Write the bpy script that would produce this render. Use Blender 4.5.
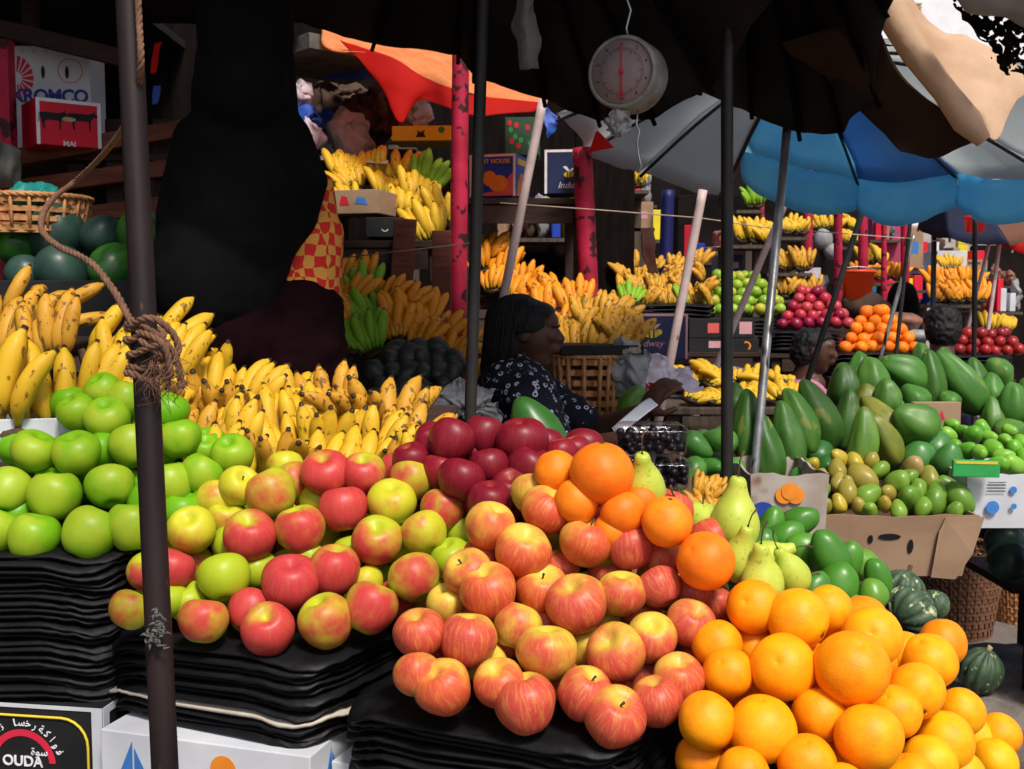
import bpy, bmesh, math, random
from mathutils import Vector, Matrix, noise, Euler
R = math.radians
random.seed(7)
for o in list(bpy.data.objects): bpy.data.objects.remove(o)
S = bpy.context.scene; COL = S.collection
# ---------------- camera, world, sun, exposure ----------------
F = 1100.0; PITCH = math.atan(84.5/F); CH = 1.35
cam = bpy.data.cameras.new('camera'); camo = bpy.data.objects.new('camera', cam); COL.objects.link(camo)
cam.sensor_width = 36; cam.lens = 36*F/1024; cam.clip_start = 0.05; cam.clip_end = 400
camo.location = (0, 0, CH); camo.rotation_euler = (R(90)-PITCH, 0, 0); S.camera = camo
cam.dof.use_dof = True; cam.dof.focus_distance = 1.7; cam.dof.aperture_fstop = 18
W = bpy.data.worlds.new("World"); S.world = W; W.use_nodes = True
bg = W.node_tree.nodes['Background']; sky = W.node_tree.nodes.new('ShaderNodeTexSky')
SUN_EL, SUN_AZ = 53, 24            # azimuth: degrees to the right of straight behind the camera
sky.sky_type = 'NISHITA'; sky.sun_disc = False; sky.sun_elevation = R(SUN_EL); sky.sun_rotation = R(180-SUN_AZ)
sky.air_density = 0.8; sky.dust_density = 3.0; sky.ozone_density = 0.4
W.node_tree.links.new(sky.outputs[0], bg.inputs[0]); bg.inputs[1].default_value = 0.12
sl = bpy.data.lights.new('sun', 'SUN'); so = bpy.data.objects.new('sun', sl); COL.objects.link(so)
sl.energy = 3.6; sl.angle = R(12); sl.color = (1, .95, .87)
sd = Vector((math.sin(R(SUN_AZ))*math.cos(R(SUN_EL)), -math.cos(R(SUN_AZ))*math.cos(R(SUN_EL)), math.sin(R(SUN_EL))))
so.rotation_euler = sd.to_track_quat('Z', 'Y').to_euler()
S.view_settings.view_transform = 'Standard'; S.view_settings.look = 'None'; S.view_settings.gamma = 1
S.view_settings.use_curve_mapping = False; S.view_settings.exposure = 0.2
S.render.engine = 'CYCLES'
# ---------------- helpers ----------------
CT, ST = math.cos(PITCH), math.sin(PITCH)
def P(px, py, D):
    u = (px-512)/F; v = (384.5-py)/F
    d = Vector((u, CT+v*ST, -ST+v*CT)); t = D/d.y
    return Vector((0, 0, CH)) + d*t
def PZ(px, py, z):
    u = (px-512)/F; v = (384.5-py)/F
    d = Vector((u, CT+v*ST, -ST+v*CT)); t = (z-CH)/d.z
    return Vector((0, 0, CH)) + d*t
def proj(p):
    x, y, z = p.x, p.y, p.z-CH
    f = y*CT-z*ST; u = y*ST+z*CT
    return 512+F*x/f, 384.5-F*u/f, p.y
def link(o, parent=None):
    COL.objects.link(o)
    if parent is not None: o.parent = parent
    return o
def tag(o, label=None, cat=None, group=None, kind=None):
    if label: o['label'] = label
    if cat:
        o['category'] = cat
        if not kind: o['kind'] = 'thing'
    if group: o['group'] = group
    if kind: o['kind'] = kind
    return o
def empty(name, loc=(0, 0, 0), rz=0):
    o = bpy.data.objects.new(name, None); o.empty_display_size = .05; o.location = loc; o.rotation_euler = (0, 0, rz); return link(o)
ORD = ['zeroth','first','second','third','fourth','fifth','sixth','seventh','eighth','ninth','tenth','eleventh','twelfth','thirteenth','fourteenth','fifteenth','sixteenth','seventeenth','eighteenth','nineteenth','twentieth']
def nth(i):
    if i <= 20: return ORD[i]
    t = {2: 'twenty', 3: 'thirty', 4: 'forty', 5: 'fifty'}[i//10]
    return (t+'-'+ORD[i % 10]) if i % 10 else t[:-1]+'ieth'
class MB:
    def __init__(s): s.v = []; s.f = []; s.m = []; s.s = []
    def add(s, vs, fs, mi=0, sm=True):
        b = len(s.v); s.v += [Vector(v) for v in vs]
        for f in fs: s.f.append([b+i for i in f]); s.m.append(mi); s.s.append(sm)
        return s
    def box(s, c, d, M=None, mi=0):
        x, y, z = d[0]/2, d[1]/2, d[2]/2; c = Vector(c)
        vs = [Vector((sx*x, sy*y, sz*z)) for sz in (-1, 1) for sy in (-1, 1) for sx in (-1, 1)]
        if M is not None: vs = [M @ v for v in vs]
        vs = [v+c for v in vs]
        return s.add(vs, [(0,2,3,1),(4,5,7,6),(0,1,5,4),(2,6,7,3),(0,4,6,2),(1,3,7,5)], mi, False)
    def bar(s, a, b, w, h, up=(0, 0, 1), mi=0):
        a = Vector(a); b = Vector(b); x = (b-a); L = x.length; x.normalize()
        y = Vector(up).cross(x)
        if y.length < 1e-4: y = Vector((0, 1, 0))
        y.normalize(); z = x.cross(y)
        M = Matrix((x, y, z)).transposed()
        return s.box((a+b)/2, (L, w, h), M, mi)
    def tube(s, pts, rs, n=10, mi=0, flat=1.0):
        pts = [Vector(p) for p in pts]
        if not hasattr(rs, '__len__'): rs = [rs]*len(pts)
        vs = []; fs = []; prev = None
        for i, p in enumerate(pts):
            t = (pts[min(i+1, len(pts)-1)]-pts[max(i-1, 0)])
            if t.length < 1e-9: t = Vector((0, 0, 1))
            t.normalize()
            if prev is None:
                a = Vector((0, 0, 1)) if abs(t.z) < .9 else Vector((1, 0, 0))
                x = a.cross(t).normalized()
            else:
                x = (prev-t*prev.dot(t))
                x = x.normalized() if x.length > 1e-6 else t.orthogonal().normalized()
            prev = x; y = t.cross(x)
            for k in range(n):
                a = 2*math.pi*k/n; vs.append(p+(x*math.cos(a)+y*math.sin(a)*flat)*rs[i])
        for i in range(len(pts)-1):
            for k in range(n):
                k2 = (k+1) % n; fs.append((i*n+k, i*n+k2, (i+1)*n+k2, (i+1)*n+k))
        fs.append(tuple(range(n-1, -1, -1))); fs.append(tuple((len(pts)-1)*n+k for k in range(n)))
        return s.add(vs, fs, mi)
    def ball(s, c, r, seg=20, rings=12, M=None, mi=0):
        if not hasattr(r, '__len__'): r = (r, r, r)
        c = Vector(c); vs = []; fs = []
        for i in range(rings+1):
            a = math.pi*i/rings
            for k in range(seg):
                b = 2*math.pi*k/seg
                v = Vector((r[0]*math.sin(a)*math.cos(b), r[1]*math.sin(a)*math.sin(b), r[2]*math.cos(a)))
                if M is not None: v = M @ v
                vs.append(c+v)
        for i in range(rings):
            for k in range(seg):
                k2 = (k+1) % seg; fs.append((i*seg+k, (i+1)*seg+k, (i+1)*seg+k2, i*seg+k2))
        return s.add(vs, fs, mi)
    def lathe(s, prof, n=28, c=(0, 0, 0), mi=0, fn=None, M=None):
        c = Vector(c); vs = []; fs = []; m = len(prof)
        for (r, z) in prof:
            for k in range(n):
                a = 2*math.pi*k/n; q = fn(a, r, z) if fn else (r, z)
                v = Vector((q[0]*math.cos(a), q[0]*math.sin(a), q[1]))
                if M is not None: v = M @ v
                vs.append(c+v)
        for i in range(m-1):
            for k in range(n):
                k2 = (k+1) % n; fs.append((i*n+k, i*n+k2, (i+1)*n+k2, (i+1)*n+k))
        return s.add(vs, fs, mi)
    def prism(s, pts, ext, mi=0, sm=False):      # planar polygon (3D points) pushed along vector ext
        pts = [Vector(p) for p in pts]; e = Vector(ext); n = len(pts)
        vs = pts+[p+e for p in pts]
        fs = [tuple(range(n-1, -1, -1)), tuple(range(n, 2*n))]+[(i, (i+1) % n, n+(i+1) % n, n+i) for i in range(n)]
        return s.add(vs, fs, mi, sm)
    def mesh(s, name, mats, weld=False):
        me = bpy.data.meshes.new(name); me.from_pydata([tuple(v) for v in s.v], [], s.f)
        for m in (mats if isinstance(mats, (list, tuple)) else [mats]): me.materials.append(m)
        me.polygons.foreach_set('material_index', s.m); me.polygons.foreach_set('use_smooth', s.s)
        me.update()
        bm = bmesh.new(); bm.from_mesh(me)
        if weld: bmesh.ops.remove_doubles(bm, verts=bm.verts, dist=1e-5)
        bmesh.ops.recalc_face_normals(bm, faces=bm.faces); bm.to_mesh(me); bm.free()
        return me
    def build(s, name, mats, parent=None, weld=False, bevel=0, origin=None):
        if origin is not None:
            origin = Vector(origin); s.v = [v-origin for v in s.v]
        o = bpy.data.objects.new(name, s.mesh(name, mats, weld))
        if origin is not None: o.location = origin
        link(o, parent)
        if bevel:
            b = o.modifiers.new('bevel', 'BEVEL'); b.width = bevel; b.segments = 2; b.limit_method = 'ANGLE'
        return o
# ---- materials ----
def nt(name):
    m = bpy.data.materials.new(name); m.use_nodes = True; t = m.node_tree
    return m, t, t.nodes['Principled BSDF']
def N(t, typ, **kw):
    n = t.nodes.new(typ)
    for k, v in kw.items():
        if k in n.inputs: n.inputs[k].default_value = v
        else: setattr(n, k, v)
    return n
def L(t, a, b): t.links.new(a, b)
def ramp(t, inp, stops):
    r = N(t, 'ShaderNodeValToRGB'); e = r.color_ramp.elements
    while len(e) < len(stops): e.new(.5)
    for i, (p, c) in enumerate(stops):
        e[i].position = p; e[i].color = (*c, 1) if len(c) == 3 else c
    L(t, inp, r.inputs[0]); return r.outputs[0]
def mix(t, fac, a, b, typ='MIX'):
    n = N(t, 'ShaderNodeMix', data_type='RGBA', blend_type=typ)
    for i, v in ((0, fac), (6, a), (7, b)):
        if hasattr(v, 'links'): L(t, v, n.inputs[i])
        else: n.inputs[i].default_value = v if i == 0 else (*v, 1)
    return n.outputs[2]
def math_(t, op, a, b=0.0, clamp=False):
    n = N(t, 'ShaderNodeMath', operation=op, use_clamp=clamp)
    for i, v in ((0, a), (1, b)):
        if hasattr(v, 'links'): L(t, v, n.inputs[i])
        else: n.inputs[i].default_value = v
    return n.outputs[0]
def coords(t, scale=(1, 1, 1), obj=True):
    c = N(t, 'ShaderNodeTexCoord'); m = N(t, 'ShaderNodeMapping'); m.inputs['Scale'].default_value = scale
    L(t, c.outputs['Object'], m.inputs[0]); return m.outputs[0]
def rnd(t):
    return N(t, 'ShaderNodeObjectInfo').outputs['Random']
def noise_(t, vec, scale, det=3, w=None, rough=.55):
    n = N(t, 'ShaderNodeTexNoise', noise_dimensions='4D'); n.inputs['Scale'].default_value = scale; n.inputs['Detail'].default_value = det; n.inputs['Roughness'].default_value = rough
    L(t, vec, n.inputs['Vector'])
    if w is not None: L(t, w, n.inputs['W'])
    return n.outputs['Fac']
def bump(t, b, h, strength=.3, dist=.002):
    n = N(t, 'ShaderNodeBump'); n.inputs['Strength'].default_value = strength; n.inputs['Distance'].default_value = dist
    L(t, h, n.inputs['Height']); L(t, n.outputs[0], b.inputs['Normal'])
def M(name, c1, c2=None, rough=.6, scale=8, stretch=(1, 1, 1), bs=.2, bd=.002, bscale=None, sss=0, coat=0, metal=0, transl=0, objcol=False, spots=None, lo=.35, hi=.65, spec=.3):
    m, t, b = nt(name); v = coords(t, stretch); w = math_(t, 'MULTIPLY', rnd(t), 37.0)
    n = noise_(t, v, scale, 5, w); c2 = c2 or tuple(x*.7 for x in c1)
    f = N(t, 'ShaderNodeMapRange'); L(t, n, f.inputs[0]); f.inputs[1].default_value = lo; f.inputs[2].default_value = hi
    if objcol:
        oc = N(t, 'ShaderNodeObjectInfo').outputs['Color']
        col = mix(t, 1.0, oc, mix(t, f.outputs[0], c1, c2), 'MULTIPLY')
    else: col = mix(t, f.outputs[0], c1, c2)
    if spots:                                     # (colour, scale, threshold, radius)
        sc, ss, th = spots; n2 = noise_(t, v, ss, 2, w)
        k = N(t, 'ShaderNodeMapRange'); L(t, n2, k.inputs[0]); k.inputs[1].default_value = th; k.inputs[2].default_value = th+.05
        col = mix(t, k.outputs[0], col, sc)
    L(t, col, b.inputs['Base Color']); b.inputs['Roughness'].default_value = rough; b.inputs['Metallic'].default_value = metal
    b.inputs['Specular IOR Level'].default_value = spec
    if sss: b.inputs['Subsurface Weight'].default_value = sss; b.inputs['Subsurface Radius'].default_value = (.02, .01, .004); b.inputs['Subsurface Scale'].default_value = .4
    if coat: b.inputs['Coat Weight'].default_value = coat; b.inputs['Coat Roughness'].default_value = .25
    if bs: bump(t, b, noise_(t, v, bscale or scale*6, 4, w), bs, bd)
    if transl:
        tr = N(t, 'ShaderNodeBsdfTranslucent'); L(t, col, tr.inputs[0]); mx = N(t, 'ShaderNodeMixShader'); mx.inputs[0].default_value = transl
        L(t, b.outputs[0], mx.inputs[1]); L(t, tr.outputs[0], mx.inputs[2]); L(t, mx.outputs[0], t.nodes['Material Output'].inputs[0])
    return m
# apples: object colour r = blush amount, g = base green(0)->yellow(1), b = blush hue crimson(0)->orange red(1)
def apple_mat(name, streak, mixy=.3, cap=.93, crimson=(.45, .007, .045), orange=(.52, .022, .030), green=(.33, .44, .014), yellow=(.70, .54, .035), speck=(.75, .5, .2)):
    m, t, b = nt(name); tc = N(t, 'ShaderNodeTexCoord').outputs['Object']; w = math_(t, 'MULTIPLY', rnd(t), 91.0)
    oc = N(t, 'ShaderNodeSeparateColor'); L(t, N(t, 'ShaderNodeObjectInfo').outputs['Color'], oc.inputs[0])
    nv = N(t, 'ShaderNodeVectorMath', operation='NORMALIZE'); L(t, tc, nv.inputs[0])
    sx = N(t, 'ShaderNodeSeparateXYZ'); L(t, nv.outputs[0], sx.inputs[0])
    f1 = N(t, 'ShaderNodeVectorMath', operation='MULTIPLY'); L(t, tc, f1.inputs[0]); f1.inputs[1].default_value = (1, 1, 0)
    f2 = N(t, 'ShaderNodeVectorMath', operation='NORMALIZE'); L(t, f1.outputs[0], f2.inputs[0])
    f3 = N(t, 'ShaderNodeVectorMath', operation='MULTIPLY'); L(t, nv.outputs[0], f3.inputs[0]); f3.inputs[1].default_value = (0, 0, .22)
    mer = N(t, 'ShaderNodeVectorMath', operation='ADD'); L(t, f2.outputs[0], mer.inputs[0]); L(t, f3.outputs[0], mer.inputs[1])
    big = noise_(t, nv.outputs[0], 1.3, 2, w); st = noise_(t, mer.outputs[0], 9, 5, w, .7)
    a = math_(t, 'ADD', math_(t, 'MULTIPLY', sx.outputs[0], .42), math_(t, 'MULTIPLY', math_(t, 'SUBTRACT', big, .5), 1.5))
    a = math_(t, 'ADD', a, math_(t, 'MULTIPLY', math_(t, 'SUBTRACT', st, .5), streak))
    a = math_(t, 'ADD', a, math_(t, 'MULTIPLY', math_(t, 'SUBTRACT', oc.outputs[0], .5), 2.0))
    pole = math_(t, 'MULTIPLY', math_(t, 'POWER', math_(t, 'ABSOLUTE', sx.outputs[2]), 10.0), -.55)
    a = math_(t, 'ADD', a, pole)
    f = N(t, 'ShaderNodeMapRange', interpolation_type='SMOOTHSTEP'); L(t, a, f.inputs[0]); f.inputs[1].default_value = -.42; f.inputs[2].default_value = .46
    base = mix(t, oc.outputs[1], green, yellow); base = mix(t, math_(t, 'MULTIPLY', noise_(t, nv.outputs[0], 3, 4, w), .45), base, tuple(x*.78 for x in green))
    red = mix(t, oc.outputs[2], crimson, orange)
    sc_ = N(t, 'ShaderNodeMapRange'); L(t, st, sc_.inputs[0]); sc_.inputs[1].default_value = .47; sc_.inputs[2].default_value = .64
    red = mix(t, math_(t, 'MULTIPLY', sc_.outputs[0], mixy), red, mix(t, .55, red, yellow))
    col = mix(t, math_(t, 'MULTIPLY', f.outputs[0], cap), base, red)
    vo = N(t, 'ShaderNodeTexVoronoi'); vo.inputs['Scale'].default_value = 26; L(t, nv.outputs[0], vo.inputs['Vector'])
    sp = N(t, 'ShaderNodeMapRange'); L(t, vo.outputs['Distance'], sp.inputs[0]); sp.inputs[1].default_value = .16; sp.inputs[2].default_value = .09
    col = mix(t, math_(t, 'MULTIPLY', sp.outputs[0], .55), col, speck)
    if streak > .5:                               # dark russet flecks
        v2 = noise_(t, mer.outputs[0], 34, 3, w); k = N(t, 'ShaderNodeMapRange'); L(t, v2, k.inputs[0]); k.inputs[1].default_value = .66; k.inputs[2].default_value = .72
        col = mix(t, math_(t, 'MULTIPLY', k.outputs[0], .5), col, (.30, .03, .015))
    br = noise_(t, nv.outputs[0], 2.2, 4, math_(t, 'ADD', w, 5.0)); k = N(t, 'ShaderNodeMapRange'); L(t, br, k.inputs[0]); k.inputs[1].default_value = .70; k.inputs[2].default_value = .76
    col = mix(t, math_(t, 'MULTIPLY', k.outputs[0], .35), col, (.25, .13, .04))
    L(t, col, b.inputs['Base Color'])
    rn = N(t, 'ShaderNodeMapRange'); L(t, noise_(t, nv.outputs[0], 4, 4, w), rn.inputs[0]); rn.inputs[3].default_value = .30; rn.inputs[4].default_value = .50; L(t, rn.outputs[0], b.inputs['Roughness'])
    b.inputs['Specular IOR Level'].default_value = .27
    bump(t, b, noise_(t, nv.outputs[0], 14, 4, w), .10, .002)
    return m
MT = {}
MT['blush'] = apple_mat('blushed_apple_skin', .45, .10, .94)
MT['striped'] = apple_mat('striped_apple_skin', 1.1, .50, .90, crimson=(.46, .008, .045), orange=(.54, .032, .024), green=(.54, .48, .04), yellow=(.80, .46, .07))
MT['granny'] = apple_mat('green_apple_skin', .1, crimson=(.30, .40, .02), orange=(.34, .42, .02), green=(.115, .35, .004), yellow=(.26, .42, .012), speck=(.5, .6, .2))
MT['darkred'] = apple_mat('dark_red_apple_skin', .4, .10, .98, crimson=(.155, .002, .016), orange=(.34, .008, .02), green=(.5, .1, .03), yellow=(.6, .2, .05), speck=(.5, .16, .12))
def orange_mat():
    m, t, b = nt('orange_peel'); tc = N(t, 'ShaderNodeTexCoord').outputs['Object']; w = math_(t, 'MULTIPLY', rnd(t), 50.0)
    oc = N(t, 'ShaderNodeObjectInfo').outputs['Color']
    nv = N(t, 'ShaderNodeVectorMath', operation='NORMALIZE'); L(t, tc, nv.inputs[0])
    n = noise_(t, nv.outputs[0], 1.5, 4, w)
    col = mix(t, 1.0, oc, ramp(t, n, [(.35, (.9, .72, .8)), (.65, (1, 1, 1))]), 'MULTIPLY')
    k = N(t, 'ShaderNodeMapRange'); L(t, noise_(t, nv.outputs[0], 7, 3, w), k.inputs[0]); k.inputs[1].default_value = .71; k.inputs[2].default_value = .75
    col = mix(t, math_(t, 'MULTIPLY', k.outputs[0], .3), col, (.35, .13, .02))
    L(t, col, b.inputs['Base Color']); b.inputs['Roughness'].default_value = .42; b.inputs['Specular IOR Level'].default_value = .25
    b.inputs['Subsurface Weight'].default_value = .05; b.inputs['Subsurface Radius'].default_value = (.02, .008, .002); b.inputs['Subsurface Scale'].default_value = .2
    vo = N(t, 'ShaderNodeTexVoronoi'); vo.inputs['Scale'].default_value = 30; L(t, nv.outputs[0], vo.inputs['Vector'])
    h = math_(t, 'ADD', vo.outputs['Distance'], math_(t, 'MULTIPLY', noise_(t, nv.outputs[0], 3, 4, w), 1.5))
    bump(t, b, h, .26, .0012); return m
MT['orange'] = orange_mat()
def banana_mat(name, base, dark, green, spots=.62, tipg=.0):
    m, t, b = nt(name); w = math_(t, 'MULTIPLY', rnd(t), 77.0); v = coords(t)
    tt = N(t, 'ShaderNodeAttribute', attribute_name='along').outputs['Fac']
    n = noise_(t, v, 14, 4, w); col = mix(t, ramp(t, n, [(.25, (0, 0, 0)), (.85, (1, 1, 1))]), base, dark)
    ge = N(t, 'ShaderNodeMapRange'); L(t, math_(t, 'ADD', tt, math_(t, 'MULTIPLY', n, .12)), ge.inputs[0]); ge.inputs[1].default_value = .30+tipg; ge.inputs[2].default_value = .10
    col = mix(t, math_(t, 'MULTIPLY', ge.outputs[0], .6), col, green)
    sp = coords(t, (1, 1, .5)); k = N(t, 'ShaderNodeMapRange'); L(t, noise_(t, sp, 75, 3, w), k.inputs[0]); k.inputs[1].default_value = spots; k.inputs[2].default_value = spots+.05
    col = mix(t, math_(t, 'MULTIPLY', k.outputs[0], .85), col, (.10, .045, .012))
    k2 = N(t, 'ShaderNodeMapRange'); L(t, noise_(t, sp, 20, 3, math_(t, 'ADD', w, 9.0)), k2.inputs[0]); k2.inputs[1].default_value = .64; k2.inputs[2].default_value = .72
    col = mix(t, math_(t, 'MULTIPLY', k2.outputs[0], .30), col, (.25, .12, .025))
    e = ramp(t, tt, [(.0, (1, 1, 1)), (.03, (.6, .6, .6)), (.09, (0, 0, 0)), (.945, (0, 0, 0)), (.965, (1, 1, 1)), (1, (1, 1, 1))])
    col = mix(t, e, col, (.035, .018, .008))
    L(t, col, b.inputs['Base Color']); b.inputs['Roughness'].default_value = .5; b.inputs['Specular IOR Level'].default_value = .25
    b.inputs['Subsurface Weight'].default_value = .08; b.inputs['Subsurface Radius'].default_value = (.02, .012, .003); b.inputs['Subsurface Scale'].default_value = .2
    bump(t, b, noise_(t, v, 90, 3, w), .12, .001); return m
MT['banana'] = banana_mat('ripe_banana_skin', (.68, .43, .022), (.52, .28, .014), (.32, .35, .03), .61)
MT['banana_old'] = banana_mat('overripe_banana_skin', (.62, .33, .03), (.42, .18, .015), (.36, .28, .03), .56)
MT['plantain'] = banana_mat('orange_plantain_skin', (.78, .30, .015), (.62, .20, .01), (.50, .35, .02), .60)
MT['banana_green'] = banana_mat('green_banana_skin', (.22, .40, .02), (.15, .32, .015), (.10, .28, .012), .68)
MT['papaya'] = M('papaya_skin', (1, 1, 1), (.45, .62, .45), .46, 14, (1, 1, .4), .3, .004, 50, 0, .05, objcol=True, spots=((.15, .19, .03), 26, .63))
MT['waxy'] = M('waxy_fruit_skin', (1, 1, 1), (.72, .80, .6), .36, 20, (1, 1, 1), .12, .001, 110, .08, .1, objcol=True, spots=((.12, .09, .02), 70, .70))
MT['pear'] = M('pear_skin', (.36, .47, .05), (.50, .54, .07), .4, 20, bs=.1, bd=.001, bscale=150, sss=.15, spots=((.28, .33, .03), 150, .62))
MT['avocado'] = M('dark_avocado_skin', (.016, .022, .016), (.045, .05, .038), .42, 30, bs=.5, bd=.002, bscale=200)
MT['melon'] = M('dark_watermelon_rind', (.018, .045, .036), (.035, .080, .060), .42, 14, (1, 1, .4), bs=.05, coat=.1)
MT['melon_green'] = M('green_watermelon_rind', (.05, .22, .02), (.02, .08, .02), .35, 12, (2, 2, .3), bs=.05, coat=.2)
MT['stem'] = M('woody_stem', (.12, .06, .03), (.05, .03, .015), .8, 60)
MT['pole_dark'] = M('dark_painted_steel', (.011, .007, .007), (.022, .013, .012), .55, 18, (1, 1, .25), bs=.4, bd=.0008, metal=0, spec=.2, spots=((.10, .05, .03), 60, .70))
MT['pole_black'] = M('black_painted_pole', (.012, .012, .013), (.03, .026, .022), .45, 20, (1, 1, .3), spots=((.09, .07, .05), 70, .7))
MT['pole_silver'] = M('worn_galvanised_pole', (.35, .36, .37), (.16, .15, .14), .4, 40, (1, 1, .3), metal=.6, spots=((.03, .02, .015), 24, .58))
MT['pole_pale'] = M('pale_plastic_pole', (.55, .42, .40), (.45, .33, .32), .5, 20, spots=((.25, .12, .08), 30, .68))
MT['pole_red'] = M('peeling_pink_pole', (.50, .015, .06), (.28, .006, .025), .6, 9, spots=((.035, .006, .010), 20, .56))
MT['pole_blue'] = M('blue_pole', (.008, .01, .09), None, .5)
MT['black_cloth'] = M('black_cloth', (.003, .003, .0035), (.005, .005, .006), .95, 12, bs=.3, bscale=300, bd=.001, spec=.1)
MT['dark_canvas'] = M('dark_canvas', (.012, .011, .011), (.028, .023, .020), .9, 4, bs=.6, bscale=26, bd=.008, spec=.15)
MT['underside_shade_canvas'] = M('underside_shade_canvas', (.035, .018, .012), (.06, .032, .02), .9, 4, bs=.3, bscale=120, bd=.001, transl=.05, spec=.2)  # dark underside of the tan tarpaulin: its shade is put into the brown
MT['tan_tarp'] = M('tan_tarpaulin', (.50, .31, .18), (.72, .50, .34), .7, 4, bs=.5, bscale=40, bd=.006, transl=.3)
MT['pale_tarp'] = M('pale_grey_tarpaulin', (.35, .32, .30), (.5, .46, .43), .6, 4, bs=.4, bscale=30, bd=.006, transl=.2)
MT['blue_canvas'] = M('blue_canvas', (.26, .68, .92), (.38, .78, .95), .7, 5, bs=.5, bscale=40, bd=.005, transl=.85)
MT['blue_dim'] = M('faded_blue_canvas', (.12, .34, .68), (.18, .42, .72), .8, 5, bs=.3, bscale=50, bd=.003, transl=.6)
MT['grey_canvas'] = M('grey_green_canvas', (.58, .62, .62), (.70, .71, .68), .85, 3, bs=.5, bscale=30, bd=.008, transl=.8)
MT['rust_canvas'] = M('rust_brown_canvas', (.50, .27, .19), (.58, .36, .26), .85, 3, bs=.4, bscale=30, bd=.005, transl=.8)
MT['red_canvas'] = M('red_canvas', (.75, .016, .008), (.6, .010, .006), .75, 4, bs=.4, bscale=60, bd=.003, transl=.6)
MT['peach_canvas'] = M('sun_glow_peach_canvas', (.97, .48, .20), (.93, .34, .11), .75, 22, bs=.5, bscale=60, bd=.004, transl=.6)  # sunlight through the red awning put into this peach tone
MT['navy_canvas'] = M('navy_canvas', (.01, .012, .04), None, .8, transl=.1)
MT['tray'] = M('black_foam_tray', (.004, .004, .0045), (.008, .008, .009), .5, 20, bs=.6, bd=.003, bscale=50, spec=.16)
MT['tray_white'] = M('cream_foam_tray', (.50, .45, .38), (.4, .34, .27), .7, 30)
MT['card'] = M('brown_cardboard', (.36, .235, .145), (.29, .18, .11), .85, 7, (1, 1, 1.5), bs=.15, bscale=60, bd=.001)
MT['card_white'] = M('white_cardboard', (.62, .64, .68), (.50, .51, .54), .65, 7, bs=.12, bscale=50, bd=.001, spots=((.3, .24, .2), 12, .72))
MT['card_black'] = M('black_cardboard', (.007, .007, .008), (.012, .012, .013), .7, 10, bs=.12, bscale=60, bd=.001)
MT['card_navy'] = M('navy_cardboard', (.012, .02, .07), (.02, .03, .09), .5, 8)
MT['card_red'] = M('red_cardboard', (.65, .012, .04), (.55, .01, .03), .5, 8)
MT['card_yellow'] = M('yellow_cardboard', (.75, .62, .02), (.65, .5, .02), .5, 8)
MT['card_green'] = M('dark_green_cardboard', (.02, .07, .04), (.03, .09, .05), .6, 8)
MT['card_blue'] = M('blue_cardboard', (.01, .035, .32), (.015, .05, .4), .5, 8)
def ink(name, c, rough=.6): return M(name, c, tuple(x*.85 for x in c), rough, 30, bs=0)
INK = {k: ink(k+'_ink', c) for k, c in dict(white=(.75,.75,.78), blue=(.02,.05,.30), red=(.6,.02,.05), yellow=(.75,.55,.04), black=(.008,.008,.01), orange=(.80,.25,.02), tan=(.45,.33,.18), green=(.03,.35,.08), skyblue=(.05,.20,.55), pink=(.6,.3,.32), salmon=(.65,.10,.08)).items()}
MT['wood'] = M('red_brown_plank', (.17, .048, .026), (.09, .026, .015), .75, 10, (1, 8, 8), bs=.4, bscale=30)
MT['wood_dark'] = M('dark_plank', (.045, .022, .015), (.022, .012, .009), .8, 10, (1, 8, 8), bs=.4, bscale=30)
MT['wood_grey'] = M('weathered_plank', (.10, .07, .05), (.05, .035, .028), .85, 10, (8, 8, 1), bs=.4, bscale=30)
MT['wicker'] = M('split_cane', (.55, .26, .10), (.32, .14, .045), .55, 40, bs=.3)
MT['wicker_dark'] = M('dark_wicker', (.20, .095, .050), (.11, .05, .028), .6, 50, bs=.4)
MT['jute'] = M('jute_rope', (.20, .10, .06), (.12, .06, .035), .9, 90, bs=.6, bscale=400)
MT['string'] = M('pale_string', (.5, .35, .28), None, .8, 30)
MT['skin'] = M('dark_brown_skin', (.085, .036, .022), (.058, .024, .015), .5, 20, bs=.1, bscale=200, bd=.0005, sss=.05)
MT['hair'] = M('black_hair', (.007, .0055, .0055), (.014, .011, .011), .5, 22, (1, 1, 6), bs=.7, bscale=130, bd=.004, spec=.25)
MT['plastic_clear'] = None
m, t, b = nt('clear_plastic'); b.inputs['Roughness'].default_value = .08; b.inputs['Base Color'].default_value = (.9, .92, .95, 1); b.inputs['IOR'].default_value = 1.3
tr = N(t, 'ShaderNodeBsdfTransparent'); tr.inputs[0].default_value = (.86, .87, .9, 1); mx = N(t, 'ShaderNodeMixShader'); lw = N(t, 'ShaderNodeLayerWeight'); lw.inputs[0].default_value = .35
gl = N(t, 'ShaderNodeBsdfGlossy'); gl.inputs['Roughness'].default_value = .12
L(t, math_(t, 'MULTIPLY', lw.outputs['Facing'], .5), mx.inputs[0]); L(t, tr.outputs[0], mx.inputs[1]); L(t, gl.outputs[0], mx.inputs[2]); L(t, mx.outputs[0], t.nodes['Material Output'].inputs[0]); MT['plastic_clear'] = m
bump_n = N(t, 'ShaderNodeBump'); bump_n.inputs['Strength'].default_value = .6; bump_n.inputs['Distance'].default_value = .004; L(t, noise_(t, coords(t), 60, 3), bump_n.inputs['Height']); L(t, bump_n.outputs[0], gl.inputs['Normal'])
MT['bag_white'] = M('milky_plastic_bag', (.42, .42, .42), (.3, .3, .31), .4, 20, bs=.8, bd=.01, bscale=35, transl=.25)
MT['bag_pink'] = M('brown_plastic_bag', (.42, .20, .14), (.3, .14, .10), .4, 20, bs=.8, bd=.008, bscale=35, transl=.3)
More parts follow.
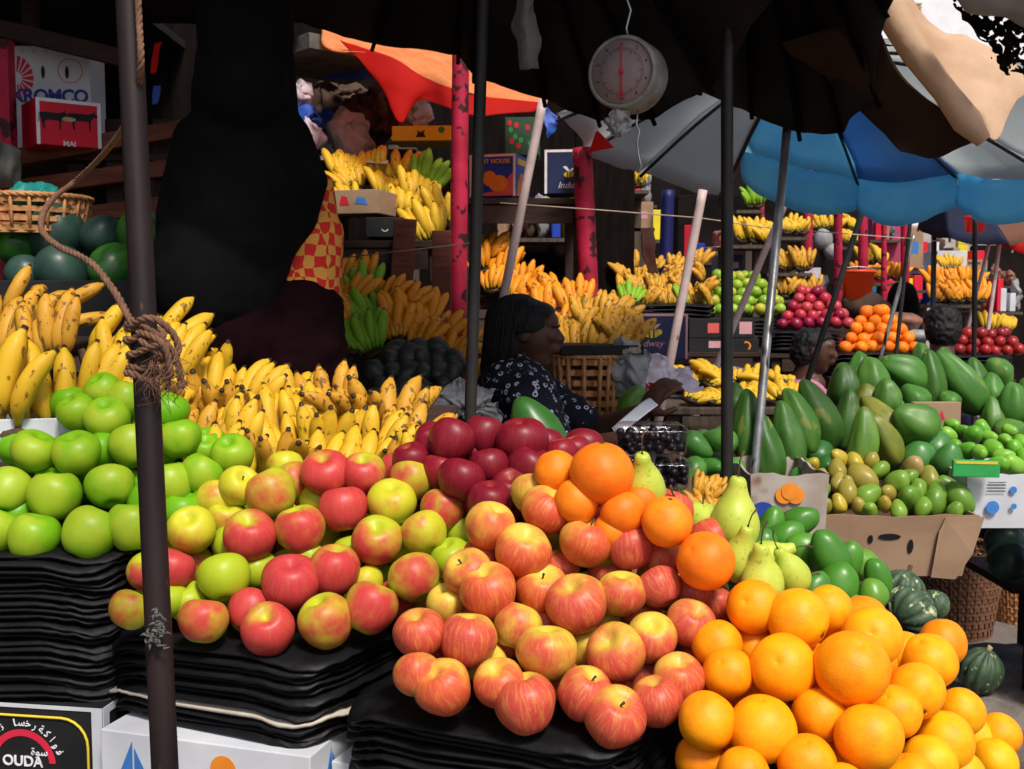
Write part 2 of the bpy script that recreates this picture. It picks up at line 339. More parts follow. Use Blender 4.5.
MT['sack_grey'] = M('grey_sacking', (.13, .13, .12), (.07, .07, .065), .9, 14, bs=.6, bd=.006, bscale=60)
MT['sack_brown'] = M('brown_sacking', (.09, .05, .035), (.05, .03, .022), .9, 14, bs=.6, bd=.006, bscale=60)
MT['sack_blue'] = M('blue_plastic_sheet', (.03, .10, .45), (.02, .06, .3), .5, 14, bs=.6, bd=.01, bscale=25)
MT['teal'] = M('teal_plastic', (.01, .22, .20), (.01, .15, .14), .5, 14, bs=.6, bd=.006, bscale=40)
MT['bucket_orange'] = M('orange_plastic_bucket', (.80, .09, .02), (.7, .07, .015), .4, 5, transl=.15)
MT['bucket_red'] = M('red_plastic_bucket', (.8, .04, .03), None, .4, 5, transl=.2)
MT['paper'] = M('printed_paper', (.55, .50, .56), (.45, .38, .46), .7, 30, bs=.3, bd=.004, bscale=20)
MT['paper_white'] = M('white_paper', (.72, .75, .80), (.66, .68, .72), .6, 5, bs=.05)
MT['scale_body'] = M('grimy_enamel', (.30, .30, .27), (.15, .14, .12), .4, 20)
MT['scale_dial'] = M('faded_dial', (.30, .23, .23), (.24, .17, .17), .5, 10)
MT['steel'] = M('dull_steel', (.4, .4, .4), (.25, .25, .25), .35, 30, metal=.9)
MT['maroon'] = M('maroon_skirt_cloth', (.006, .0014, .0024), (.010, .0025, .004), .95, 10, spec=.05, bs=.4, bscale=50, bd=.004)
MT['pink_shirt'] = M('pink_checked_shirt', (.45, .13, .22), (.55, .22, .32), .8, 70, bs=.3)
MT['mango'] = MT['waxy']
MT['card_grimy'] = M('grimy_white_cardboard', (.46, .42, .38), (.27, .20, .15), .8, 5, bs=.15, bscale=50, bd=.001, spots=((.22, .13, .08), 9, .60))
# ---------------- generic builders ----------------
def crom(a, b, c, d, t): return .5*((2*b)+(c-a)*t+(2*a-5*b+4*c-d)*t*t+(3*b-a-3*c+d)*t*t*t)
def patch(name, rows, mat_, parent=None, nu=8, nv=8, crumple=0.0, freq=6, thick=.003, world=False, seed=0, ragged=0, origin=None, hole=None):
    """a cloth or paper sheet through a grid of control points (px, py, depth)"""
    G = [[(Vector(p) if world else P(*p)) for p in r] for r in rows]; a = len(G); b = len(G[0])
    def at(u, v):
        i = min(int(u), a-2); fu = u-i; j = min(int(v), b-2); fv = v-j
        rr = []
        for k in (-1, 0, 1, 2):
            ii = max(0, min(a-1, i+k)); g = G[ii]
            rr.append(crom(g[max(0, j-1)], g[j], g[j+1], g[min(b-1, j+2)], fv))
        return crom(*rr, fu)
    NU = (a-1)*nu; NV = (b-1)*nv; mb = MB(); vs = []
    for i in range(NU+1):
        for j in range(NV+1):
            p = at(i/nu, j/nv)
            if crumple:
                q = p*freq+Vector((seed*3.1, 0, 0)); p = p+noise.noise_vector(q)*crumple+noise.noise_vector(q*2.7)*crumple*.4
            vs.append(p)
    fs = []
    for i in range(NU):
        for j in range(NV):
            if ragged and (i < ragged[0] or i >= NU-ragged[1] or j >= NV-ragged[2]) and noise.noise(Vector((i*.9, j*.9, seed))) > -.05: continue
            if hole:
                q = vs[i*(NV+1)+j]*hole[0]; e = min(1, (NU-i)/NU*hole[2])
                if noise.noise(q)+.5*noise.noise(q*2.3) > hole[1]*e: continue
            fs.append((i*(NV+1)+j, i*(NV+1)+j+1, (i+1)*(NV+1)+j+1, (i+1)*(NV+1)+j))
    mb.add(vs, fs); o = mb.build(name, mat_, parent)
    s = o.modifiers.new('solid', 'SOLIDIFY'); s.thickness = thick; s.offset = 0
    return o
def canopy(name, apex, rim, panel_mats, label, drop=.1, sag=.06, valance=None, pole=None, pole_mat=None, rib_mat=None, ribs=True, thick=.004):
    """market umbrella: panels from apex to the rim points, ribs, valance and pole"""
    root = empty(name, (apex[0], apex[1], 0)); off = Vector((apex[0], apex[1], 0)); ap = Vector(apex); n = len(rim)
    tag(root, label, 'umbrella')
    groups = {}
    for i in range(n):
        a = rim[i]; b = rim[(i+1) % n]; mt = panel_mats[i % len(panel_mats)]
        mb = groups.setdefault(mt, MB()); NU, NV = 10, 10; vs = []
        for u in range(NU+1):
            fu = u/NU
            for v in range(NV+1):
                fv = v/NV; e = a.lerp(b, fv); p = ap.lerp(e, fu)
                p.z += drop*math.sin(math.pi*fu)*.7                      # dome
                w = math.sin(math.pi*fv)*fu
                p.z += -sag*w*(1-fu*.2); c = ap.copy(); c.z = p.z
                p += (c-p)*.06*w*fu                                     # rim pulled in between ribs
                p += noise.noise_vector(p*5)*.014*fu+noise.noise_vector(p*16)*.006*fu
                vs.append(p-off)
        mb.add(vs, [(u*(NV+1)+v, u*(NV+1)+v+1, (u+1)*(NV+1)+v+1, (u+1)*(NV+1)+v) for u in range(NU) for v in range(NV)])
        if valance and i in valance[1]:
            h = valance[0]; vs = []
            for v in range(NV*2+1):
                fv = v/(NV*2); e = a.lerp(b, fv); w = math.sin(math.pi*fv); e.z += -sag*w*.8; c = ap.copy(); c.z = e.z; e += (c-e)*.06*w+noise.noise_vector(e*5)*.012
                out = (e-ap); out.z = 0; out.normalize()
                hh = h*(.72+.35*w**.6)
                for q in range(5):
                    vs.append(e-Vector((0, 0, hh*q/4))+out*(.012*math.sin(fv*23+q))*(q/4)-off)
            vm = groups.setdefault('v'+str(i), MB()); vm.add(vs, [(v*5+q, v*5+q+1, (v+1)*5+q+1, (v+1)*5+q) for v in range(NV*2) for q in range(4)])
    k = 0
    for mt, mb in groups.items():
        nm = 'valance' if mt.startswith('v') and mt[1:].isdigit() else 'canopy'
        o = mb.build(nm, MT[valance[2]] if nm == 'valance' else MT[mt], root); s = o.modifiers.new('solid', 'SOLIDIFY'); s.thickness = thick; s.offset = 0
    if ribs:
        for p in rim:
            pts = []
            for q in range(9):
                f = q/8; r = ap.lerp(p, f); r.z += drop*math.sin(math.pi*f)*.7-.02; pts.append(r-off)
            MB().tube(pts, .007, 6).build('rib', MT[rib_mat or 'pole_black'], root)
    if pole:
        MB().tube([Vector(pole[0])-off, ap-off], pole[2] if len(pole) > 2 else .016, 14).build('pole', MT[pole_mat or 'pole_black'], root)
    return root
def text_mesh(name, s, size, M4, mat_, parent=None, ext=.0008, bold=0, spacing=1.0, font_shear=0):
    cu = bpy.data.curves.new(name+'_curve', 'FONT'); cu.body = s; cu.size = size; cu.extrude = ext; cu.offset = bold; cu.space_character = spacing; cu.shear = font_shear
    cu.align_x = 'CENTER'; cu.align_y = 'CENTER'; cu.resolution_u = 3
    tmp = bpy.data.objects.new('tmp', cu); COL.objects.link(tmp); dg = bpy.context.evaluated_depsgraph_get()
    me = bpy.data.meshes.new_from_object(tmp.evaluated_get(dg)); me.name = name; bpy.data.objects.remove(tmp); bpy.data.curves.remove(cu)
    me.transform(M4); me.materials.clear(); me.materials.append(mat_)
    o = bpy.data.objects.new(name, me); return link(o, parent)
def frame(o, xd, yd):
    x = Vector(xd).normalized(); y = Vector(yd); y = (y-x*y.dot(x)).normalized(); z = x.cross(y)
    Mx = Matrix((x, y, z)).transposed().to_4x4(); Mx.translation = Vector(o); return Mx
class Carton:
    """open or closed carton: origin at near-left bottom corner; u = along the front, v = going back"""
    def __init__(s, name, corner, ang, w, d, h, mat_, label, cat='box', group=None, open_=False, wall=.004, edge=None, inside=None, lean=0):
        s.c = Vector(corner); s.w, s.d, s.h = w, d, h
        s.root = empty(name, s.c, ang); s.root.rotation_euler = (lean, 0, ang); tag(s.root, label, cat, group); mb = MB()
        if open_:
            mb.box((w/2, d/2, wall/2), (w, d, wall))
            mb.box((w/2, wall/2, h/2+wall/2), (w, wall, h-wall)); mb.box((w/2, d-wall/2, h/2+wall/2), (w, wall, h-wall))
            mb.box((wall/2, d/2, h/2+wall/2), (wall, d-2*wall, h-wall)); mb.box((w-wall/2, d/2, h/2+wall/2), (wall, d-2*wall, h-wall))
        else: mb.box((w/2, d/2, h/2), (w, d, h))
        mb.build('carton_body', MT[mat_], s.root, bevel=.002)
        if edge:
            m2 = MB(); e = .010
            for (cx, sx) in ((e/2, e), (w-e/2, e)): m2.box((cx, -.0006, h/2), (sx, .0012, h))
            m2.box((w/2, -.0006, h-e/2), (w-2*e, .0012, e)); m2.build('printed_border', INK[edge], s.root)
    def front(s, u, v, dz=.001):                      # local frame on the front face; u,v in metres
        return frame((u, -dz, v), (1, 0, 0), (0, 0, 1))
    def side(s, u, v, dz=.001, right=True):
        return frame((s.w+dz if right else -dz, u, v), (0, 1 if right else -1, 0), (0, 0, 1))
    def text(s, txt, u, v, size, ink_, face='front', bold=0, name='lettering', rot=0, sp=1.0, dz=.0012, shear=0):
        Mx = (s.front if face == 'front' else s.side)(u, v, dz) @ Matrix.Rotation(rot, 4, 'Z')
        return text_mesh(name, txt, size, Mx, INK[ink_], s.root, bold=bold, spacing=sp, font_shear=shear)
    def shape(s, pts, ink_, face='front', name='printed_mark', dz=.0006):
        Mx = (s.front if face == 'front' else s.side)(0, 0, dz); z = Mx.to_3x3() @ Vector((0, 0, .0006))
        return MB().prism([Mx @ Vector((x, y, 0)) for x, y in pts], z).build(name, INK[ink_], s.root)
def circ(cx, cy, r, n=24, ry=None, a0=0, a1=360):
    return [(cx+r*math.cos(R(a0+(a1-a0)*i/n)), cy+(ry or r)*math.sin(R(a0+(a1-a0)*i/n))) for i in range(n if a1-a0 == 360 else n+1)]
def arcband(cx, cy, r0, r1, a0, a1, n=20):
    return circ(cx, cy, r1, n, None, a0, a1)+circ(cx, cy, r0, n, None, a0, a1)[::-1]
def remesh(o, vox, sm=True):
    r = o.modifiers.new('remesh', 'REMESH'); r.mode = 'VOXEL'; r.voxel_size = vox; r.use_smooth_shade = sm
    s = o.modifiers.new('smooth', 'SMOOTH'); s.factor = .5; s.iterations = 3
def cloth_folds(o, strength=.02, size=.09):
    tx = bpy.data.textures.new('folds', 'CLOUDS'); tx.noise_scale = size; tx.noise_depth = 2
    d = o.modifiers.new('folds', 'DISPLACE'); d.texture = tx; d.strength = strength; d.mid_level = .5
def capsule(mb, a, ra, b, rb, n=16):
    a = Vector(a); b = Vector(b); d = (b-a).normalized(); pts = []; rs = []
    for i in range(5): th = math.pi/2*(1-i/5); pts.append(a-d*ra*math.sin(th)); rs.append(max(ra*math.cos(th), ra*.05))
    pts.append(a); rs.append(ra); pts.append(b); rs.append(rb)
    for i in range(1, 6): th = math.pi/2*i/5; pts.append(b+d*rb*math.sin(th)); rs.append(max(rb*math.cos(th), rb*.05))
    mb.tube(pts, rs, n)
# ---------------- fruit meshes ----------------
def crinkle(mb, a, f, seed=0):
    for i, v in enumerate(mb.v):
        q = v*f+Vector((seed*1.7, 0, seed)); mb.v[i] = v+noise.noise_vector(q)*a+noise.noise_vector(q*2.3)*a*.55+noise.noise_vector(q*5.1)*a*.3
def lumpy(mb, amt, f, seed=0):
    for i, v in enumerate(mb.v): mb.v[i] = v*(1+noise.noise(v*f+Vector((seed*7.3, seed, 0)))*amt)
def apple_mesh(name, mat_, r=1.0, tall=.9, seed=0, lobes=.02):
    prof = []; n = 26
    for i in range(n+1):
        a = math.pi*i/n; s = math.sin(a); c = math.cos(a)
        rr = s*(1+.13*c); z = tall*c*(1-.33*math.exp(-(s/.30)**2)*(1 if c > 0 else .62))
        prof.append((max(rr, .002), z))
    mb = MB(); mb.lathe(prof, 32, fn=lambda a, rr, z: (rr*(1+lobes*math.cos(5*a+seed)*(.5-z*.5)), z*(1+.05*math.cos(a+seed)*rr)))
    lumpy(mb, .05, 1.2, seed); mb.v = [v*r for v in mb.v]; return mb.mesh(name, MT[mat_], weld=True)
def stem_mesh(r): 
    mb = MB(); mb.tube([(0, 0, .5*r), (.03*r, 0, .72*r), (.10*r, .02*r, .95*r)], [.045*r, .035*r, .055*r], 6); return mb.mesh('stem', MT['stem'])
RA = .039
APPLE = {k: [apple_mesh(k+'_apple', k, RA, tl, i*1.7) for i, tl in enumerate((.96, 1.03, .92, 1.06))] for k in ('blush', 'granny', 'darkred')}
APPLE['striped'] = [apple_mesh('striped_apple', 'striped', RA, tl, i*2.1+.5, .03) for i, tl in enumerate((.96, 1.02, .90, .98))]
STEM = stem_mesh(RA)
def orange_mesh(seed):
    prof = []; n = 26
    for i in range(n+1):
        a = math.pi*i/n; s = math.sin(a); c = math.cos(a); z = .97*c*(1-.07*math.exp(-(s/.10)**2)); prof.append((max(s, .002), z))
    mb = MB(); mb.lathe(prof, 32); lumpy(mb, .05, 1.1, seed); mb.v = [v*.04 for v in mb.v]
    mb.lathe([(.0003, .0376), (.003, .0384), (.0042, .0376), (.0035, .036)], 8, mi=1)
    return mb.mesh('orange', [MT['orange'], MT['stem']], weld=True)
ORANGE = [orange_mesh(i) for i in range(3)]
def ellip_mesh(name, mat_, r, taper=0., seed=0, lump=.06, seg=20, rings=14, bend=0., ribs=0, ribamt=0.):
    mb = MB(); prof = []
    for i in range(rings+1):
        a = math.pi*i/rings; s = math.sin(a); c = math.cos(a); prof.append((max(s*(1-taper*c), .002), c))
    mb.lathe(prof, seg, fn=(lambda a, rr, z: (rr*(1-ribamt*abs(math.cos(ribs*a/2))**6), z)) if ribs else None)
    for i, v in enumerate(mb.v): mb.v[i] = Vector((v.x+bend*(1-v.z*v.z), v.y, v.z))
    lumpy(mb, lump, 1.3, seed); mb.v = [Vector((v.x*r[0], v.y*r[1], v.z*r[2])) for v in mb.v]
    return mb.mesh(name, MT[mat_], weld=True)
PAPAYA = [ellip_mesh('papaya', 'papaya', (.055, .055, .115), tp, i, .13, 24, 18, .12, 5, .13) for i, tp in enumerate((.30, .20, .36))]
MANGO = [ellip_mesh('mango', 'waxy', (.036, .032, .048), tp, i, .10, bend=.12) for i, tp in enumerate((.12, .0, .2))]
LIME = [ellip_mesh('lime', 'waxy', (.03, .03, .033), .0, i, .06, 14, 10) for i in range(2)]
AVO = [ellip_mesh('avocado', 'avocado', (.036, .036, .052), .22, i, .10, 16, 12) for i in range(3)]
AVOG = [ellip_mesh('avocado', 'waxy', (.055, .052, .082), .30, i, .06, 24, 16) for i in range(2)]
MELON = ellip_mesh('watermelon', 'melon', (.085, .085, .095), 0, 3, .04, 28, 18); MELONG = ellip_mesh('watermelon', 'melon_green', (.085, .085, .095), 0, 5, .04, 28, 18)
MT['squash'] = M('dark_green_squash_rind', (.030, .060, .034), (.075, .115, .060), .5, 30, bs=.4, bd=.002, bscale=120, spots=((.42, .44, .24), 45, .60))
SQUASH = ellip_mesh('squash', 'squash', (.072, .072, .058), 0, 8, .05, 60, 20, 0, 12, .16)
def pear_mesh(seed):
    pr = [(.002, -.048), (.012, -.049), (.026, -.042), (.035, -.028), (.038, -.012), (.036, .004), (.030, .020), (.021, .035), (.0155, .048), (.013, .058), (.009, .064), (.002, .065)]
    mb = MB(); out = []
    for i in range(len(pr)-1):
        for q in range(3):
            f = q/3; out.append(tuple(crom(pr[max(0, i-1)][k], pr[i][k], pr[i+1][k], pr[min(len(pr)-1, i+2)][k], f) for k in (0, 1)))
    out.append(pr[-1]); out = [(max(r, .0015), z) for r, z in out]
    mb.lathe(out, 28); lumpy(mb, .10, 22, seed)
    for i, v in enumerate(mb.v): mb.v[i] = Vector((v.x+.12*max(0, v.z)**1.3, v.y, v.z))
    return mb.mesh('pear', MT['pear'], weld=True)
PEAR = [pear_mesh(1), pear_mesh(2)]
mb = MB(); mb.tube([(.003, 0, .060), (.005, .001, .075), (.009, .002, .090), (.017, .001, .103)], [.0016, .0013, .0014, .0024], 6); PSTEM = mb.mesh('stem', MT['stem'])
def banana_mesh(name, mat_, length=.17, rad=.0185, curve=1.1, seed=0, n=9, lo=False):
    mb = MB(); K = 9 if lo else 16; pts = []; R0 = length/curve
    prof = [(0, .30), (.05, .30), (.12, .42), (.2, .78), (.32, .96), (.5, 1.0), (.68, .98), (.8, .86), (.88, .62), (.93, .36), (.96, .27), (1.0, .24)]
    def rr(t):
        for (a, b), (c, d) in zip(prof, prof[1:]):
            if t <= c: return b+(d-b)*(t-a)/(c-a)
        return .2
    vs = []; along = []
    for i in range(K+1):
        t = i/K; a = curve*t; c = Vector((0, R0*(1-math.cos(a)), R0*math.sin(a)))   # bends towards +y
        x = Vector((1, 0, 0)); y = Vector((0, math.cos(a), -math.sin(a))); r = rad*rr(t)
        for k in range(n):
            th = 2*math.pi*(k+.5*seed)/n; q = r*(1+.085*math.cos(5*th+seed)); vs.append(c+x*math.cos(th)*q+y*math.sin(th)*q); along.append(t)
    fs = [(i*n+k, i*n+(k+1) % n, (i+1)*n+(k+1) % n, (i+1)*n+k) for i in range(K) for k in range(n)]
    fs += [tuple(range(n-1, -1, -1)), tuple(K*n+k for k in range(n))]
    mb.add(vs, fs); me = mb.mesh(name, MT[mat_]); at = me.attributes.new('along', 'FLOAT', 'POINT'); at.data.foreach_set('value', along)
    return me, mb, along
BAN = {k: [banana_mesh('banana', k, ln, rd, cv, sd)[0] for ln, rd, cv, sd in ((.165, .0205, .95, 0), (.155, .0195, .7, 1), (.175, .020, 1.25, 2))] for k in ('banana', 'banana_old')}
def hand_pose(n, rng, spread=.9, up=1.0):
    """finger transforms of one hand of bananas: crown at the origin, fingers along +z, bending towards +y"""
    out = []
    for i in range(n):
        f = (i+.5)/n-.5 if n > 1 else 0; row = i % 2
        a = f*spread+rng.uniform(-.05, .05)
        Mx = Matrix.Translation((f*.075, -.012*row, .0)) @ Matrix.Rotation(a, 4, 'Y') @ Matrix.Rotation(.42-.30*row+rng.uniform(-.08, .08), 4, 'X')
        Mx = Mx @ Matrix.Scale(rng.uniform(.88, 1.08)*(1-.25*abs(f)), 4); out.append(Mx)
    return out
CROWN = {}
def crown_mesh(k):
    if k not in CROWN:
        mb = MB(); mb.tube([(-.038, -.004, -.004), (-.015, -.006, -.014), (.015, -.006, -.014), (.038, -.004, -.004)], [.009, .014, .014, .009], 8, flat=.8); CROWN[k] = mb.mesh('crown', MT['stem'] if k != 'g' else MT['stem'])
    return CROWN[k]
def hand_of_bananas(loc, rot, kind='banana', n=6, scale=1.0, seed=0, spread=.9):
    rng = random.Random(seed); root = empty('banana_hand', loc); root.rotation_euler = rot; root.scale = (scale,)*3
    link(bpy.data.objects.new('crown', crown_mesh(kind)), root)
    for Mx in hand_pose(n, rng, spread):
        o = bpy.data.objects.new('banana', rng.choice(BAN[kind])); link(o, root); o.matrix_basis = Mx
    return root
def lohand_mesh(kind, n, seed, spread=.9, length=.15):
    """one mesh per hand, for hands too far away to show their parts"""
    rng = random.Random(seed); mb = MB(); al = []
    src = [banana_mesh('x', kind, length*rng.uniform(.9, 1.05), .0195, rng.uniform(.6, 1.1), s, 7, True) for s in range(3)]
    for Mx in hand_pose(n, rng, spread):
        me, b, a = rng.choice(src); mb.add([Mx @ v for v in b.v], b.f); al += a
    mb.tube([(-.035, -.004, -.004), (0, -.006, -.014), (.035, -.004, -.004)], [.009, .013, .009], 6); al += [0.0]*18
    for s in src: bpy.data.meshes.remove(s[0])
    me = mb.mesh('banana_hand', MT[kind]); at = me.attributes.new('along', 'FLOAT', 'POINT'); at.data.foreach_set('value', al); return me
LOH = {k: [lohand_mesh(k, n, n*7+len(k)) for n in (5, 6, 7)] for k in ('banana', 'banana_old', 'plantain', 'banana_green')}
PLACED = []            # (centre, radius) of foreground fruit, to keep hidden fruit out of it
def spawn(me, name, loc, rot=None, s=1.0, col=None, parent=None):
    o = bpy.data.objects.new(name, me); o.location = loc
    if rot is not None: o.rotation_euler = rot
    o.scale = s if hasattr(s, '__len__') else (s, s, s)
    if col is not None: o.color = (*col, 1)
    return link(o, parent)
def rowlabels(objs, where, cat, group, tol, look=None, maxrow=30):
    """labels that single out each fruit: its look, its place in its row, which row, which heap"""
    it = []
    for o in objs:
        x, y, D = proj(o.location); it.append((y, x, o))
    it.sort(key=lambda a: -a[0]); rows = []; cur = []
    for a in it:
        if cur and cur[0][0]-a[0] > tol: rows.append(cur); cur = []
        cur.append(a)
    if cur: rows.append(cur)
    for ri, r in enumerate(rows):
        r.sort(key=lambda a: a[1])
        for ci, (y, x, o) in enumerate(r):
            lk = o.get('look') or look
            rowt = 'bottom row' if ri == 0 else ('top row' if ri == len(rows)-1 else nth(ri+1)+' row up')
            pos = 'leftmost' if ci == 0 and len(r) > 1 else ('rightmost' if ci == len(r)-1 and len(r) > 1 else (nth(ci+1)+' from left' if len(r) > 1 else 'alone'))
            tag(o, f"{lk}, {pos} in {rowt}, {where}" if len(rows) > 1 else f"{lk}, {pos}, {where}", cat, group)
            if 'look' in o: del o['look']
LOOKS = {'g': (.08, .12, .5), 'y': (.25, .6, .6), 'm': (.46, .35, .4), 'r': (.68, .45, .3), 'o': (.56, .85, .8), 'R': (.92, .4, .05)}
LOOKN = {'g': 'yellow-green', 'y': 'yellow faintly blushed', 'm': 'half red half yellow', 'r': 'mostly red', 'o': 'orange-red streaked', 'R': 'deep red'}
def face_cam_rot(rng, red=True):
    """a tilted apple whose blushed side (+x) tends to face the viewer"""
    e = Matrix.Rotation(rng.uniform(-.6, .6)-math.pi/2+.0, 3, 'Z')
    t = Matrix.Rotation(rng.uniform(-.7, .7), 3, 'X') @ Matrix.Rotation(rng.uniform(-.5, .5), 3, 'Y')
    return (t @ e).to_euler()
def pile(kind, lst, Dfun, size_mul, where, cat, group, tol, seed, name='apple', stems=.25):
    rng = random.Random(seed); objs = []
    for it in lst:
        px, py, w = it[:3]; tone = it[3] if len(it) > 3 else 'm'; dd = it[4] if len(it) > 4 else 0
        D = Dfun(px, py)+dd; p = P(px, py, D); f = D*CT-(p.z-CH)*ST; r = w/F*f/2*size_mul
        c = tuple(max(0, min(1, v+rng.uniform(-.08, .08))) for v in LOOKS[tone])
        o = spawn(rng.choice(APPLE[kind]), name, p, face_cam_rot(rng), r/RA, c)
        o['look'] = ('green apple' if kind == 'granny' and tone != 'y' else LOOKN[tone]+' apple'); objs.append(o); PLACED.append((p, r))
        if rng.random() < stems: spawn(STEM, 'stem', (0, 0, 0), parent=o)
    rowlabels(objs, where, cat, group, tol); return objs
def fill(make, Dfun, box, zmin, r, Dback, n, look, cat, where, group, gap=.65):
    """fruit hidden inside a heap: random close packing behind the visible surface"""
    rng = random.Random(int(zmin*1e4)); out = []; VIS = []
    for q, s in PLACED:
        a, b, d = proj(q); VIS.append((a, b, d, 2*s*F/d))
    x0, x1, y0, y1 = box
    for k in range(n):
        px = rng.uniform(x0, x1); py = rng.uniform(y0, y1); d0 = Dfun(px, py); D = rng.uniform(d0+gap*r, Dback)
        p = P(px, py, D)
        if p.z < zmin+r: continue
        if any((p-q).length < .93*(r+s) for q, s in PLACED): continue
        if not any((px-a)**2+(py-b)**2 < (.42*w)**2 and d < D for a, b, d, w in VIS): continue
        PLACED.append((p, r)); out.append(make(p, rng))
    rowlabels(out, where, cat, group, 22, look=look)
    return out
# ---------------- the setting ----------------
def structure(o): o['kind'] = 'structure'; return o
MT['ground'] = M('trodden_ground', (.10, .082, .072), (.17, .14, .12), .9, 3, bs=.6, bscale=40, bd=.01, spots=((.16, .14, .12), 22, .64))
g = MB(); NG = 60; vs = []
for i in range(NG+1):
    for j in range(NG+1):
        x = (i/NG-.5); y = (j/NG-.5); x = math.copysign(abs(x*2)**3, x)*150; y = math.copysign(abs(y*2)**3, y)*150+5
        vs.append((x, y, .012*noise.noise(Vector((x*1.3, y*1.3, 0)))))
g.add(vs, [(i*(NG+1)+j, (i+1)*(NG+1)+j, (i+1)*(NG+1)+j+1, i*(NG+1)+j+1) for i in range(NG) for j in range(NG)])
structure(g.build('ground', MT['ground']))
# added shed on the left: walls and roof that keep the depth dark
MT['shed'] = M('shade_dark_boards', (.010, .007, .006), (.005, .004, .004), .95, 5, (6, 1, 1), bs=.4, bscale=20, spec=.03)  # near-black colour stands in for the deep shade behind the stalls
t_ = empty('added_shed', (-2, 6.2, 0)); tag(t_, 'added dark board shed keeping light out behind the left stalls', 'shed')
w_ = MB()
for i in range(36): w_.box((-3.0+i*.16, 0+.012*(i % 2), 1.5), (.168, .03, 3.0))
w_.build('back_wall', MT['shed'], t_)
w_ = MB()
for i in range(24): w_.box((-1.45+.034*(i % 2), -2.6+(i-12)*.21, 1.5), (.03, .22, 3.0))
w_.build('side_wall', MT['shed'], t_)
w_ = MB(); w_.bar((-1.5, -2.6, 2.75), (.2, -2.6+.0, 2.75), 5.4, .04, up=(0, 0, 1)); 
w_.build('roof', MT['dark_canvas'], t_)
for k in range(3): MB().box((-.6, -4.6+k*1.7, 2.68), (1.7, .07, .09)).build('beam', MT['wood_dark'], t_)
# market tables under the foreground heaps
def table(x0, x1, y0, y1, z, label, mt='wood_dark'):
    r = empty('market_table', ((x0+x1)/2, (y0+y1)/2, 0)); tag(r, label, 'table'); w, d = x1-x0, y1-y0; mb = MB(); n = max(2, int(d/.11))
    for i in range(n): mb.box((0, -d/2+(i+.5)*d/n, z-.0125), (w, d/n-.006, .025))
    mb.build('table_top', MT[mt], r, bevel=.003)
    for sx in (-1, 1):
        for sy in (-1, 1): MB().box((sx*(w/2-.05), sy*(d/2-.05), (z-.026)/2), (.05, .05, z-.026)).build('leg', MT[mt], r, bevel=.003)
    MB().box((0, -d/2+.02, z-.066), (w-.16, .025, .07)).build('apron', MT[mt], r)
    return r
# ---------------- trays ----------------
def tray_mesh(name, w, d, seed, mat_='tray', lip=.006):
    mb = MB(); NT = 150; NR = 12; top = []; amp = .010
    for i in range(NR+1):
        f = i/NR
        for k in range(NT):
            a = 2*math.pi*k/NT; ca, sa = math.cos(a), math.sin(a); e = 2/7.0
            x = math.copysign(abs(ca)**e, ca)*w/2*f; y = math.copysign(abs(sa)**e, sa)*d/2*f
            z = -.016*max(0, f-.82)/.18*(.6+.4*math.sin(5*a+.6)) + amp*(f**3)*noise.noise(Vector((x*9, y*9, 3.3)))
            z += (.0050*noise.noise(Vector((x*16, y*16, seed*3.7)))+.0034*noise.noise(Vector((x*60, y*60, seed*1.9))))*(f**2)
            z += .0030*math.sin(x*68)*math.sin(y*68)*(1-f**6)
            top.append(Vector((x, y, z)))
    fs = [(i*NT+k, (i+1)*NT+k, (i+1)*NT+(k+1) % NT, i*NT+(k+1) % NT) for i in range(1, NR) for k in range(NT)]
    fs.append(tuple(NT+k for k in range(NT)))
    b = (NR+1)*NT; bot = [v-Vector((0, 0, .0042)) for v in top]
    fs2 = [tuple(reversed([q+b for q in f])) for f in fs]
    rim = [(NR*NT+k, b+NR*NT+k, b+NR*NT+(k+1) % NT, NR*NT+(k+1) % NT) for k in range(NT)]
    mb.add(top+bot, fs+fs2+rim); return mb.mesh(name, MT[mat_])
def tray_stack(corner, ang, w, d, ztop, n, sp, where, seed, whites=()):
    """corner = near-left corner of the top tray; u along ang"""
    rng = random.Random(seed); u = Vector((math.cos(ang), math.sin(ang), 0)); v = Vector((-u.y, u.x, 0)); c = Vector((corner[0], corner[1], 0))+u*w/2+v*d/2
    meshes = [tray_mesh('foam_tray', w, d, seed+s) for s in range(7)]; wm = tray_mesh('foam_tray', w*1.05, d*1.05, seed+9, 'tray_white') if whites else None
    for k in range(n):
        me = wm if k in whites else meshes[rng.randrange(7)]
        o = spawn(me, 'foam_tray', (c.x+rng.uniform(-.007, .007), c.y+rng.uniform(-.007, .007), ztop-.001-k*sp+(rng.uniform(-.0022, .0022) if k else 0)), (rng.uniform(-.006, .006), rng.uniform(-.006, .006), ang+rng.uniform(-.02, .02)))
        o.scale = (1+rng.uniform(-.015, .012), 1+rng.uniform(-.015, .012), 1)
        lab = ('cream' if k in whites else 'black')+' foam tray, '+('topmost' if k == 0 else ('lowest' if k == n-1 else nth(k+1)+' from top'))+' of the stack under '+where
        tag(o, lab, 'tray', 'foam trays stacked under '+where)
    return c, u, v
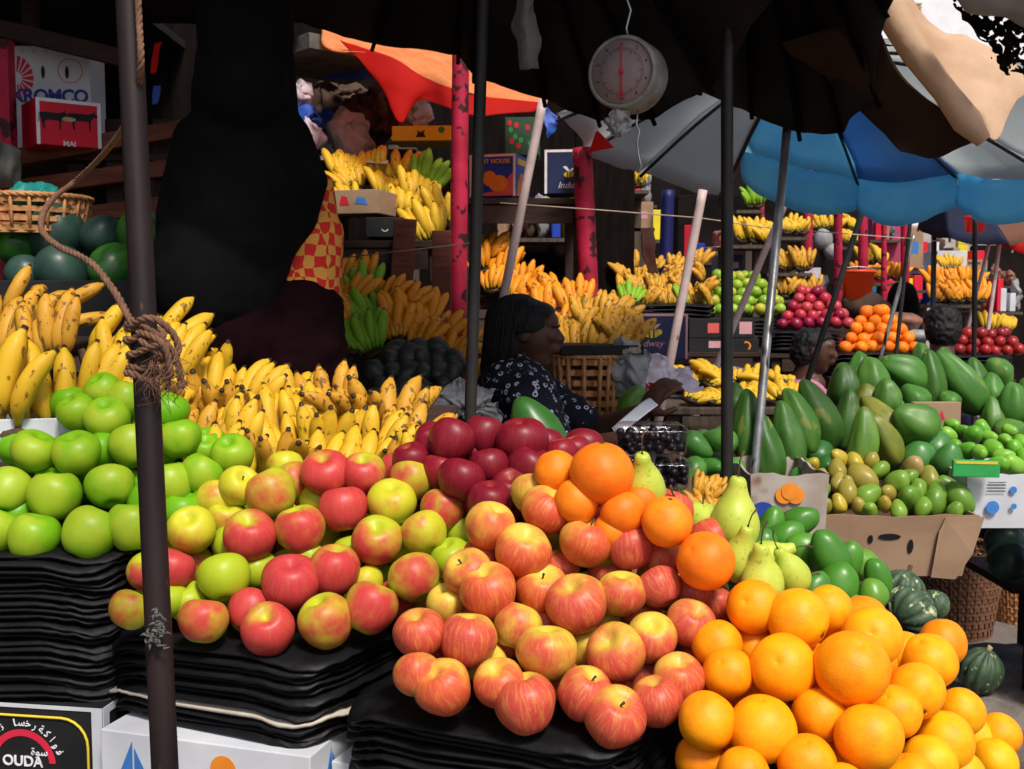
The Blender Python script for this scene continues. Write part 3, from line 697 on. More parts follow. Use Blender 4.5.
# A: green apples, B: blushed apples, C: striped apples
angB = math.atan2(-.40, .916); angC = math.atan2(-.36, .933)
zA, zB, zC = .943, .823, .768
def corner_of(px, py, z, w, ang):      # near corner is the right one: left corner = near - u*w
    n = PZ(px, py, z); return (n.x-math.cos(ang)*w, n.y-math.sin(ang)*w)
stA = tray_stack((-1.10, 1.735), R(-1.5), .475, .42, zA, 22, .0106, 'the green apples', 1)
cB = corner_of(318, 664, zB, .42, angB); stB = tray_stack(cB, angB, .42, .46, zB, 12, .0108, 'the blushed apples', 2, (8,))
cC = corner_of(628, 752, zC, .44, angC); stC = tray_stack(cC, angC, .44, .50, zC, 9, .0115, 'the striped apples', 3)
zAb = zA-22*.0106-.006; zBb = zB-12*.0108-.006; zCb = zC-9*.0115-.006
# cartons under the stacks
cx, cy = stA[0].x, stA[0].y
bA = Carton('fruit_carton', (-.650-.565*math.cos(R(9)), 1.70+.565*math.sin(R(9)), zAb-.30), R(-9), .565, .42, .30, 'card_black', 'black fruit carton with red arc and white lettering under green apple trays', edge=None)
mb = MB()
mb.box((.556, -.0008, .15), (.018, .0016, .30)); mb.box((.2725, -.0008, .297), (.549, .0016, .006)); mb.box((.5658, .010, .15), (.0016, .018, .30)); mb.box((.5658, .22, .294), (.0016, .40, .012)); mb.build('white_edge', MT['card_white'], bA.root)
o_ = []; 
pts = [(.02, .281)]+[(.495+.045*math.sin(R(a)), .236+.045*math.cos(R(a))) for a in range(0, 91, 15)]+[(.54, .02)]
mb = MB(); mb.tube([Vector((x, -.0022, z)) for x, z in pts], .0022, 6); mb.build('yellow_line', INK['yellow'], bA.root)
bA.shape(arcband(.425, .200, .047, .058, 5, 170), 'red', name='red_arc')
ar = ['\ufee1', '\ufe8e', '\ufee8', '\ufee7', ' ', '\ufe8e', '\ufeb3', '\ufea7', '\ufead', '\ufe94', '\ufedb', '\ufe8d', '\ufeed', '\ufed3']
for i, ch in enumerate(ar):
    if ch == ' ': continue
    a = R(150-i*10); bA.text(ch, .425+.069*math.cos(a), .200+.069*math.sin(a), .017, 'white', rot=a-math.pi/2, name='arabic_lettering')
bA.text('\ufeb3\ufeee\ufe93'[::-1], .455, .222, .018, 'white', name='arabic_lettering')
bA.text('OUDA', .425, .205, .024, 'white', bold=.0004, name='lettering')
bB = Carton('fruit_carton', (0, 0, 0), R(-17), .36, .46, .30, 'card_white', 'white fruit carton with small blue sailboat print under the blushed apples')
n_ = PZ(310, 757, zBb); bB.root.location = (n_.x-math.cos(R(-17))*.36, n_.y-math.sin(R(-17))*.36, zBb-.30)
def boat(bx, u, v, s, face='front'):
    bx.shape([(u-s*.5, v-s*.1), (u-.05*s, v-s*.1), (u-.05*s, v+s*.9)], 'skyblue', face, 'sail_print')
    bx.shape([(u+.02*s, v-s*.1), (u+.45*s, v-s*.1), (u+.02*s, v+s*.7)], 'skyblue', face, 'sail_print')
    bx.shape([(u-.5*s, v-.2*s), (u+.5*s, v-.2*s), (u+.3*s, v-.42*s), (u-.35*s, v-.42*s)], 'skyblue', face, 'hull_print')
boat(bB, .060, .242, .05); boat(bB, .07, .248, .045, 'side'); bB.shape(circ(.216, .262, .022), 'orange', name='orange_print'); bB.shape(circ(.20, .195, .10, ry=.018), 'green', name='green_print')
bC = Carton('fruit_carton', (0, 0, 0), angC, .46, .50, .30, 'card_white', 'white carton under the striped apple trays at the bottom edge')
n_ = PZ(628, 812, zCb); bC.root.location = (n_.x-math.cos(angC)*.46, n_.y-math.sin(angC)*.46, zCb-.30)
table(-1.5, -.02, 1.42, 2.25, min(zAb, zBb)-.306, 'plank table under the left and middle cartons')
bA.root.location.z = zAb-.30
# lift for carton A so it also rests: stack of two planks between
table(-.02, 1.0, 1.25, 2.2, zCb-.306, 'plank table under the striped apples and oranges')
dz = (zAb-.30)-(min(zAb, zBb)-.306)
if dz > .01:
    sp = MB(); sp.box((-.93, 1.78, min(zAb, zBb)-.306+dz/2), (.54, .34, dz-.001)); tag(sp.build('wooden_block', MT['wood_dark'], origin=(-.93, 1.78, 0)), 'dark wooden block under the black carton', 'block')
# ---------------- foreground fruit ----------------
GREEN = [(104,392,37),(125,400,36),(78,413,39),(107,419,46),(34,452,47),(77,454,49),(99,450,42,'g',.03),(132,446,44),(8,492,49),(55,497,53),(110,487,49),(-6,532,50),(34,538,51),(90,534,54),(132,527,50),(18,515,44,'g',.05),
 (168,412,42,'g',.04),(180,439,43),(158,446,44,'g',.04),(170,484,48),(201,474,43),(233,456,43),(182,512,44,'g',.03),(204,450,34,'y',.05),(211,499,40,'g',.04),(150,505,44,'g',.04)]
DA = lambda px, py: 1.775+(535-py)*.0017
pile('granny', GREEN, DA, 1.0, 'green apple heap', 'apple', 'green apples heaped on black trays', 20, 11, stems=.0)
BL = [(192,531,48,'y'),(217,500,42,'y',.03),(226,518,40,'y',.04),(239,487,41,'y'),(250,537,53,'r'),(271,494,50,'m'),(326,474,50,'r'),(364,475,44,'r'),(293,482,42,'m',.04),(343,509,50,'r'),(301,530,50,'m'),(392,503,50,'y'),(411,480,45,'m'),
 (442,510,44,'m'),(377,541,51,'m'),(424,534,48,'y'),(334,571,51,'r'),(291,583,59,'R'),(414,578,52,'m'),(452,560,42,'g',.03),(462,532,43,'g',.05),(224,578,54,'g'),(203,621,51,'m'),(130,610,44,'m'),(189,603,42,'g',.05),(250,611,45,'r',.03),(268,630,53,'r'),
 (326,622,54,'m'),(370,608,53,'m'),(366,582,36,'y',.05),(326,597,36,'m',.06),(172,569,46,'R'),(150,572,44,'m',.04),(350,553,36,'g',.06),(308,560,40,'g',.05),(280,520,40,'g',.07),(402,545,40,'g',.06),(256,570,42,'g',.06),(232,545,40,'g',.05),(395,600,40,'r',.07),(168,600,40,'g',.03),(285,468,38,'y',.06),(318,500,38,'y',.06)]
DB = lambda px, py: 1.625+(630-py)*.00155
pile('blush', BL, DB, 1.0, 'blushed apple heap', 'apple', 'blushed apples heaped on black trays', 20, 12, stems=.15)
ST_ = [(490,527,50,'o'),(533,495,46,'y',.04),(546,510,53,'o'),(523,552,57,'o'),(586,543,56,'o'),(630,547,49,'R'),(663,557,46,'r',.03),(469,573,50,'o',.01),(489,592,57,'o'),(447,604,40,'y',.05),(420,634,53,'r'),(468,641,57,'r'),(417,675,47,'m'),(444,688,58,'o'),(518,627,50,'m',.02),
 (500,684,52,'o'),(526,704,62,'r'),(546,653,62,'m'),(577,605,63,'r'),(621,594,51,'m'),(542,590,54,'o',.03),(617,654,60,'r'),(652,639,51,'m'),(690,624,50,'r'),(659,588,46,'R'),(691,592,42,'r',.03),(716,604,38,'r',.05),(585,647,42,'y',.06),(679,680,52,'o'),(585,695,55,'r'),(657,702,52,'r'),
 (615,718,62,'r'),(507,642,44,'R',.06),(560,570,44,'r',.06),(610,572,44,'r',.06),(640,612,42,'R',.06),(486,620,44,'R',.06),(640,676,42,'R',.06),(560,680,44,'o',.06),(482,556,40,'r',.05),(570,520,38,'m',.05),(700,655,44,'R',.05),(602,625,40,'y',.07),(470,612,40,'r',.08),(608,682,44,'r',.05),(486,665,42,'y',.05),(548,625,42,'R',.06)]
DC = lambda px, py: 1.43+(715-py)*.00115
pile('striped', ST_, DC, 1.0, 'striped apple heap', 'apple', 'striped apples heaped on black trays', 20, 13, stems=.2)
DK = [(452,441,47,'R'),(433,446,38,'R',.05),(412,461,38,'R',.04),(484,436,42,'R',.03),(522,442,53,'R'),(461,480,49,'R'),(489,467,41,'R'),(441,472,38,'r',.04),(490,503,45,'R'),(561,455,34,'r',.03),(530,469,48,'R',.01),(505,470,38,'R',.05),(545,447,40,'R',.06),(478,500,38,'R',.05),(510,490,42,'R',.02),(552,476,40,'r',.04),(575,452,34,'r',.05),(500,448,40,'R',.06),(468,452,40,'R',.06)]
DD = lambda px, py: 1.80+(480-py)*.0016
pile('darkred', DK, DD, 1.0, 'dark red heap', 'apple', 'dark red apples behind the striped heap', 18, 14, stems=0)
def orange_pile(lst, Dfun, where, group, tol, seed, name, look, cols, button):
    rng = random.Random(seed); objs = []
    for it in lst:
        px, py, w = it[:3]; D = Dfun(px, py)+(it[3] if len(it) > 3 else 0); p = P(px, py, D); f = D*CT-(p.z-CH)*ST; r = w/F*f/2
        a, b = cols; k = rng.random(); c = tuple(a[i]*(1-k)+b[i]*k for i in range(3))
        c = (c[0], c[1]*(1+.22*max(0, min(1, (px-820)/160))) if name == 'orange' and look == 'bright orange' else c[1], c[2])  # yellower towards the right: the stronger light there put into the peel colour
        rot = (rng.uniform(-.9, .5), rng.uniform(-.6, .6), rng.uniform(0, 6)) if rng.random() < button else (rng.uniform(2.0, 4.4), rng.uniform(-.7, .7), rng.uniform(0, 6))
        o = spawn(rng.choice(ORANGE), name, p, rot, r/.0393, c); o['look'] = look; objs.append(o); PLACED.append((p, r))
    rowlabels(objs, where, name, group, tol); return objs
MAND = [(602,473,63),(556,471,43,.05),(577,501,46,.03),(623,513,45,.02),(667,522,51),(706,561,58),(612,530,38,.04),(640,500,36,.05)]
DE = lambda px, py: 1.60+(515-py)*.001
orange_pile(MAND, DE, 'between striped apples and pears', 'deep orange oranges on top of the striped apple heap', 20, 21, 'orange', 'deep orange fruit', ((.88, .20, .008), (.92, .26, .01)), .8)
ORG = [(798,619,61),(829,609,47,.05),(754,607,54,.02),(783,667,65),(872,637,60,.01),(852,669,74,-.03),(928,662,57,.02),(916,691,55),(895,712,52,.03),(820,715,55,.02),(869,738,67,-.01),(762,729,67),(807,764,58),(961,712,47),(945,741,58),(999,735,43),(994,762,46),(929,764,56),(911,782,56),
 (815,668,50,.07),(842,790,52),(728,673,51,.02),(717,645,50,.03),(707,721,58),(743,775,54),(754,647,40,.07),(735,748,50,.08),(765,690,48,.08),(840,700,48,.08),(905,655,46,.09),(975,738,44,.06),(870,700,46,.08),(790,745,48,.09),(785,640,46,.08),(700,760,50,.06),(960,775,50)]
DF = lambda px, py: 1.36+(750-py)*.0011+max(0, px-880)*.0022
orange_pile(ORG, DF, 'front right orange heap', 'oranges heaped at the front right', 20, 22, 'orange', 'bright orange', ((.93, .31, .003), (.97, .41, .004)), .0)
# hidden fruit inside the heaps
def mk(kind, nm, s, group, label, cat):
    def f(p, rng):
        if nm == 'orange': o = spawn(rng.choice(ORANGE), nm, p, (rng.uniform(0, 6),)*3, .96, (.92, .30, .004))
        else: o = spawn(rng.choice(APPLE[kind]), nm, p, face_cam_rot(rng), .96, LOOKS[rng.choice('ymrg' if kind != 'darkred' else 'R')] if kind != 'granny' else LOOKS['g'])
        return tag(o, label, cat, group)
    return f
fill(mk('granny', 'apple', 1, 'green apples heaped on black trays', 'green apple mostly hidden inside the green heap', 'apple'), DA, (-40, 245, 400, 560), zA, .037, 2.12, 1500, 'mostly hidden green apple', 'apple', 'green apple heap', 'green apples heaped on black trays')
fill(mk('blush', 'apple', 1, 'blushed apples heaped on black trays', 'blushed apple mostly hidden inside the blushed heap', 'apple'), DB, (150, 480, 470, 650), zB, .037, 1.98, 2500, 'mostly hidden blushed apple', 'apple', 'blushed apple heap', 'blushed apples heaped on black trays')
fill(mk('striped', 'apple', 1, 'striped apples heaped on black trays', 'striped apple mostly hidden inside the striped heap', 'apple'), DC, (432, 715, 510, 735), zC, .037, 1.78, 2500, 'mostly hidden striped apple', 'apple', 'striped apple heap', 'striped apples heaped on black trays')
fill(mk('darkred', 'apple', 1, 'dark red apples behind the striped heap', 'dark red apple mostly hidden behind the striped heap', 'apple'), DD, (410, 590, 440, 560), .90, .036, 2.0, 1200, 'mostly hidden dark red apple', 'apple', 'dark red heap', 'dark red apples behind the striped heap')
fill(mk('', 'orange', 1, 'oranges heaped at the front right', 'orange mostly hidden inside the front right heap', 'orange'), DF, (700, 1010, 610, 800), .70, .040, 1.72, 2500, 'mostly hidden orange', 'orange', 'front right orange heap', 'oranges heaped at the front right')
# supports hidden behind / below: tray stack under dark red apples, board under oranges
tray_stack((-.16, 1.80), R(0), .36, .30, .915, 12, .0115, 'the dark red apples', 4)
def rimbox(c, ang, w, d, h, mt, label, rim=None):
    b = Carton('fruit_box', c, ang, w, d, h, mt, label, open_=True)
    if rim:
        m2 = MB(); 
        for (cc, dd) in (((w/2, -.003, h+.001), (w+.012, .012, .014)), ((w/2, d+.003, h+.001), (w+.012, .012, .014)), ((-.003, d/2, h+.001), (.012, d-.006, .014)), ((w+.003, d/2, h+.001), (.012, d-.006, .014))): m2.box(cc, dd)
        m2.build('rim', INK[rim], b.root)
    return b
Carton('white_carton', (P(-30, 0, 1.98).x, 1.97, P(0, 462, 1.98).z), R(14), .175, .12, .078, 'card_white', 'small white open box behind the green apples at left edge', open_=True)
MB().box((P(0, 0, 2.0).x, 2.06, P(0, 464, 1.98).z/2-.06)).build('x', MT['wood_dark']) if False else None
rimbox((.19, 1.30, zCb+.002), R(27), .50, .34, .075, 'card_black', 'shallow dark box under the front right oranges')
# pears
prs = []
for (px, py, w, up, az, D) in [(643,486,46,-25,10,1.68),(702,524,46,-55,0,1.70),(735,518,50,-4,5,1.66),(741,556,40,-3,20,1.60),(752,566,34,10,-20,1.64),(762,580,46,-8,10,1.57),(790,572,36,-35,0,1.60),(700,590,36,60,0,1.64),(722,560,36,30,0,1.66),(655,500,34,-60,0,1.76),(716,540,36,-30,0,1.70),(776,600,38,50,0,1.62),(768,556,34,70,0,1.66)]:
    p = P(px, py, D); s = w/F*D/.076
    o = spawn(random.choice(PEAR), 'pear', p, Euler((R(az), R(up), random.uniform(0, 1.0))), s); spawn(PSTEM, 'stem', (0, 0, 0), parent=o); o['look'] = 'yellow-green pear'; prs.append(o); PLACED.append((p, .035))
rowlabels(prs, 'among pears left of green mangoes', 'pear', 'pears between the oranges and the mangoes', 22)
# green mangoes by the squashes
mg = []
gcol = [(.07, .23, .02), (.10, .29, .025), (.06, .20, .02), (.13, .29, .03)]
for (px, py, w, h, tilt, D) in [(786,536,34,40,60,1.98),(803,552,38,44,-50,1.95),(828,558,42,62,-18,1.9),(837,583,44,46,30,1.86),(871,594,31,34,0,1.86),(877,580,28,46,-15,1.92),(852,609,36,30,80,1.84),(812,590,36,44,40,1.82),(770,524,26,40,20,2.02),(800,520,30,40,70,2.1),(845,560,34,44,30,2.02),(820,612,36,40,20,1.80),(786,590,36,44,10,1.78),(860,565,34,40,-60,2.06),(760,545,34,40,30,1.95)]:
    p = P(px, py, D); a = w/F*D/2; b = h/F*D/2
    o = spawn(random.choice(MANGO), 'mango', p, Euler((random.uniform(-.2, .2), R(-tilt) if False else R(tilt), random.uniform(-.3, .3))), (a/.036, a/.034, b/.048), random.choice(gcol)); o['look'] = 'glossy green mango'; mg.append(o)
rowlabels(mg, 'heap between pears and dark squashes', 'mango', 'green mangoes behind the oranges', 22)
rimbox((.36, 1.66, .66), R(4), .26, .48, .12, 'card', 'brown open box holding the pears and green mangoes')
table(.35, .70, 2.21, 2.75, .55, 'low plank table behind the orange heap')
# squashes
sq = []
for (px, py, w, rx, D, lab) in [(910,612,50,R(70),2.25,'dark ridged squash on its side right of the green mangoes'),(931,606,34,R(40),2.28,'mottled squash behind the dark ridged squash'),(937,632,27,R(20),2.2,'small squash below the mottled one beside the orange heap'),(903,588,40,R(10),2.4,'dark squash at the back of the squash group'),(890,622,40,R(40),2.3,'dark squash half hidden behind the oranges')]:
    o = spawn(SQUASH, 'squash', P(px, py, D), (rx, .3, random.random()*3), w/F*D/.128); tag(o, lab, 'squash', 'dark squashes right of the mangoes')
    MB().tube([(0, 0, .045), (.004, 0, .062), (.012, .003, .075)], [.010, .007, .008], 8).build('stem', MT['stem'], o)
Carton('fruit_box', (.70, 2.16, .565), R(-2), .17, .30, .12, 'card_black', 'dark box under the squashes', open_=True)
table(.66, .865, 2.14, 2.50, .56, 'small low table under the squashes')
gp = P(980, 671, 3.25)
o = spawn(SQUASH, 'squash', gp, (R(15), R(8), .4), .062/.072*1.05, None); o.scale = (.92, .92, 1.25); tag(o, 'striped green squash standing on the stone ledge by itself', 'squash')
MB().tube([(0, 0, .045), (.002, 0, .060), (.006, 0, .068)], [.012, .008, .009], 8).build('stem', INK['tan'], o)
# front-left pole and rope
a = P(127, -30, 1.42); b = P(166, 790, 1.27)
d = (b-a).normalized(); pole = MB(); foot = b+d*((b.z)/-d.z)
pole.tube([a-d*.6, a, b, foot], .0158, 24); po = pole.build('canopy_pole', MT['pole_dark'], origin=foot); tag(po, 'dark brown steel pole in front of the green apples, roped near its middle', 'pole')
tp = MB()
for i in range(46):
    q = P(157+random.gauss(0, 6), 630+random.gauss(0, 9), 1.268)+Vector((0, 0, 0)); tp.tube([q, q+Vector((random.gauss(0, .003), -.002-random.random()*.003, random.gauss(0, .004))), q+Vector((random.gauss(0, .005), -.002, random.gauss(0, .005)))], [.0012, .0016, .0005], 5)
tag(tp.build('tape_scrap', MT['sack_grey']), 'torn scrap of tape stuck low on the brown pole', 'tape')
def rope(mb, pts, r, turns=60, strands=3, seg=10):
    """twisted rope through the points"""
    P_ = [Vector(p) for p in pts]; path = []
    for i in range(len(P_)-1):
        for k in range(seg): path.append(crom(P_[max(0, i-1)], P_[i], P_[i+1], P_[min(len(P_)-1, i+2)], k/seg))
    path.append(P_[-1]); fine = []
    for i in range(len(path)-1):
        L_ = (path[i+1]-path[i]).length; k = max(1, int(L_/(r*1.2)))
        for q in range(k): fine.append(path[i].lerp(path[i+1], q/k))
    fine.append(path[-1]); n = len(fine); prev = None; fr = []
    for i, p in enumerate(fine):
        t = (fine[min(i+1, n-1)]-fine[max(0, i-1)]).normalized(); x = (prev-t*prev.dot(t)).normalized() if prev is not None else t.orthogonal().normalized(); prev = x; fr.append((x, t.cross(x)))
    s = 0
    for k in range(strands):
        pp = []; s = 0
        for i, p in enumerate(fine):
            if i: s += (fine[i]-fine[i-1]).length
            a = s/r*.9+2*math.pi*k/strands; pp.append(p+(fr[i][0]*math.cos(a)+fr[i][1]*math.sin(a))*r*.5)
        mb.tube(pp, r*.62, 6)
rp = MB(); pc = P(147, 345, 1.355); pz = d
rope(rp, [P(137, -20, 1.39), P(139, 20, 1.385), P(141, 60, 1.37), P(138, 90, 1.40)], .0042)
rope(rp, [P(133, 112, 1.45), P(118, 136, 1.62), P(98, 160, 1.85), P(74, 182, 1.95), P(56, 196, 1.85), P(44, 212, 1.65), P(42, 230, 1.55), P(58, 246, 1.48), P(90, 262, 1.42), P(112, 288, 1.38), P(124, 308, 1.36), P(132, 322, 1.335)], .0046)
for k in range(6):
    pts = []; off = -.028+k*.010
    for i in range(15):
        t_a = 2*math.pi*i/14; rr = .0225+.002*math.sin(k*2+i)
        c = pc+pz*off*-1; pts.append(c+Vector((math.cos(t_a)*rr, math.sin(t_a)*rr, .012*math.sin(t_a+k)+.004*math.cos(3*t_a+k))))
    rope(rp, pts, .0044)
rope(rp, [P(132, 325, 1.33), P(148, 318, 1.315), P(166, 326, 1.32), P(178, 345, 1.33), P(172, 362, 1.325), P(158, 352, 1.315), P(140, 340, 1.32)], .0044)
rope(rp, [P(140, 352, 1.32), P(158, 345, 1.31), P(172, 350, 1.32), P(180, 372, 1.325), P(182, 388, 1.32)], .004)
rope(rp, [P(138, 332, 1.325), P(155, 338, 1.31), P(166, 350, 1.31), P(170, 372, 1.315), P(165, 380, 1.32)], .004)
rng = random.Random(5)
for k in range(90):
    s = P(rng.uniform(150, 184), rng.uniform(355, 385), 1.318); e = s+Vector((rng.gauss(0, .012), rng.uniform(-.008, .008), -rng.uniform(.005, .04))); m_ = (s+e)/2+Vector((rng.gauss(0, .008), 0, rng.gauss(0, .004)))
    rp.tube([s, m_, e], [.0006, .0005, .0003], 4)
tag(rp.build('rope', MT['jute']), 'frayed brown jute rope knotted around the front pole', 'rope')
# ---------------- bananas in front ----------------
hands = []
def put_hand(px, py, D, lean, yaw, roll, kind='banana', n=6, sc=1.0, seed=0, spread=.9, where=None):
    h = hand_of_bananas(P(px, py, D), (R(lean), R(roll), R(yaw)), kind, n, sc, seed, spread); h['look'] = 'yellow banana hand'; return h
rng = random.Random(31)
mid = []
for (py, D, xs, ln) in [(502, 2.02, (238, 280, 322, 362, 402, 428), 12), (476, 2.12, (196, 240, 286, 330, 374, 412), 16), (450, 2.22, (180, 222, 266, 312, 356, 398), 20), (425, 2.32, (172, 205, 250, 296, 342), 24), (402, 2.42, (165, 205), 30)]:
    for x in xs:
        y2 = py-max(0, 250-x)*.10+rng.uniform(-5, 5)
        mid.append(put_hand(x+rng.uniform(-5, 5), y2, D, -ln*.5+rng.uniform(-10, 8), rng.choice((0, 0, 0, 180))+rng.uniform(-40, 40), rng.uniform(-18, 18), rng.choice(['banana', 'banana', 'banana_old']), rng.choice((5, 6, 6, 7)), .98, rng.randint(0, 9999), rng.uniform(.7, 1.1)))
rowlabels(mid, 'heap behind blushed apples', 'bananas', 'hands of bananas behind the blushed apples', 20)
lft = []
for (px, py, D, ln, yaw, rl, n, sc, kd) in [(8,425,2.0,-2,-30,8,3,1.15,0),(50,430,2.04,-2,20,-14,3,1.15,0),(98,418,2.10,-4,5,26,5,1.05,0),(130,420,2.16,-6,10,42,4,1.0,0),(52,360,2.28,-10,0,-4,5,1.05,1),(8,362,2.34,-14,-10,6,4,1.0,1),(96,362,2.36,-14,10,48,3,1.05,0),(160,352,2.34,-14,0,52,3,.95,0),(12,322,2.48,-20,10,34,3,.9,1),(165,385,2.28,-10,-10,16,5,1.0,0),(55,318,2.5,-20,0,72,2,.9,1),(128,385,2.3,-12,0,5,5,1.05,0)]:
    lft.append(put_hand(px, py, D, ln, yaw, rl, 'banana_old' if kd else 'banana', n, sc, px+py, .6))
rowlabels(lft, 'heap left of brown pole', 'bananas', 'hands of bananas at the left edge', 20)
# sloping slat racks that carry the bananas
def rack(x0, x1, y0, z0, y1, z1, label, mt='wood_dark', boards=7):
    r = empty('banana_rack', ((x0+x1)/2, y0, 0)); tag(r, label, 'rack'); mb = MB(); w = x1-x0
    for i in range(boards):
        f = i/(boards-1); mb.bar((-w/2, (y1-y0)*f, z0+(z1-z0)*f), (w/2, (y1-y0)*f, z0+(z1-z0)*f), math.hypot(y1-y0, z1-z0)/boards*.9, .016, up=(0, -(z1-z0), (y1-y0)))
    mb.build('slats', MT[mt], r)
    for sx in (-1, 1):
        MB().bar((sx*(w/2-.03), 0, z0-.02), (sx*(w/2-.03), y1-y0, z1-.02), .04, .025).build('rail', MT[mt], r)
        MB().box((sx*(w/2-.03), .02, (z0-.04)/2), (.04, .04, z0-.04)).build('leg', MT[mt], r)
        MB().box((sx*(w/2-.03), y1-y0, (z1-.04)/2), (.04, .04, z1-.04)).build('leg', MT[mt], r)
    return r
rack(-.83, -.13, 2.10, .83, 2.56, 1.08, 'sloping slatted rack under the middle bananas')
rack(-1.35, -.84, 2.16, .98, 2.6, 1.24, 'sloping slatted rack under the left bananas')
# ---------------- left shelf: crates, cartons, melons ----------------
D0 = 2.95
me_ = []
for (px, py, w, kind, lab) in [(57,234,56,0,'largest dark watermelon, under the cane basket'),(103,236,42,0,'dark watermelon right of the largest one, back row'),(140,232,44,1,'green striped watermelon behind the brown pole'),(62,272,52,0,'dark watermelon below the largest one'),(115,268,50,1,'dull green watermelon left of the pole, lower row'),(25,275,40,0,'dark watermelon at the left end of the lower row'),(148,262,36,0,'dark watermelon half hidden by the pole'),(18,245,44,1,'green watermelon under the basket at the left edge')]:
    D = D0+(0.1 if py < 250 else 0); s = w/F*D/.17; o = spawn(MELONG if kind else MELON, 'watermelon', P(px, py, D), (random.random()*3, random.random()*3, 0), s); tag(o, lab, 'watermelon', 'watermelons on the left shelf')
zm = P(60, 300, D0).z
c_ = Carton('melon_crate', (P(-30, 300, D0).x, D0-.14, zm-.10), R(3), .62, .34, .15, 'card_black', 'black crate holding the watermelons', open_=True)
table(-1.75, -.80, 2.8, 3.5, zm-.105, 'dark shelf table under the watermelons')
def wicker(name, c, rt, rb, h, nv, nh, label, cat='basket', mt='wicker', sq=False, rot=0, sw=.009, rim=.012, sx=1.0, holes=True):
    root = empty(name, c, rot); tag(root, label, cat)
    def at(a, f):
        r = rb+(rt-rb)*f
        if sq: e = 2/3.; return Vector((math.copysign(abs(math.cos(a))**e, math.cos(a))*r*sx, math.copysign(abs(math.sin(a))**e, math.sin(a))*r, h*f))
        return Vector((math.cos(a)*r*sx, math.sin(a)*r, h*f))
    mb = MB()
    for j in range(nh):
        f = (j+.5)/nh; n = nv*4; pts = []
        for k in range(n+1):
            a = 2*math.pi*k/n; p = at(a, f); o_ = Vector((math.cos(a), math.sin(a), 0)); p += o_*sw*.45*(math.cos(a*nv+math.pi*(j % 2))); pts.append(p)
        for k in range(n):
            a1, b1 = pts[k], pts[k+1]; hh = Vector((0, 0, h/nh*(.28 if holes else .47))); th = Vector((math.cos(2*math.pi*k/n), math.sin(2*math.pi*k/n), 0))*sw*.3
            mb.add([a1-hh, b1-hh, b1+hh, a1+hh, a1-hh-th, b1-hh-th, b1+hh-th, a1+hh-th], [(0,1,2,3),(7,6,5,4),(3,2,6,7),(4,5,1,0)], 0, False)
    mb.build('woven_bands', MT[mt], root)
    mb = MB()
    for k in range(nv): a = 2*math.pi*k/nv; mb.tube([at(a, 0), at(a, .5), at(a, 1)], sw*.5, 6)
    mb.build('stakes', MT[mt], root)
    mb = MB(); pts = [at(2*math.pi*k/48, 1) for k in range(49)]; rope(mb, pts, rim, seg=2); mb.build('rim', MT[mt], root)
    mb = MB(); pts = [at(2*math.pi*k/32, 0) for k in range(32)]; mb.prism(pts, (0, 0, .008)); mb.build('base', MT[mt], root)
    return root
bz = P(30, 226, 3.0).z
wicker('cane_basket', (P(16, 226, 3.0).x, 3.08, bz-.02), .165, .15, .10, 22, 4, 'open weave cane basket on top of the watermelons', sw=.010, rim=.008)
tc_ = MB(); tc_.ball((0, 0, 0), (.075, .07, .028), 48, 30); crinkle(tc_, .018, 16, 2); o = tc_.build('cloth_bundle', MT['teal']); o.location = P(30, 196, 3.05); tag(o, 'teal plastic bundle lying in the cane basket', 'bundle')
# slatted wooden rack behind: red-brown planks
rk = empty('plank_shelf', (P(100, 200, 3.4).x, 3.4, 0)); tag(rk, 'red-brown plank shelf rack behind the watermelons', 'shelf'); off = rk.location
for (x0, y0, x1, y1, th) in [(18,158,190,128,17),(24,188,170,168,15),(66,218,170,204,14),(-10,26,130,60,14),(60,228,165,222,9)]:
    MB().bar(P(x0, y0, 3.4)-off, P(x1, y1, 3.4)-off, .05, th/F*3.4, up=(0, 1, 0)).build('plank', MT['wood' if y0 > 100 else 'wood_dark'], rk, bevel=.003)
for (x, y0, y1, D) in [(74,165,235,3.46),(112,120,235,3.46),(160,120,240,3.46),(30,-20,235,3.95)]:
    MB().box((P(x, 0, D).x-off.x, D-3.4, (P(x, y0, D).z)/2), (.05, .04, P(x, y0, D).z)).build('post', MT['wood_dark'], rk)
MB().box((0, .25, P(0, 152, 3.4).z-.012), (.9, .46, .02)).build('board', MT['wood_dark'], rk)
zs = P(30, 147, 3.36).z
c1 = Carton('meat_carton', P(37, 147, 3.26), R(37), .185, .17, .135, 'card_red', 'red carton with two black cattle silhouettes on the plank shelf', edge='white')
c1.root.location.z = zs-.004
c1.shape(circ(.092, .078, .020, 16, ry=.007), 'tan', name='handle_hole', dz=.0022)
def cow(u, v, s, flip=1):
    pts = [(-1,.28),(-.95,.36),(-.4,.38),(.3,.36),(.55,.44),(.75,.62),(.72,.44),(.95,.30),(.88,.16),(.66,.18),(.5,0),(.45,-.25),(.42,-.75),(.34,-.75),(.33,-.2),(.2,-.12),(-.3,-.12),(-.5,-.16),(-.62,-.3),(-.58,-.75),(-.68,-.75),(-.8,-.25),(-.88,.1),(-.96,-.3),(-1.02,-.3)]
    c1.shape([(u+flip*x*s, v+y*s) for x, y in pts], 'black', name='cattle_print')
cow(.050, .078, .044, 1); cow(.135, .082, .044, 1); c1.text('MAI', .092, .006, .022, 'white', bold=.0003)
c2 = Carton('fruit_carton', P(14, 107, 3.50), R(4), .235, .16, .335, 'card_white', 'white carton with blue lettering and pink fan emblem behind the red one'); c2.root.location.z = zs-.004; c2.root.rotation_euler.x = 0
for ch_, dx in zip('KROMCO', range(6)): pass
c2.text('KROMCO', .112, .180, .056, 'blue', bold=.0018, sp=.92)
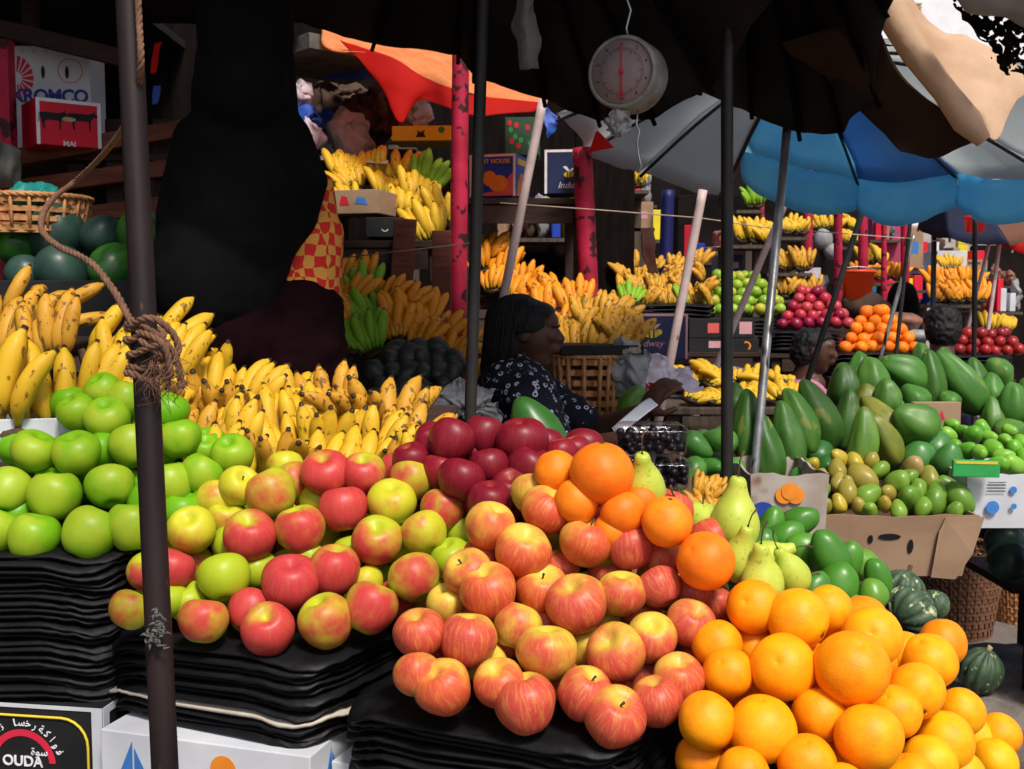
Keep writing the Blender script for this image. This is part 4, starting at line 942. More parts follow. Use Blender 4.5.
for k in range(9):
    a = R(-75+k*19); c2.shape([(.008+.02*math.cos(a-.09), .235+.02*math.sin(a-.09)), (.008+.055*math.cos(a-.12), .235+.07*math.sin(a-.12)), (.008+.055*math.cos(a+.12), .235+.07*math.sin(a+.12)), (.008+.02*math.cos(a+.09), .235+.02*math.sin(a+.09))], 'red', name='fan_print')
for u in (.092, .165): c2.shape(circ(u, .255, .006, 14, ry=.020), 'black', name='handle_hole')
c2.shape(arcband(.175, .26, .036, .038, 0, 359, 40), 'red', name='ring_print')
for i, ch_ in enumerate('APPLES'): c2.text(ch_, .03+i*.036, .318, .014, 'pink')
pp = P(6, 146, 3.25); MB().box((0, 0, 0), (.055, .055, .34)).build('mesh_post', MT['pole_red'], bevel=.003).location = P(5, 92, 3.25)
bpy.data.objects['mesh_post'].name = 'pink_post'; o = bpy.data.objects['pink_post']; tag(o, 'pink mesh-wrapped post at the left edge beside the cartons', 'post'); 
me = o.data; me.transform(Matrix.Translation((0, 0, -P(5, 92, 3.25).z+1.3))); me.transform(Matrix.Diagonal((1, 1, 1, 1)))
bpy.data.objects.remove(o); o = MB().box((0, 0, P(5, 40, 3.25).z/2), (.05, .05, P(5, 40, 3.25).z)).build('pink_post', MT['pole_red'], bevel=.003); o.location = (P(4, 90, 3.25).x, 3.25, 0); tag(o, 'pink mesh-wrapped post at the left edge beside the cartons', 'post')
o = patch('hanging_cloth', [[(-8, 146, 3.22), (8, 143, 3.18), (22, 150, 3.2)], [(-8, 170, 3.2), (8, 170, 3.15), (21, 175, 3.2)], [(-8, 190, 3.22), (6, 188, 3.18), (20, 188, 3.2)]], MT['sack_grey'], crumple=.012, freq=14); tag(o, 'grey cloth hanging below the red carton', 'cloth')
for (x0, y0, x1, y1, D, mt, nm, lab) in [(157,42,153,72,3.2,'red_canvas','ribbon','red ribbon hanging in the dark behind the pole'),(157,86,155,104,3.2,'sack_blue','plastic_scrap','blue plastic scrap hanging below the red ribbon')]:
    o = patch(nm, [[(x0-3, y0, D), (x0+4, y0, D-.01)], [(x1-2, y1, D), (x1+3, y1, D)]], MT[mt], crumple=.006, freq=20); tag(o, lab, 'scrap')
# ---------------- canopies ----------------
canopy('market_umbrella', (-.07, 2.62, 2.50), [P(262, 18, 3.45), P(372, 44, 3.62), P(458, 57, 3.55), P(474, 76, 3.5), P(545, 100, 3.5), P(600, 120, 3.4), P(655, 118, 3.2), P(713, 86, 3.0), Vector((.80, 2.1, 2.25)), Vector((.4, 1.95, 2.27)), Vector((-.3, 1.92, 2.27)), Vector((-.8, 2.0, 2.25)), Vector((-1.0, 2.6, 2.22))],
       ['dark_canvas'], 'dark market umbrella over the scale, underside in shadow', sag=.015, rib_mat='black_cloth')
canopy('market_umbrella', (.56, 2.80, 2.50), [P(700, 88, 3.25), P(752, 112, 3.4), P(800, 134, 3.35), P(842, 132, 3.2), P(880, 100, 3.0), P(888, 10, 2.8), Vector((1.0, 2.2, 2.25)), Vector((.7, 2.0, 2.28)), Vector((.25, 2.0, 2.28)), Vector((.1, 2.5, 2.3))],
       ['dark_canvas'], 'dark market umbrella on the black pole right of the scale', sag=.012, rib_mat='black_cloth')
o = MB().tube([P(470, 424, 2.6)+Vector((-.02, 0, -1.05)), P(470, 424, 2.6), P(483, 0, 2.62), (-.07, 2.62, 2.48)], .0145, 14).build('canopy_pole', MT['pole_black']); tag(o, 'black umbrella pole left of the seated woman', 'pole')
o = MB().tube([P(727, 486, 2.8)+Vector((0, 0, -.86)), P(727, 486, 2.8), P(727, 60, 2.8), (.56, 2.80, 2.48)], .0155, 14).build('canopy_pole', MT['pole_black']); tag(o, 'black umbrella pole right of the hanging scale', 'pole')
# dark tarpaulin roof at upper left
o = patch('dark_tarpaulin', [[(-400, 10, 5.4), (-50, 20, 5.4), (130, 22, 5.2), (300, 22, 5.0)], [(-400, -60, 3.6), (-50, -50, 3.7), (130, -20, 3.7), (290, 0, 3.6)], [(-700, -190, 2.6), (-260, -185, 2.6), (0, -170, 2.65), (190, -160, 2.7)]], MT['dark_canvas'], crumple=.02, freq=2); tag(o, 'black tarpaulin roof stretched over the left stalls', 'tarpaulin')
# tan sun-lit tarp at the upper right
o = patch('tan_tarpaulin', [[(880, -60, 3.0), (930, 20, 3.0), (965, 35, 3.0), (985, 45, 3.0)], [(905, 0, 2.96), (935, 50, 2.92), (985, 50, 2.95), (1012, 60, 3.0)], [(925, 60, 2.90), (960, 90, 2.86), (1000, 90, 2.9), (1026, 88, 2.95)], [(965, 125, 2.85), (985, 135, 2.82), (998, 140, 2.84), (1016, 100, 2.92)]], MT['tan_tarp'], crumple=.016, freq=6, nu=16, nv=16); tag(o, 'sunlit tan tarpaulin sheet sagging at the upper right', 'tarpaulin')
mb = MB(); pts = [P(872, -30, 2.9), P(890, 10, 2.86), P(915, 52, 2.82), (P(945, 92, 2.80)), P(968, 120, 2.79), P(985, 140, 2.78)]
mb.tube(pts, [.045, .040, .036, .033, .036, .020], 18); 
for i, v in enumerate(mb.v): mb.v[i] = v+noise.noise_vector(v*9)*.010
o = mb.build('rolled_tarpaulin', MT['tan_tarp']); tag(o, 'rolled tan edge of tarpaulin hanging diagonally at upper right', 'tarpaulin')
o = patch('tarpaulin_underside', [[(780, 40, 3.1), (830, 30, 3.0), (868, 20, 2.95)], [(800, 62, 3.15), (860, 80, 3.0), (905, 75, 2.92)], [(850, 100, 3.1), (905, 120, 2.98), (955, 118, 2.9)], [(900, 152, 3.0), (935, 160, 2.95), (985, 140, 2.85)]], MT['underside_shade_canvas'], crumple=.015, freq=5); tag(o, 'tarpaulin flap below the tan roll, underside shade put into its dark brown', 'tarpaulin')
o = patch('tattered_tarpaulin', [[(940, -20, 2.7), (990, -30, 2.6), (1060, -40, 2.5)], [(975, 25, 2.72), (1010, 10, 2.62), (1060, 10, 2.5)], [(985, 45, 2.75), (1020, 40, 2.66), (1070, 40, 2.55)], [(1010, 78, 2.78), (1035, 90, 2.7), (1080, 90, 2.6)]], MT['black_cloth'], crumple=.03, freq=16, nu=60, nv=60, hole=(48, .30, 1.7)); tag(o, 'black tattered tarpaulin edge at the top right corner', 'tarpaulin')
o = patch('pale_tarpaulin', [[(930, -60, 2.5), (1000, -80, 2.45), (1080, -90, 2.4)], [(955, -8, 2.55), (1000, -10, 2.5), (1070, -10, 2.45)], [(975, 8, 2.58), (1005, 20, 2.55), (1070, 42, 2.5)]], MT['pale_tarp'], crumple=.02, freq=8); tag(o, 'pale grey tarpaulin strip above the tattered black one', 'tarpaulin')
# blue and grey umbrella
rim = [P(556, 116, 4.2), P(580, 152, 4.45), P(640, 172, 4.6), P(720, 196, 4.7), P(742, 150, 4.6), P(858, 180, 4.7), P(957, 174, 4.6), P(1060, 178, 4.4), P(1180, 120, 4.0), P(1130, 80, 3.8), P(1000, 52, 3.75), P(880, 40, 3.8), P(740, 20, 3.85), P(610, 60, 4.0)]
canopy('patchwork_umbrella', tuple(P(800, 46, 4.3)), rim, ['grey_canvas', 'grey_canvas', 'grey_canvas', 'rust_canvas', 'blue_canvas', 'blue_dim', 'grey_canvas', 'grey_canvas', 'grey_canvas', 'grey_canvas', 'grey_canvas', 'grey_canvas', 'grey_canvas'], 'large grey, rust and blue umbrella with hanging blue valance', sag=.02, drop=.05, valance=(.17, (4, 5, 6), 'blue_canvas'), rib_mat='pole_black')
o = MB().tube([P(750, 520, 3.0)+Vector((-.02, 0, -.75)), P(750, 520, 3.0), P(787, 128, 3.15)], .0125, 14).build('canopy_pole', MT['pole_silver']); tag(o, 'silver pole with peeling paint leaning right, beside papayas', 'pole')
# red canopy, its sun glow coloured in as a peach panel
rt = empty('red_awning', P(440, 90, 4.3)); tag(rt, 'red cloth awning glowing peach in the sun above the yellow carton', 'awning'); ro = rt.location
def sub(p): return p-ro
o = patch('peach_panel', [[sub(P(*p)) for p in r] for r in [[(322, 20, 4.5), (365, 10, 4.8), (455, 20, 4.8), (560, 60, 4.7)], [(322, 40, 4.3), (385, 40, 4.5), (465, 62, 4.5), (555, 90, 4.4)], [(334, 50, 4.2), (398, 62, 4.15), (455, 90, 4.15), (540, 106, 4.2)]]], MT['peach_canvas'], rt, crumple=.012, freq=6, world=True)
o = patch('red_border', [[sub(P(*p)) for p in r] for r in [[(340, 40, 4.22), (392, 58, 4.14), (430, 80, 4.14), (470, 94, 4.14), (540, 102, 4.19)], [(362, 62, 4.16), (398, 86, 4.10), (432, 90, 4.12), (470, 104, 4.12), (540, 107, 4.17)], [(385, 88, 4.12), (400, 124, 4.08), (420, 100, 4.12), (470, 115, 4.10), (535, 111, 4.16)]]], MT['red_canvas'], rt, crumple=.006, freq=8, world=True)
# ---------------- hanging scale ----------------
sc = empty('hanging_scale', P(622, 72, 2.45), R(-26)); tag(sc, 'round white dial scale hanging from the dark canopy', 'scale')
sc.scale = (.93, .93, .93); k_ = 2.45/F; RX = Matrix.Rotation(R(90), 4, 'X')
mb = MB(); mb.lathe([(.001, -.09), (.072, -.09), (.086, -.083), (.086, .0), (.082, .008), (.076, .008), (.076, .003), (.001, .003)], 48, M=Matrix.Rotation(R(90), 3, 'X')); hb = mb.build('housing', MT['scale_body'], sc)
mb = MB(); mb.lathe([(.001, .0045), (.0755, .0045), (.0755, .003)], 48, M=Matrix.Rotation(R(90), 3, 'X')); dial_ = mb.build('dial', MT['scale_dial'], sc)
mb = MB()
for i in range(60):
    a = 2*math.pi*i/60; r0 = .050 if i % 5 else .044
    mb.bar((math.cos(a)*r0, -.0052, math.sin(a)*r0), (math.cos(a)*.056, -.0052, math.sin(a)*.056), .0006, .0010 if i % 5 else .0016, up=(0, 1, 0))
mb.build('dial_marks', INK['black'], dial_)
for i, s_ in enumerate(['0', '2', '4', '6', '8', '10', '12', '14', '16', '18']):
    a = math.pi/2-2*math.pi*i/10; text_mesh('dial_number', s_, .011, frame((math.cos(a)*.064, -.0050, math.sin(a)*.064), (1, 0, 0), (0, 0, 1)), INK['black'], dial_, ext=.0003)
mb = MB(); mb.prism([(-.0022, -.008, -.048), (.0022, -.008, -.048), (.0012, -.008, .066), (-.0012, -.008, .066)], (0, .0012, 0)); mb.prism([(-.010, -.008, -.062), (-.006, -.008, -.062), (.0, -.008, -.050), (.006, -.008, -.062), (.010, -.008, -.062), (.0015, -.008, -.042), (-.0015, -.008, -.042)], (0, .0012, 0)); mb.ball((0, -.0075, 0), .006, 14, 8); mb.build('pointer', INK['red'], dial_)
mb = MB(); mb.tube([(0, .04, .085), (-.005, .04, .11), (.006, .04, .15), (-.012, .04, .20), (-.006, .04, .42)], .003, 8); mb.build('hook_wire', MT['steel'], sc)
mb = MB(); mb.tube([(.03, .03, -.084), (.026, .03, -.12), (.034, .03, -.135), (.028, .03, -.16), (.032, .03, -.19), (.04, .03, -.22), (.030, .03, -.232), (.022, .03, -.222)], .0025, 8); mb.build('lower_hook', MT['steel'], sc)
mb = MB(); mb.ball((0, 0, 0), (.028, .02, .030), 40, 28); crinkle(mb, .016, 40, 3); o = mb.build('plastic_bag', MT['bag_white']); o.location = P(617, 124, 2.46); tag(o, 'small crumpled plastic bag tied under the scale', 'bag')
o = patch('plastic_bag', [[(518, -10, 2.4), (527, -10, 2.38), (536, -10, 2.4)], [(512, 25, 2.4), (524, 20, 2.37), (535, 30, 2.4)], [(518, 48, 2.4), (530, 45, 2.37), (541, 42, 2.4)], [(522, 70, 2.4), (531, 70, 2.38), (539, 69, 2.4)]], MT['sack_grey'], crumple=.010, freq=18); tag(o, 'thin grey bag hanging from the canopy left of the scale', 'bag')
# ---------------- people ----------------
def head_body(mb, c, s, yaw, pitch=0, female=True):
    """head made of overlapping volumes (joined by the remesh): c = centre of skull, s = head height, faces +x before yaw"""
    Mx = Matrix.Rotation(yaw, 3, 'Z') @ Matrix.Rotation(pitch, 3, 'Y'); c = Vector(c)
    def b(p, r, rot=None): mb.ball(c+Mx @ (Vector(p)*s), tuple(q*s for q in r), 24, 16, Mx @ rot if rot is not None else Mx)
    b((-.06, 0, .10), (.43, .33, .37)); b((.12, 0, .0), (.27, .28, .38)); b((.13, 0, -.22), (.22, .20, .20)); b((.22, 0, -.33), (.12, .12, .10))   # skull, face, jaw, chin
    b((.30, 0, .20), (.10, .23, .14)); b((.27, 0, .07), (.12, .23, .12)); b((.33, .13, .02), (.08, .09, .09)); b((.33, -.13, .02), (.08, .09, .09))                                # forehead, cheeks
    capsule(mb, c+Mx @ (Vector((.385, 0, .12))*s), .028*s, c+Mx @ (Vector((.455, 0, -.02))*s), .062*s)
    b((.41, .045, -.035), (.05, .045, .035)); b((.41, -.045, -.035), (.05, .045, .035))
    b((.385, 0, -.135), (.085, .11, .036)); b((.375, 0, -.190), (.080, .095, .038)); b((.30, 0, -.16), (.10, .13, .10)); b((.0, .315, .0), (.075, .03, .10)); b((.0, -.315, .0), (.075, .03, .10))
    capsule(mb, c+Mx @ (Vector((-.10, 0, -.15))*s), .22*s, c+Mx @ (Vector((-.18, 0, -.62))*s), .24*s)
    return Mx
def hand(mb, w, dirv, up, s=1.0, curl=.5):
    """palm and five separate curled fingers growing from wrist w"""
    x = Vector(dirv).normalized(); z = (Vector(up)-x*Vector(up).dot(x)).normalized(); y = z.cross(x); w = Vector(w)
    mb.ball(w+x*.045*s, (.048*s, .038*s, .016*s), 18, 12, Matrix((x, y, z)).transposed())
    for i, (o_, ln) in enumerate([(-.030, .068), (-.010, .078), (.010, .074), (.029, .058)]):
        p = w+x*.078*s+y*o_*s; d_ = x.copy(); r = .0092*s
        for k in range(3):
            d_ = (d_*math.cos(curl*(.5+.4*k))-z*math.sin(curl*(.5+.4*k))).normalized(); q = p+d_*ln*s*(.44, .32, .24)[k]; capsule(mb, p, r, q, r*.9, 10); p = q; r *= .9
    p = w+x*.02*s-y*.030*s; q = p+(x*.6-y*.7-z*.3).normalized()*.040*s; capsule(mb, p, .0125*s, q, .0105*s, 10); capsule(mb, q, .0105*s, q+(x*.85-y*.15-z*.5).normalized()*.032*s, .009*s, 10)
# seated woman facing right
hc = P(528, 335, 3.2); H = .215
mb = MB(); Mx = head_body(mb, hc, H, R(-12), R(4)); f_ = Mx @ Vector((1, 0, 0))
neck = hc+Vector((-.04, 0, -.14)); chest = P(518, 425, 3.2)
capsule(mb, neck, .055, chest+Vector((0, 0, .06)), .09); mb.ball(chest, (.12, .17, .20)); mb.ball(chest+Vector((.0, .02, -.28)), (.15, .18, .2)); capsule(mb, chest+Vector((0, 0, -.3)), .15, chest+Vector((.30, .02, -.42)), .10)
shR = chest+Vector((.02, -.17, .10)); elR = P(560, 455, 2.98); wrR = P(622, 440, 2.86)
capsule(mb, shR, .055, elR, .042); capsule(mb, elR, .040, wrR, .026); hand(mb, wrR, (1, -.1, -.1), (0, -.2, 1), 1.0, .5)
shL = chest+Vector((.02, .17, .10)); elL = P(598, 430, 3.25); wrL = P(643, 412, 3.12)
capsule(mb, shL, .055, elL, .042); capsule(mb, elL, .040, wrL, .026); hand(mb, wrL, (.55, -.2, .75), (-.7, -.6, .2), .95, .7)
for sy in (-.10, .12): 
    kn = chest+Vector((.42, sy, -.42)); capsule(mb, chest+Vector((.05, sy, -.44)), .09, kn, .065); capsule(mb, kn, .06, Vector((kn.x-.02, kn.y, .10)), .04); capsule(mb, (kn.x-.02, kn.y, .05), .04, (kn.x+.14, kn.y, .035), .03)
wo = mb.build('person', MT['skin'], origin=(hc.x, hc.y, 0)); remesh(wo, .0055); tag(wo, 'seated woman in a black white-patterned blouse, in profile facing right, holding paper', 'person')
def child_off(o): return Vector(o.location)
off = child_off(wo)
mb = MB()
def hb(p, r): mb.ball(hc-off+Mx @ (Vector(p)*H), tuple(q*H for q in r), 28, 20, Mx)
hb((-.10, 0, .17), (.45, .375, .35)); hb((-.34, 0, -.50), (.16, .28, .16)); hb((-.24, 0, -.08), (.32, .37, .36)); hb((-.30, 0, -.34), (.24, .30, .26)); hb((.10, 0, .33), (.25, .30, .14))
ho = mb.build('hair', MT['hair'], wo); remesh(ho, .006)
st_m = MB(); rg_ = random.Random(3)
for k in range(420):                              # locks combed down from the parting to the nape and cheek
    a = rg_.uniform(.50*math.pi, 1.50*math.pi) if k % 5 else rg_.choice((1, -1))*rg_.uniform(.36, .5)*math.pi; t0 = rg_.uniform(.0, .6); pts = []; lf = rg_.uniform(-.56, -.40) if k % 5 else .05
    for i in range(9):
        f = t0*.5+(1-t0*.5)*i/8; th = f*math.pi*.62; rad = math.sin(min(th, math.pi/2)); z_ = .17+.375*math.cos(th) if th < math.pi/2 else .17+(lf-.17)*((f-.806)/.194)
        wv = .014*math.sin(i*1.3+k); fl = 1.0+(.05*(f-.8)/.2 if f > .8 else 0)
        pts.append(hc-off+Mx @ (Vector((-.11+(.47*fl+wv)*rad*math.cos(a), (.395*fl+wv)*rad*math.sin(a), z_))*H))
    st_m.tube(pts, [.0022+.0012*math.sin(math.pi*i/8) for i in range(9)], 5)
st_m.build('hair_locks', MT['hair'], wo)
for sy in (-1, 1):
    e_ = MB(); e_.ball(hc-off+Mx @ (Vector((.335, sy*.115, .065))*H), .052*H, 16, 10); eye_ = e_.build('eye', INK['white'], wo)
    e_ = MB(); e_.ball(hc-off+Mx @ (Vector((.368, sy*.118, .062))*H), .028*H, 12, 8); e_.build('iris', INK['black'], eye_)
    e_ = MB(); e_.tube([hc-off+Mx @ (Vector((.40, sy*.05, .135))*H), hc-off+Mx @ (Vector((.40, sy*.12, .155))*H), hc-off+Mx @ (Vector((.36, sy*.19, .13))*H)], [.012*H, .014*H, .008*H], 8); e_.build('eyebrow', MT['hair'], wo)
m, t, b = nt('patterned_blouse'); v = coords(t); vo = N(t, 'ShaderNodeTexVoronoi', feature='F1'); vo.inputs['Scale'].default_value = 46; L(t, v, vo.inputs['Vector'])
r_ = ramp(t, vo.outputs['Distance'], [(.0, (0, 0, 0)), (.16, (0, 0, 0)), (.20, (1, 1, 1)), (.33, (1, 1, 1)), (.37, (0, 0, 0))]); n_ = noise_(t, v, 40, 2)
k = math_(t, 'MULTIPLY', r_, ramp(t, n_, [(.45, (0, 0, 0)), (.52, (1, 1, 1))])); L(t, mix(t, k, (.006, .007, .014), (.45, .48, .55)), b.inputs['Base Color']); b.inputs['Roughness'].default_value = .8; b.inputs['Specular IOR Level'].default_value = .2
MT['blouse'] = m
mb = MB(); C_ = chest-off
mb.ball(C_+Vector((-.01, 0, .0)), (.145, .20, .215)); capsule(mb, C_+Vector((-.02, -.12, .12)), .08, C_+Vector((-.02, .12, .12)), .08); mb.ball(C_+Vector((0, .02, -.28)), (.17, .20, .22))
capsule(mb, shR-off, .075, elR-off+Vector((-.02, 0, .03)), .062); capsule(mb, shL-off, .075, elL-off+Vector((-.05, 0, .02)), .062)
bo = mb.build('blouse', MT['blouse'], wo); remesh(bo, .008); cloth_folds(bo, .018, .06)
mb = MB(); 
for sy in (-.10, .12): capsule(mb, C_+Vector((.02, sy, -.42)), .13, C_+Vector((.40, sy, -.44)), .11); capsule(mb, C_+Vector((.42, sy, -.44)), .11, C_+Vector((.42, sy, -.80)), .12)
so_ = mb.build('skirt', MT['maroon'], wo); remesh(so_, .012)
tagp = patch('paper_sheet', [[(612, 428, 2.98), (640, 404, 3.08), (650, 398, 3.10)], [(618, 436, 2.94), (646, 414, 3.02), (658, 405, 3.05)]], MT['paper_white'], thick=.002); tag(tagp, 'white folded paper held in the seated woman\'s hand', 'paper')
st = empty('wooden_stool', (chest.x, chest.y, 0)); tag(st, 'wooden stool under the seated woman', 'stool'); zz = chest.z-.52
MB().box((0, 0, zz-.02), (.34, .34, .04)).build('seat', MT['wood_dark'], st)
for sx in (-.14, .14):
    for sy in (-.14, .14): MB().box((sx, sy, (zz-.04)/2), (.04, .04, zz-.04)).build('leg', MT['wood_dark'], st)
# standing person in black, leaning over the bananas
PD = 2.62; mb = MB()
def q(px, py, d=0): return P(px, py, PD+d)
base = Vector((q(245, 300).x, PD, 0)); fz = .30
head_body(mb, q(247, 42, -.03), .225, R(100), R(12))
capsule(mb, q(246, 90), .07, q(244, 130), .10); mb.ball(q(240, 185), (.13, .10, .20)); mb.ball(q(225, 262), (.09, .09, .16)); mb.ball(q(240, 345, .05), (.08, .06, .12))
for s_, (a1, a2, a3) in {0: (q(202, 138), q(184, 215, .05), q(215, 270, .2)), 1: (q(288, 138), q(303, 190, .05), q(262, 250, .2))}.items():
    capsule(mb, a1, .055, a2, .043); capsule(mb, a2, .042, a3, .028); hand(mb, a3, (.3, -.5, -.8), (0, -1, .4), 1.0, .5)
for x_ in (225, 270): kn = q(x_, 470, .05); capsule(mb, q(x_, 370, .05), .07, kn, .06); capsule(mb, kn, .055, Vector((kn.x, kn.y, fz+.06)), .04); capsule(mb, (kn.x, kn.y+.02, fz+.04), .036, (kn.x, kn.y-.13, fz+.03), .028)
pb = mb.build('person', MT['skin'], origin=base); remesh(pb, .007); tag(pb, 'standing person in a loose black robe and hood with patterned wrap, in deep shadow', 'person'); off = Vector(base)
mb = MB()
mb.ball(q(246, 30, -.02)-off, (.112, .15, .17)); mb.ball(q(246, 85, -.06)-off, (.10, .12, .12)); capsule(mb, q(246, 60, -.01)-off, .115, q(245, 105)-off, .125)
capsule(mb, q(213, 138)-off, .075, q(280, 142)-off, .075); mb.ball(q(238, 195)-off, (.165, .14, .23)); mb.ball(q(211, 275)-off, (.148, .14, .17)); mb.ball(q(235, 308, .02)-off, (.10, .10, .09))
capsule(mb, q(203, 142)-off, .070, q(184, 215, .01)-off, .065); capsule(mb, q(184, 215, .01)-off, .065, q(180, 280, .08)-off, .062)
capsule(mb, q(284, 146)-off, .072, q(305, 180)-off, .056); capsule(mb, q(305, 180)-off, .056, q(284, 255, .08)-off, .052); capsule(mb, q(266, 240)-off, .075, q(258, 318)-off, .04); capsule(mb, q(205, 262)-off, .10, q(236, 312)-off, .06)
ro_ = mb.build('robe', MT['black_cloth'], pb); remesh(ro_, .010); cloth_folds(ro_, .012, .12)
m, t, b = nt('red_yellow_print'); v = coords(t, (1, 1, 1)); ck = N(t, 'ShaderNodeTexChecker'); ck.inputs['Scale'].default_value = 38; dn = N(t, 'ShaderNodeVectorMath', operation='ADD'); L(t, v, dn.inputs[0])
nn = N(t, 'ShaderNodeTexNoise'); nn.inputs['Scale'].default_value = 18; L(t, v, nn.inputs['Vector']); sc_ = N(t, 'ShaderNodeVectorMath', operation='SCALE'); L(t, nn.outputs['Color'], sc_.inputs[0]); sc_.inputs['Scale'].default_value = .035; L(t, sc_.outputs[0], dn.inputs[1]); L(t, dn.outputs[0], ck.inputs['Vector'])
ck.inputs['Color1'].default_value = (.62, .018, .012, 1); ck.inputs['Color2'].default_value = (.72, .33, .05, 1); L(t, ck.outputs[0], b.inputs['Base Color']); b.inputs['Roughness'].default_value = .85
mb = MB(); capsule(mb, q(322, 185, .10)-off, .030, q(318, 240, .10)-off, .060); capsule(mb, q(316, 235, .10)-off, .070, q(302, 292, .10)-off, .098); wr = mb.build('patterned_wrap', m, pb); remesh(wr, .007)
mb = MB(); capsule(mb, q(298, 318, .06)-off, .110, q(304, 420, .06)-off, .13); capsule(mb, q(228, 335, .08)-off, .11, q(240, 420, .06)-off, .15); capsule(mb, q(250, 430, .06)-off, .16, Vector((0, .05, .55)), .19); mb.ball(q(235, 345, .03)-off, (.16, .13, .14)); mb.ball(q(292, 362, .03)-off, (.12, .12, .15)); sk = mb.build('skirt', MT['maroon'], pb); remesh(sk, .010); cloth_folds(sk, .03, .07)
pf = empty('wooden_platform', (base.x, PD+.08, 0)); tag(pf, 'low plank platform under the standing person', 'platform'); mb = MB()
for i in range(5): mb.box((0, -.22+i*.11, fz-.02), (.9, .10, .03))
mb.build('boards', MT['wood_dark'], pf)
for sx in (-.4, .4): MB().box((sx, 0, (fz-.036)/2), (.06, .5, fz-.036)).build('bearer', MT['wood_dark'], pf)
# second seller, pink shirt, behind papayas ; third seller dark hair far right
def seller(px, py, D, s, yaw, shirt, label, shw=.19, hatlike=False):
    c = P(px, py, D); mb = MB(); Mx = head_body(mb, c, s, yaw, R(8)); ch = c+Vector((-.05, 0, -.35)); o = Vector((c.x, c.y, 0))
    capsule(mb, c+Vector((0, 0, -.16)), .055, ch+Vector((0, 0, .1)), .08); mb.ball(ch, (.13, .17, .22)); mb.ball(ch+Vector((0, 0, -.3)), (.15, .18, .2))
    for sy in (-1, 1):
        a = ch+Vector((0, sy*.17, .10)); e = ch+Vector((.14, sy*.21, -.16)); w = ch+Vector((.36, sy*.12, -.20)); capsule(mb, a, .055, e, .04); capsule(mb, e, .04, w, .026); hand(mb, w, (1, 0, -.2), (0, 0, 1), 1, .5)
        kn = ch+Vector((.38, sy*.11, -.46)); capsule(mb, ch+Vector((.03, sy*.1, -.44)), .09, kn, .065); capsule(mb, kn, .06, (kn.x, kn.y, .08), .04); capsule(mb, (kn.x, kn.y, .045), .035, (kn.x+.13, kn.y, .035), .028)
    b_ = mb.build('person', MT['skin'], origin=o); remesh(b_, .009); tag(b_, label, 'person')
    mb = MB(); 
    for p, r in (((-.12, 0, .18), (.42, .36, .32)), ((-.22, 0, -.02), (.33, .36, .36)), ((.08, 0, .34), (.24, .28, .12))): mb.ball(c-o+Mx @ (Vector(p)*s), tuple(k*s for k in r), 20, 14, Mx)
    hs_ = mb.build('hair', MT['hair'], b_); remesh(hs_, .007); cloth_folds(hs_, .02, .02)
    mb = MB(); C2 = ch-o; mb.ball(C2, (.15, .20, .23)); capsule(mb, C2+Vector((0, -.13, .12)), .08, C2+Vector((0, .13, .12)), .08); mb.ball(C2+Vector((0, 0, -.3)), (.17, .20, .22))
    for sy in (-1, 1): capsule(mb, C2+Vector((0, sy*.17, .10)), .072, C2+Vector((.12, sy*.21, -.13)), .058)
    sh_ = mb.build('shirt', MT[shirt], b_); remesh(sh_, .010); cloth_folds(sh_, .02, .06); mb = MB()
    for sy in (-1, 1): capsule(mb, C2+Vector((.03, sy*.1, -.44)), .10, C2+Vector((.38, sy*.11, -.46)), .08); capsule(mb, C2+Vector((.38, sy*.11, -.46)), .075, C2+Vector((.38, sy*.11, -.85)), .06)
    remesh(mb.build('trousers', MT['navy_canvas'], b_), .012)
    s2 = MB(); s2.box((0, 0, (ch.z-.52)/2), (.34, .34, ch.z-.52)); oo = s2.build('crate_seat', MT['wood_dark'], origin=(0, 0, 0), bevel=.005); oo.location = (ch.x, ch.y, 0); tag(oo, 'wooden crate that serves as seat of the '+('pink-shirted' if shirt == 'pink_shirt' else 'dark-clothed')+' seller', 'crate')
    return b_
seller(815, 352, 5.4, .225, R(-20), 'pink_shirt', 'seller in a pink checked shirt seated behind the papayas, head bowed')
seller(942, 330, 5.6, .25, R(75), 'navy_canvas', 'dark-haired seller in dark clothes seated behind the far right papayas')
# ---------------- middle ground, left of centre ----------------
def hands_heap(lst, kind, look, where, group, tol, yaw0=0, lean0=-18, seed=1, sc=1.0, spreadyaw=40):
    rng = random.Random(seed); out = []
    for it in lst:
        px, py, D = it[:3]; kd = it[3] if len(it) > 3 else kind
        o = spawn(rng.choice(LOH[kd]), 'banana_hand', P(px, py, D), Euler((R(lean0+rng.uniform(-14, 14)), R(rng.uniform(-22, 22)), R(yaw0+rng.uniform(-spreadyaw, spreadyaw)))), sc*rng.uniform(.9, 1.08)); o['look'] = (look if kd == kind else look.replace('ripe', 'green').replace('orange-yellow', 'green')); out.append(o)
    rowlabels(out, where, 'bananas', group, tol); return out
def grid_heap(x0, x1, yb, yt, D0, D1, rows, cols, jit=.3, seed=0, taper=.0):
    rng = random.Random(seed); out = []
    for r in range(rows):
        f = r/max(1, rows-1); c = max(1, int(cols-taper*r)); a = x0+(x1-x0)*taper*f/cols/2*1; b = x1-(x1-x0)*taper*f/cols/2*1
        for k in range(c):
            g_ = (k+.5)/c; out.append((a+(b-a)*g_+rng.uniform(-jit, jit)*(x1-x0)/cols*.5, yb+(yt-yb)*f+rng.uniform(-2, 2), D0+(D1-D0)*f))
    return out
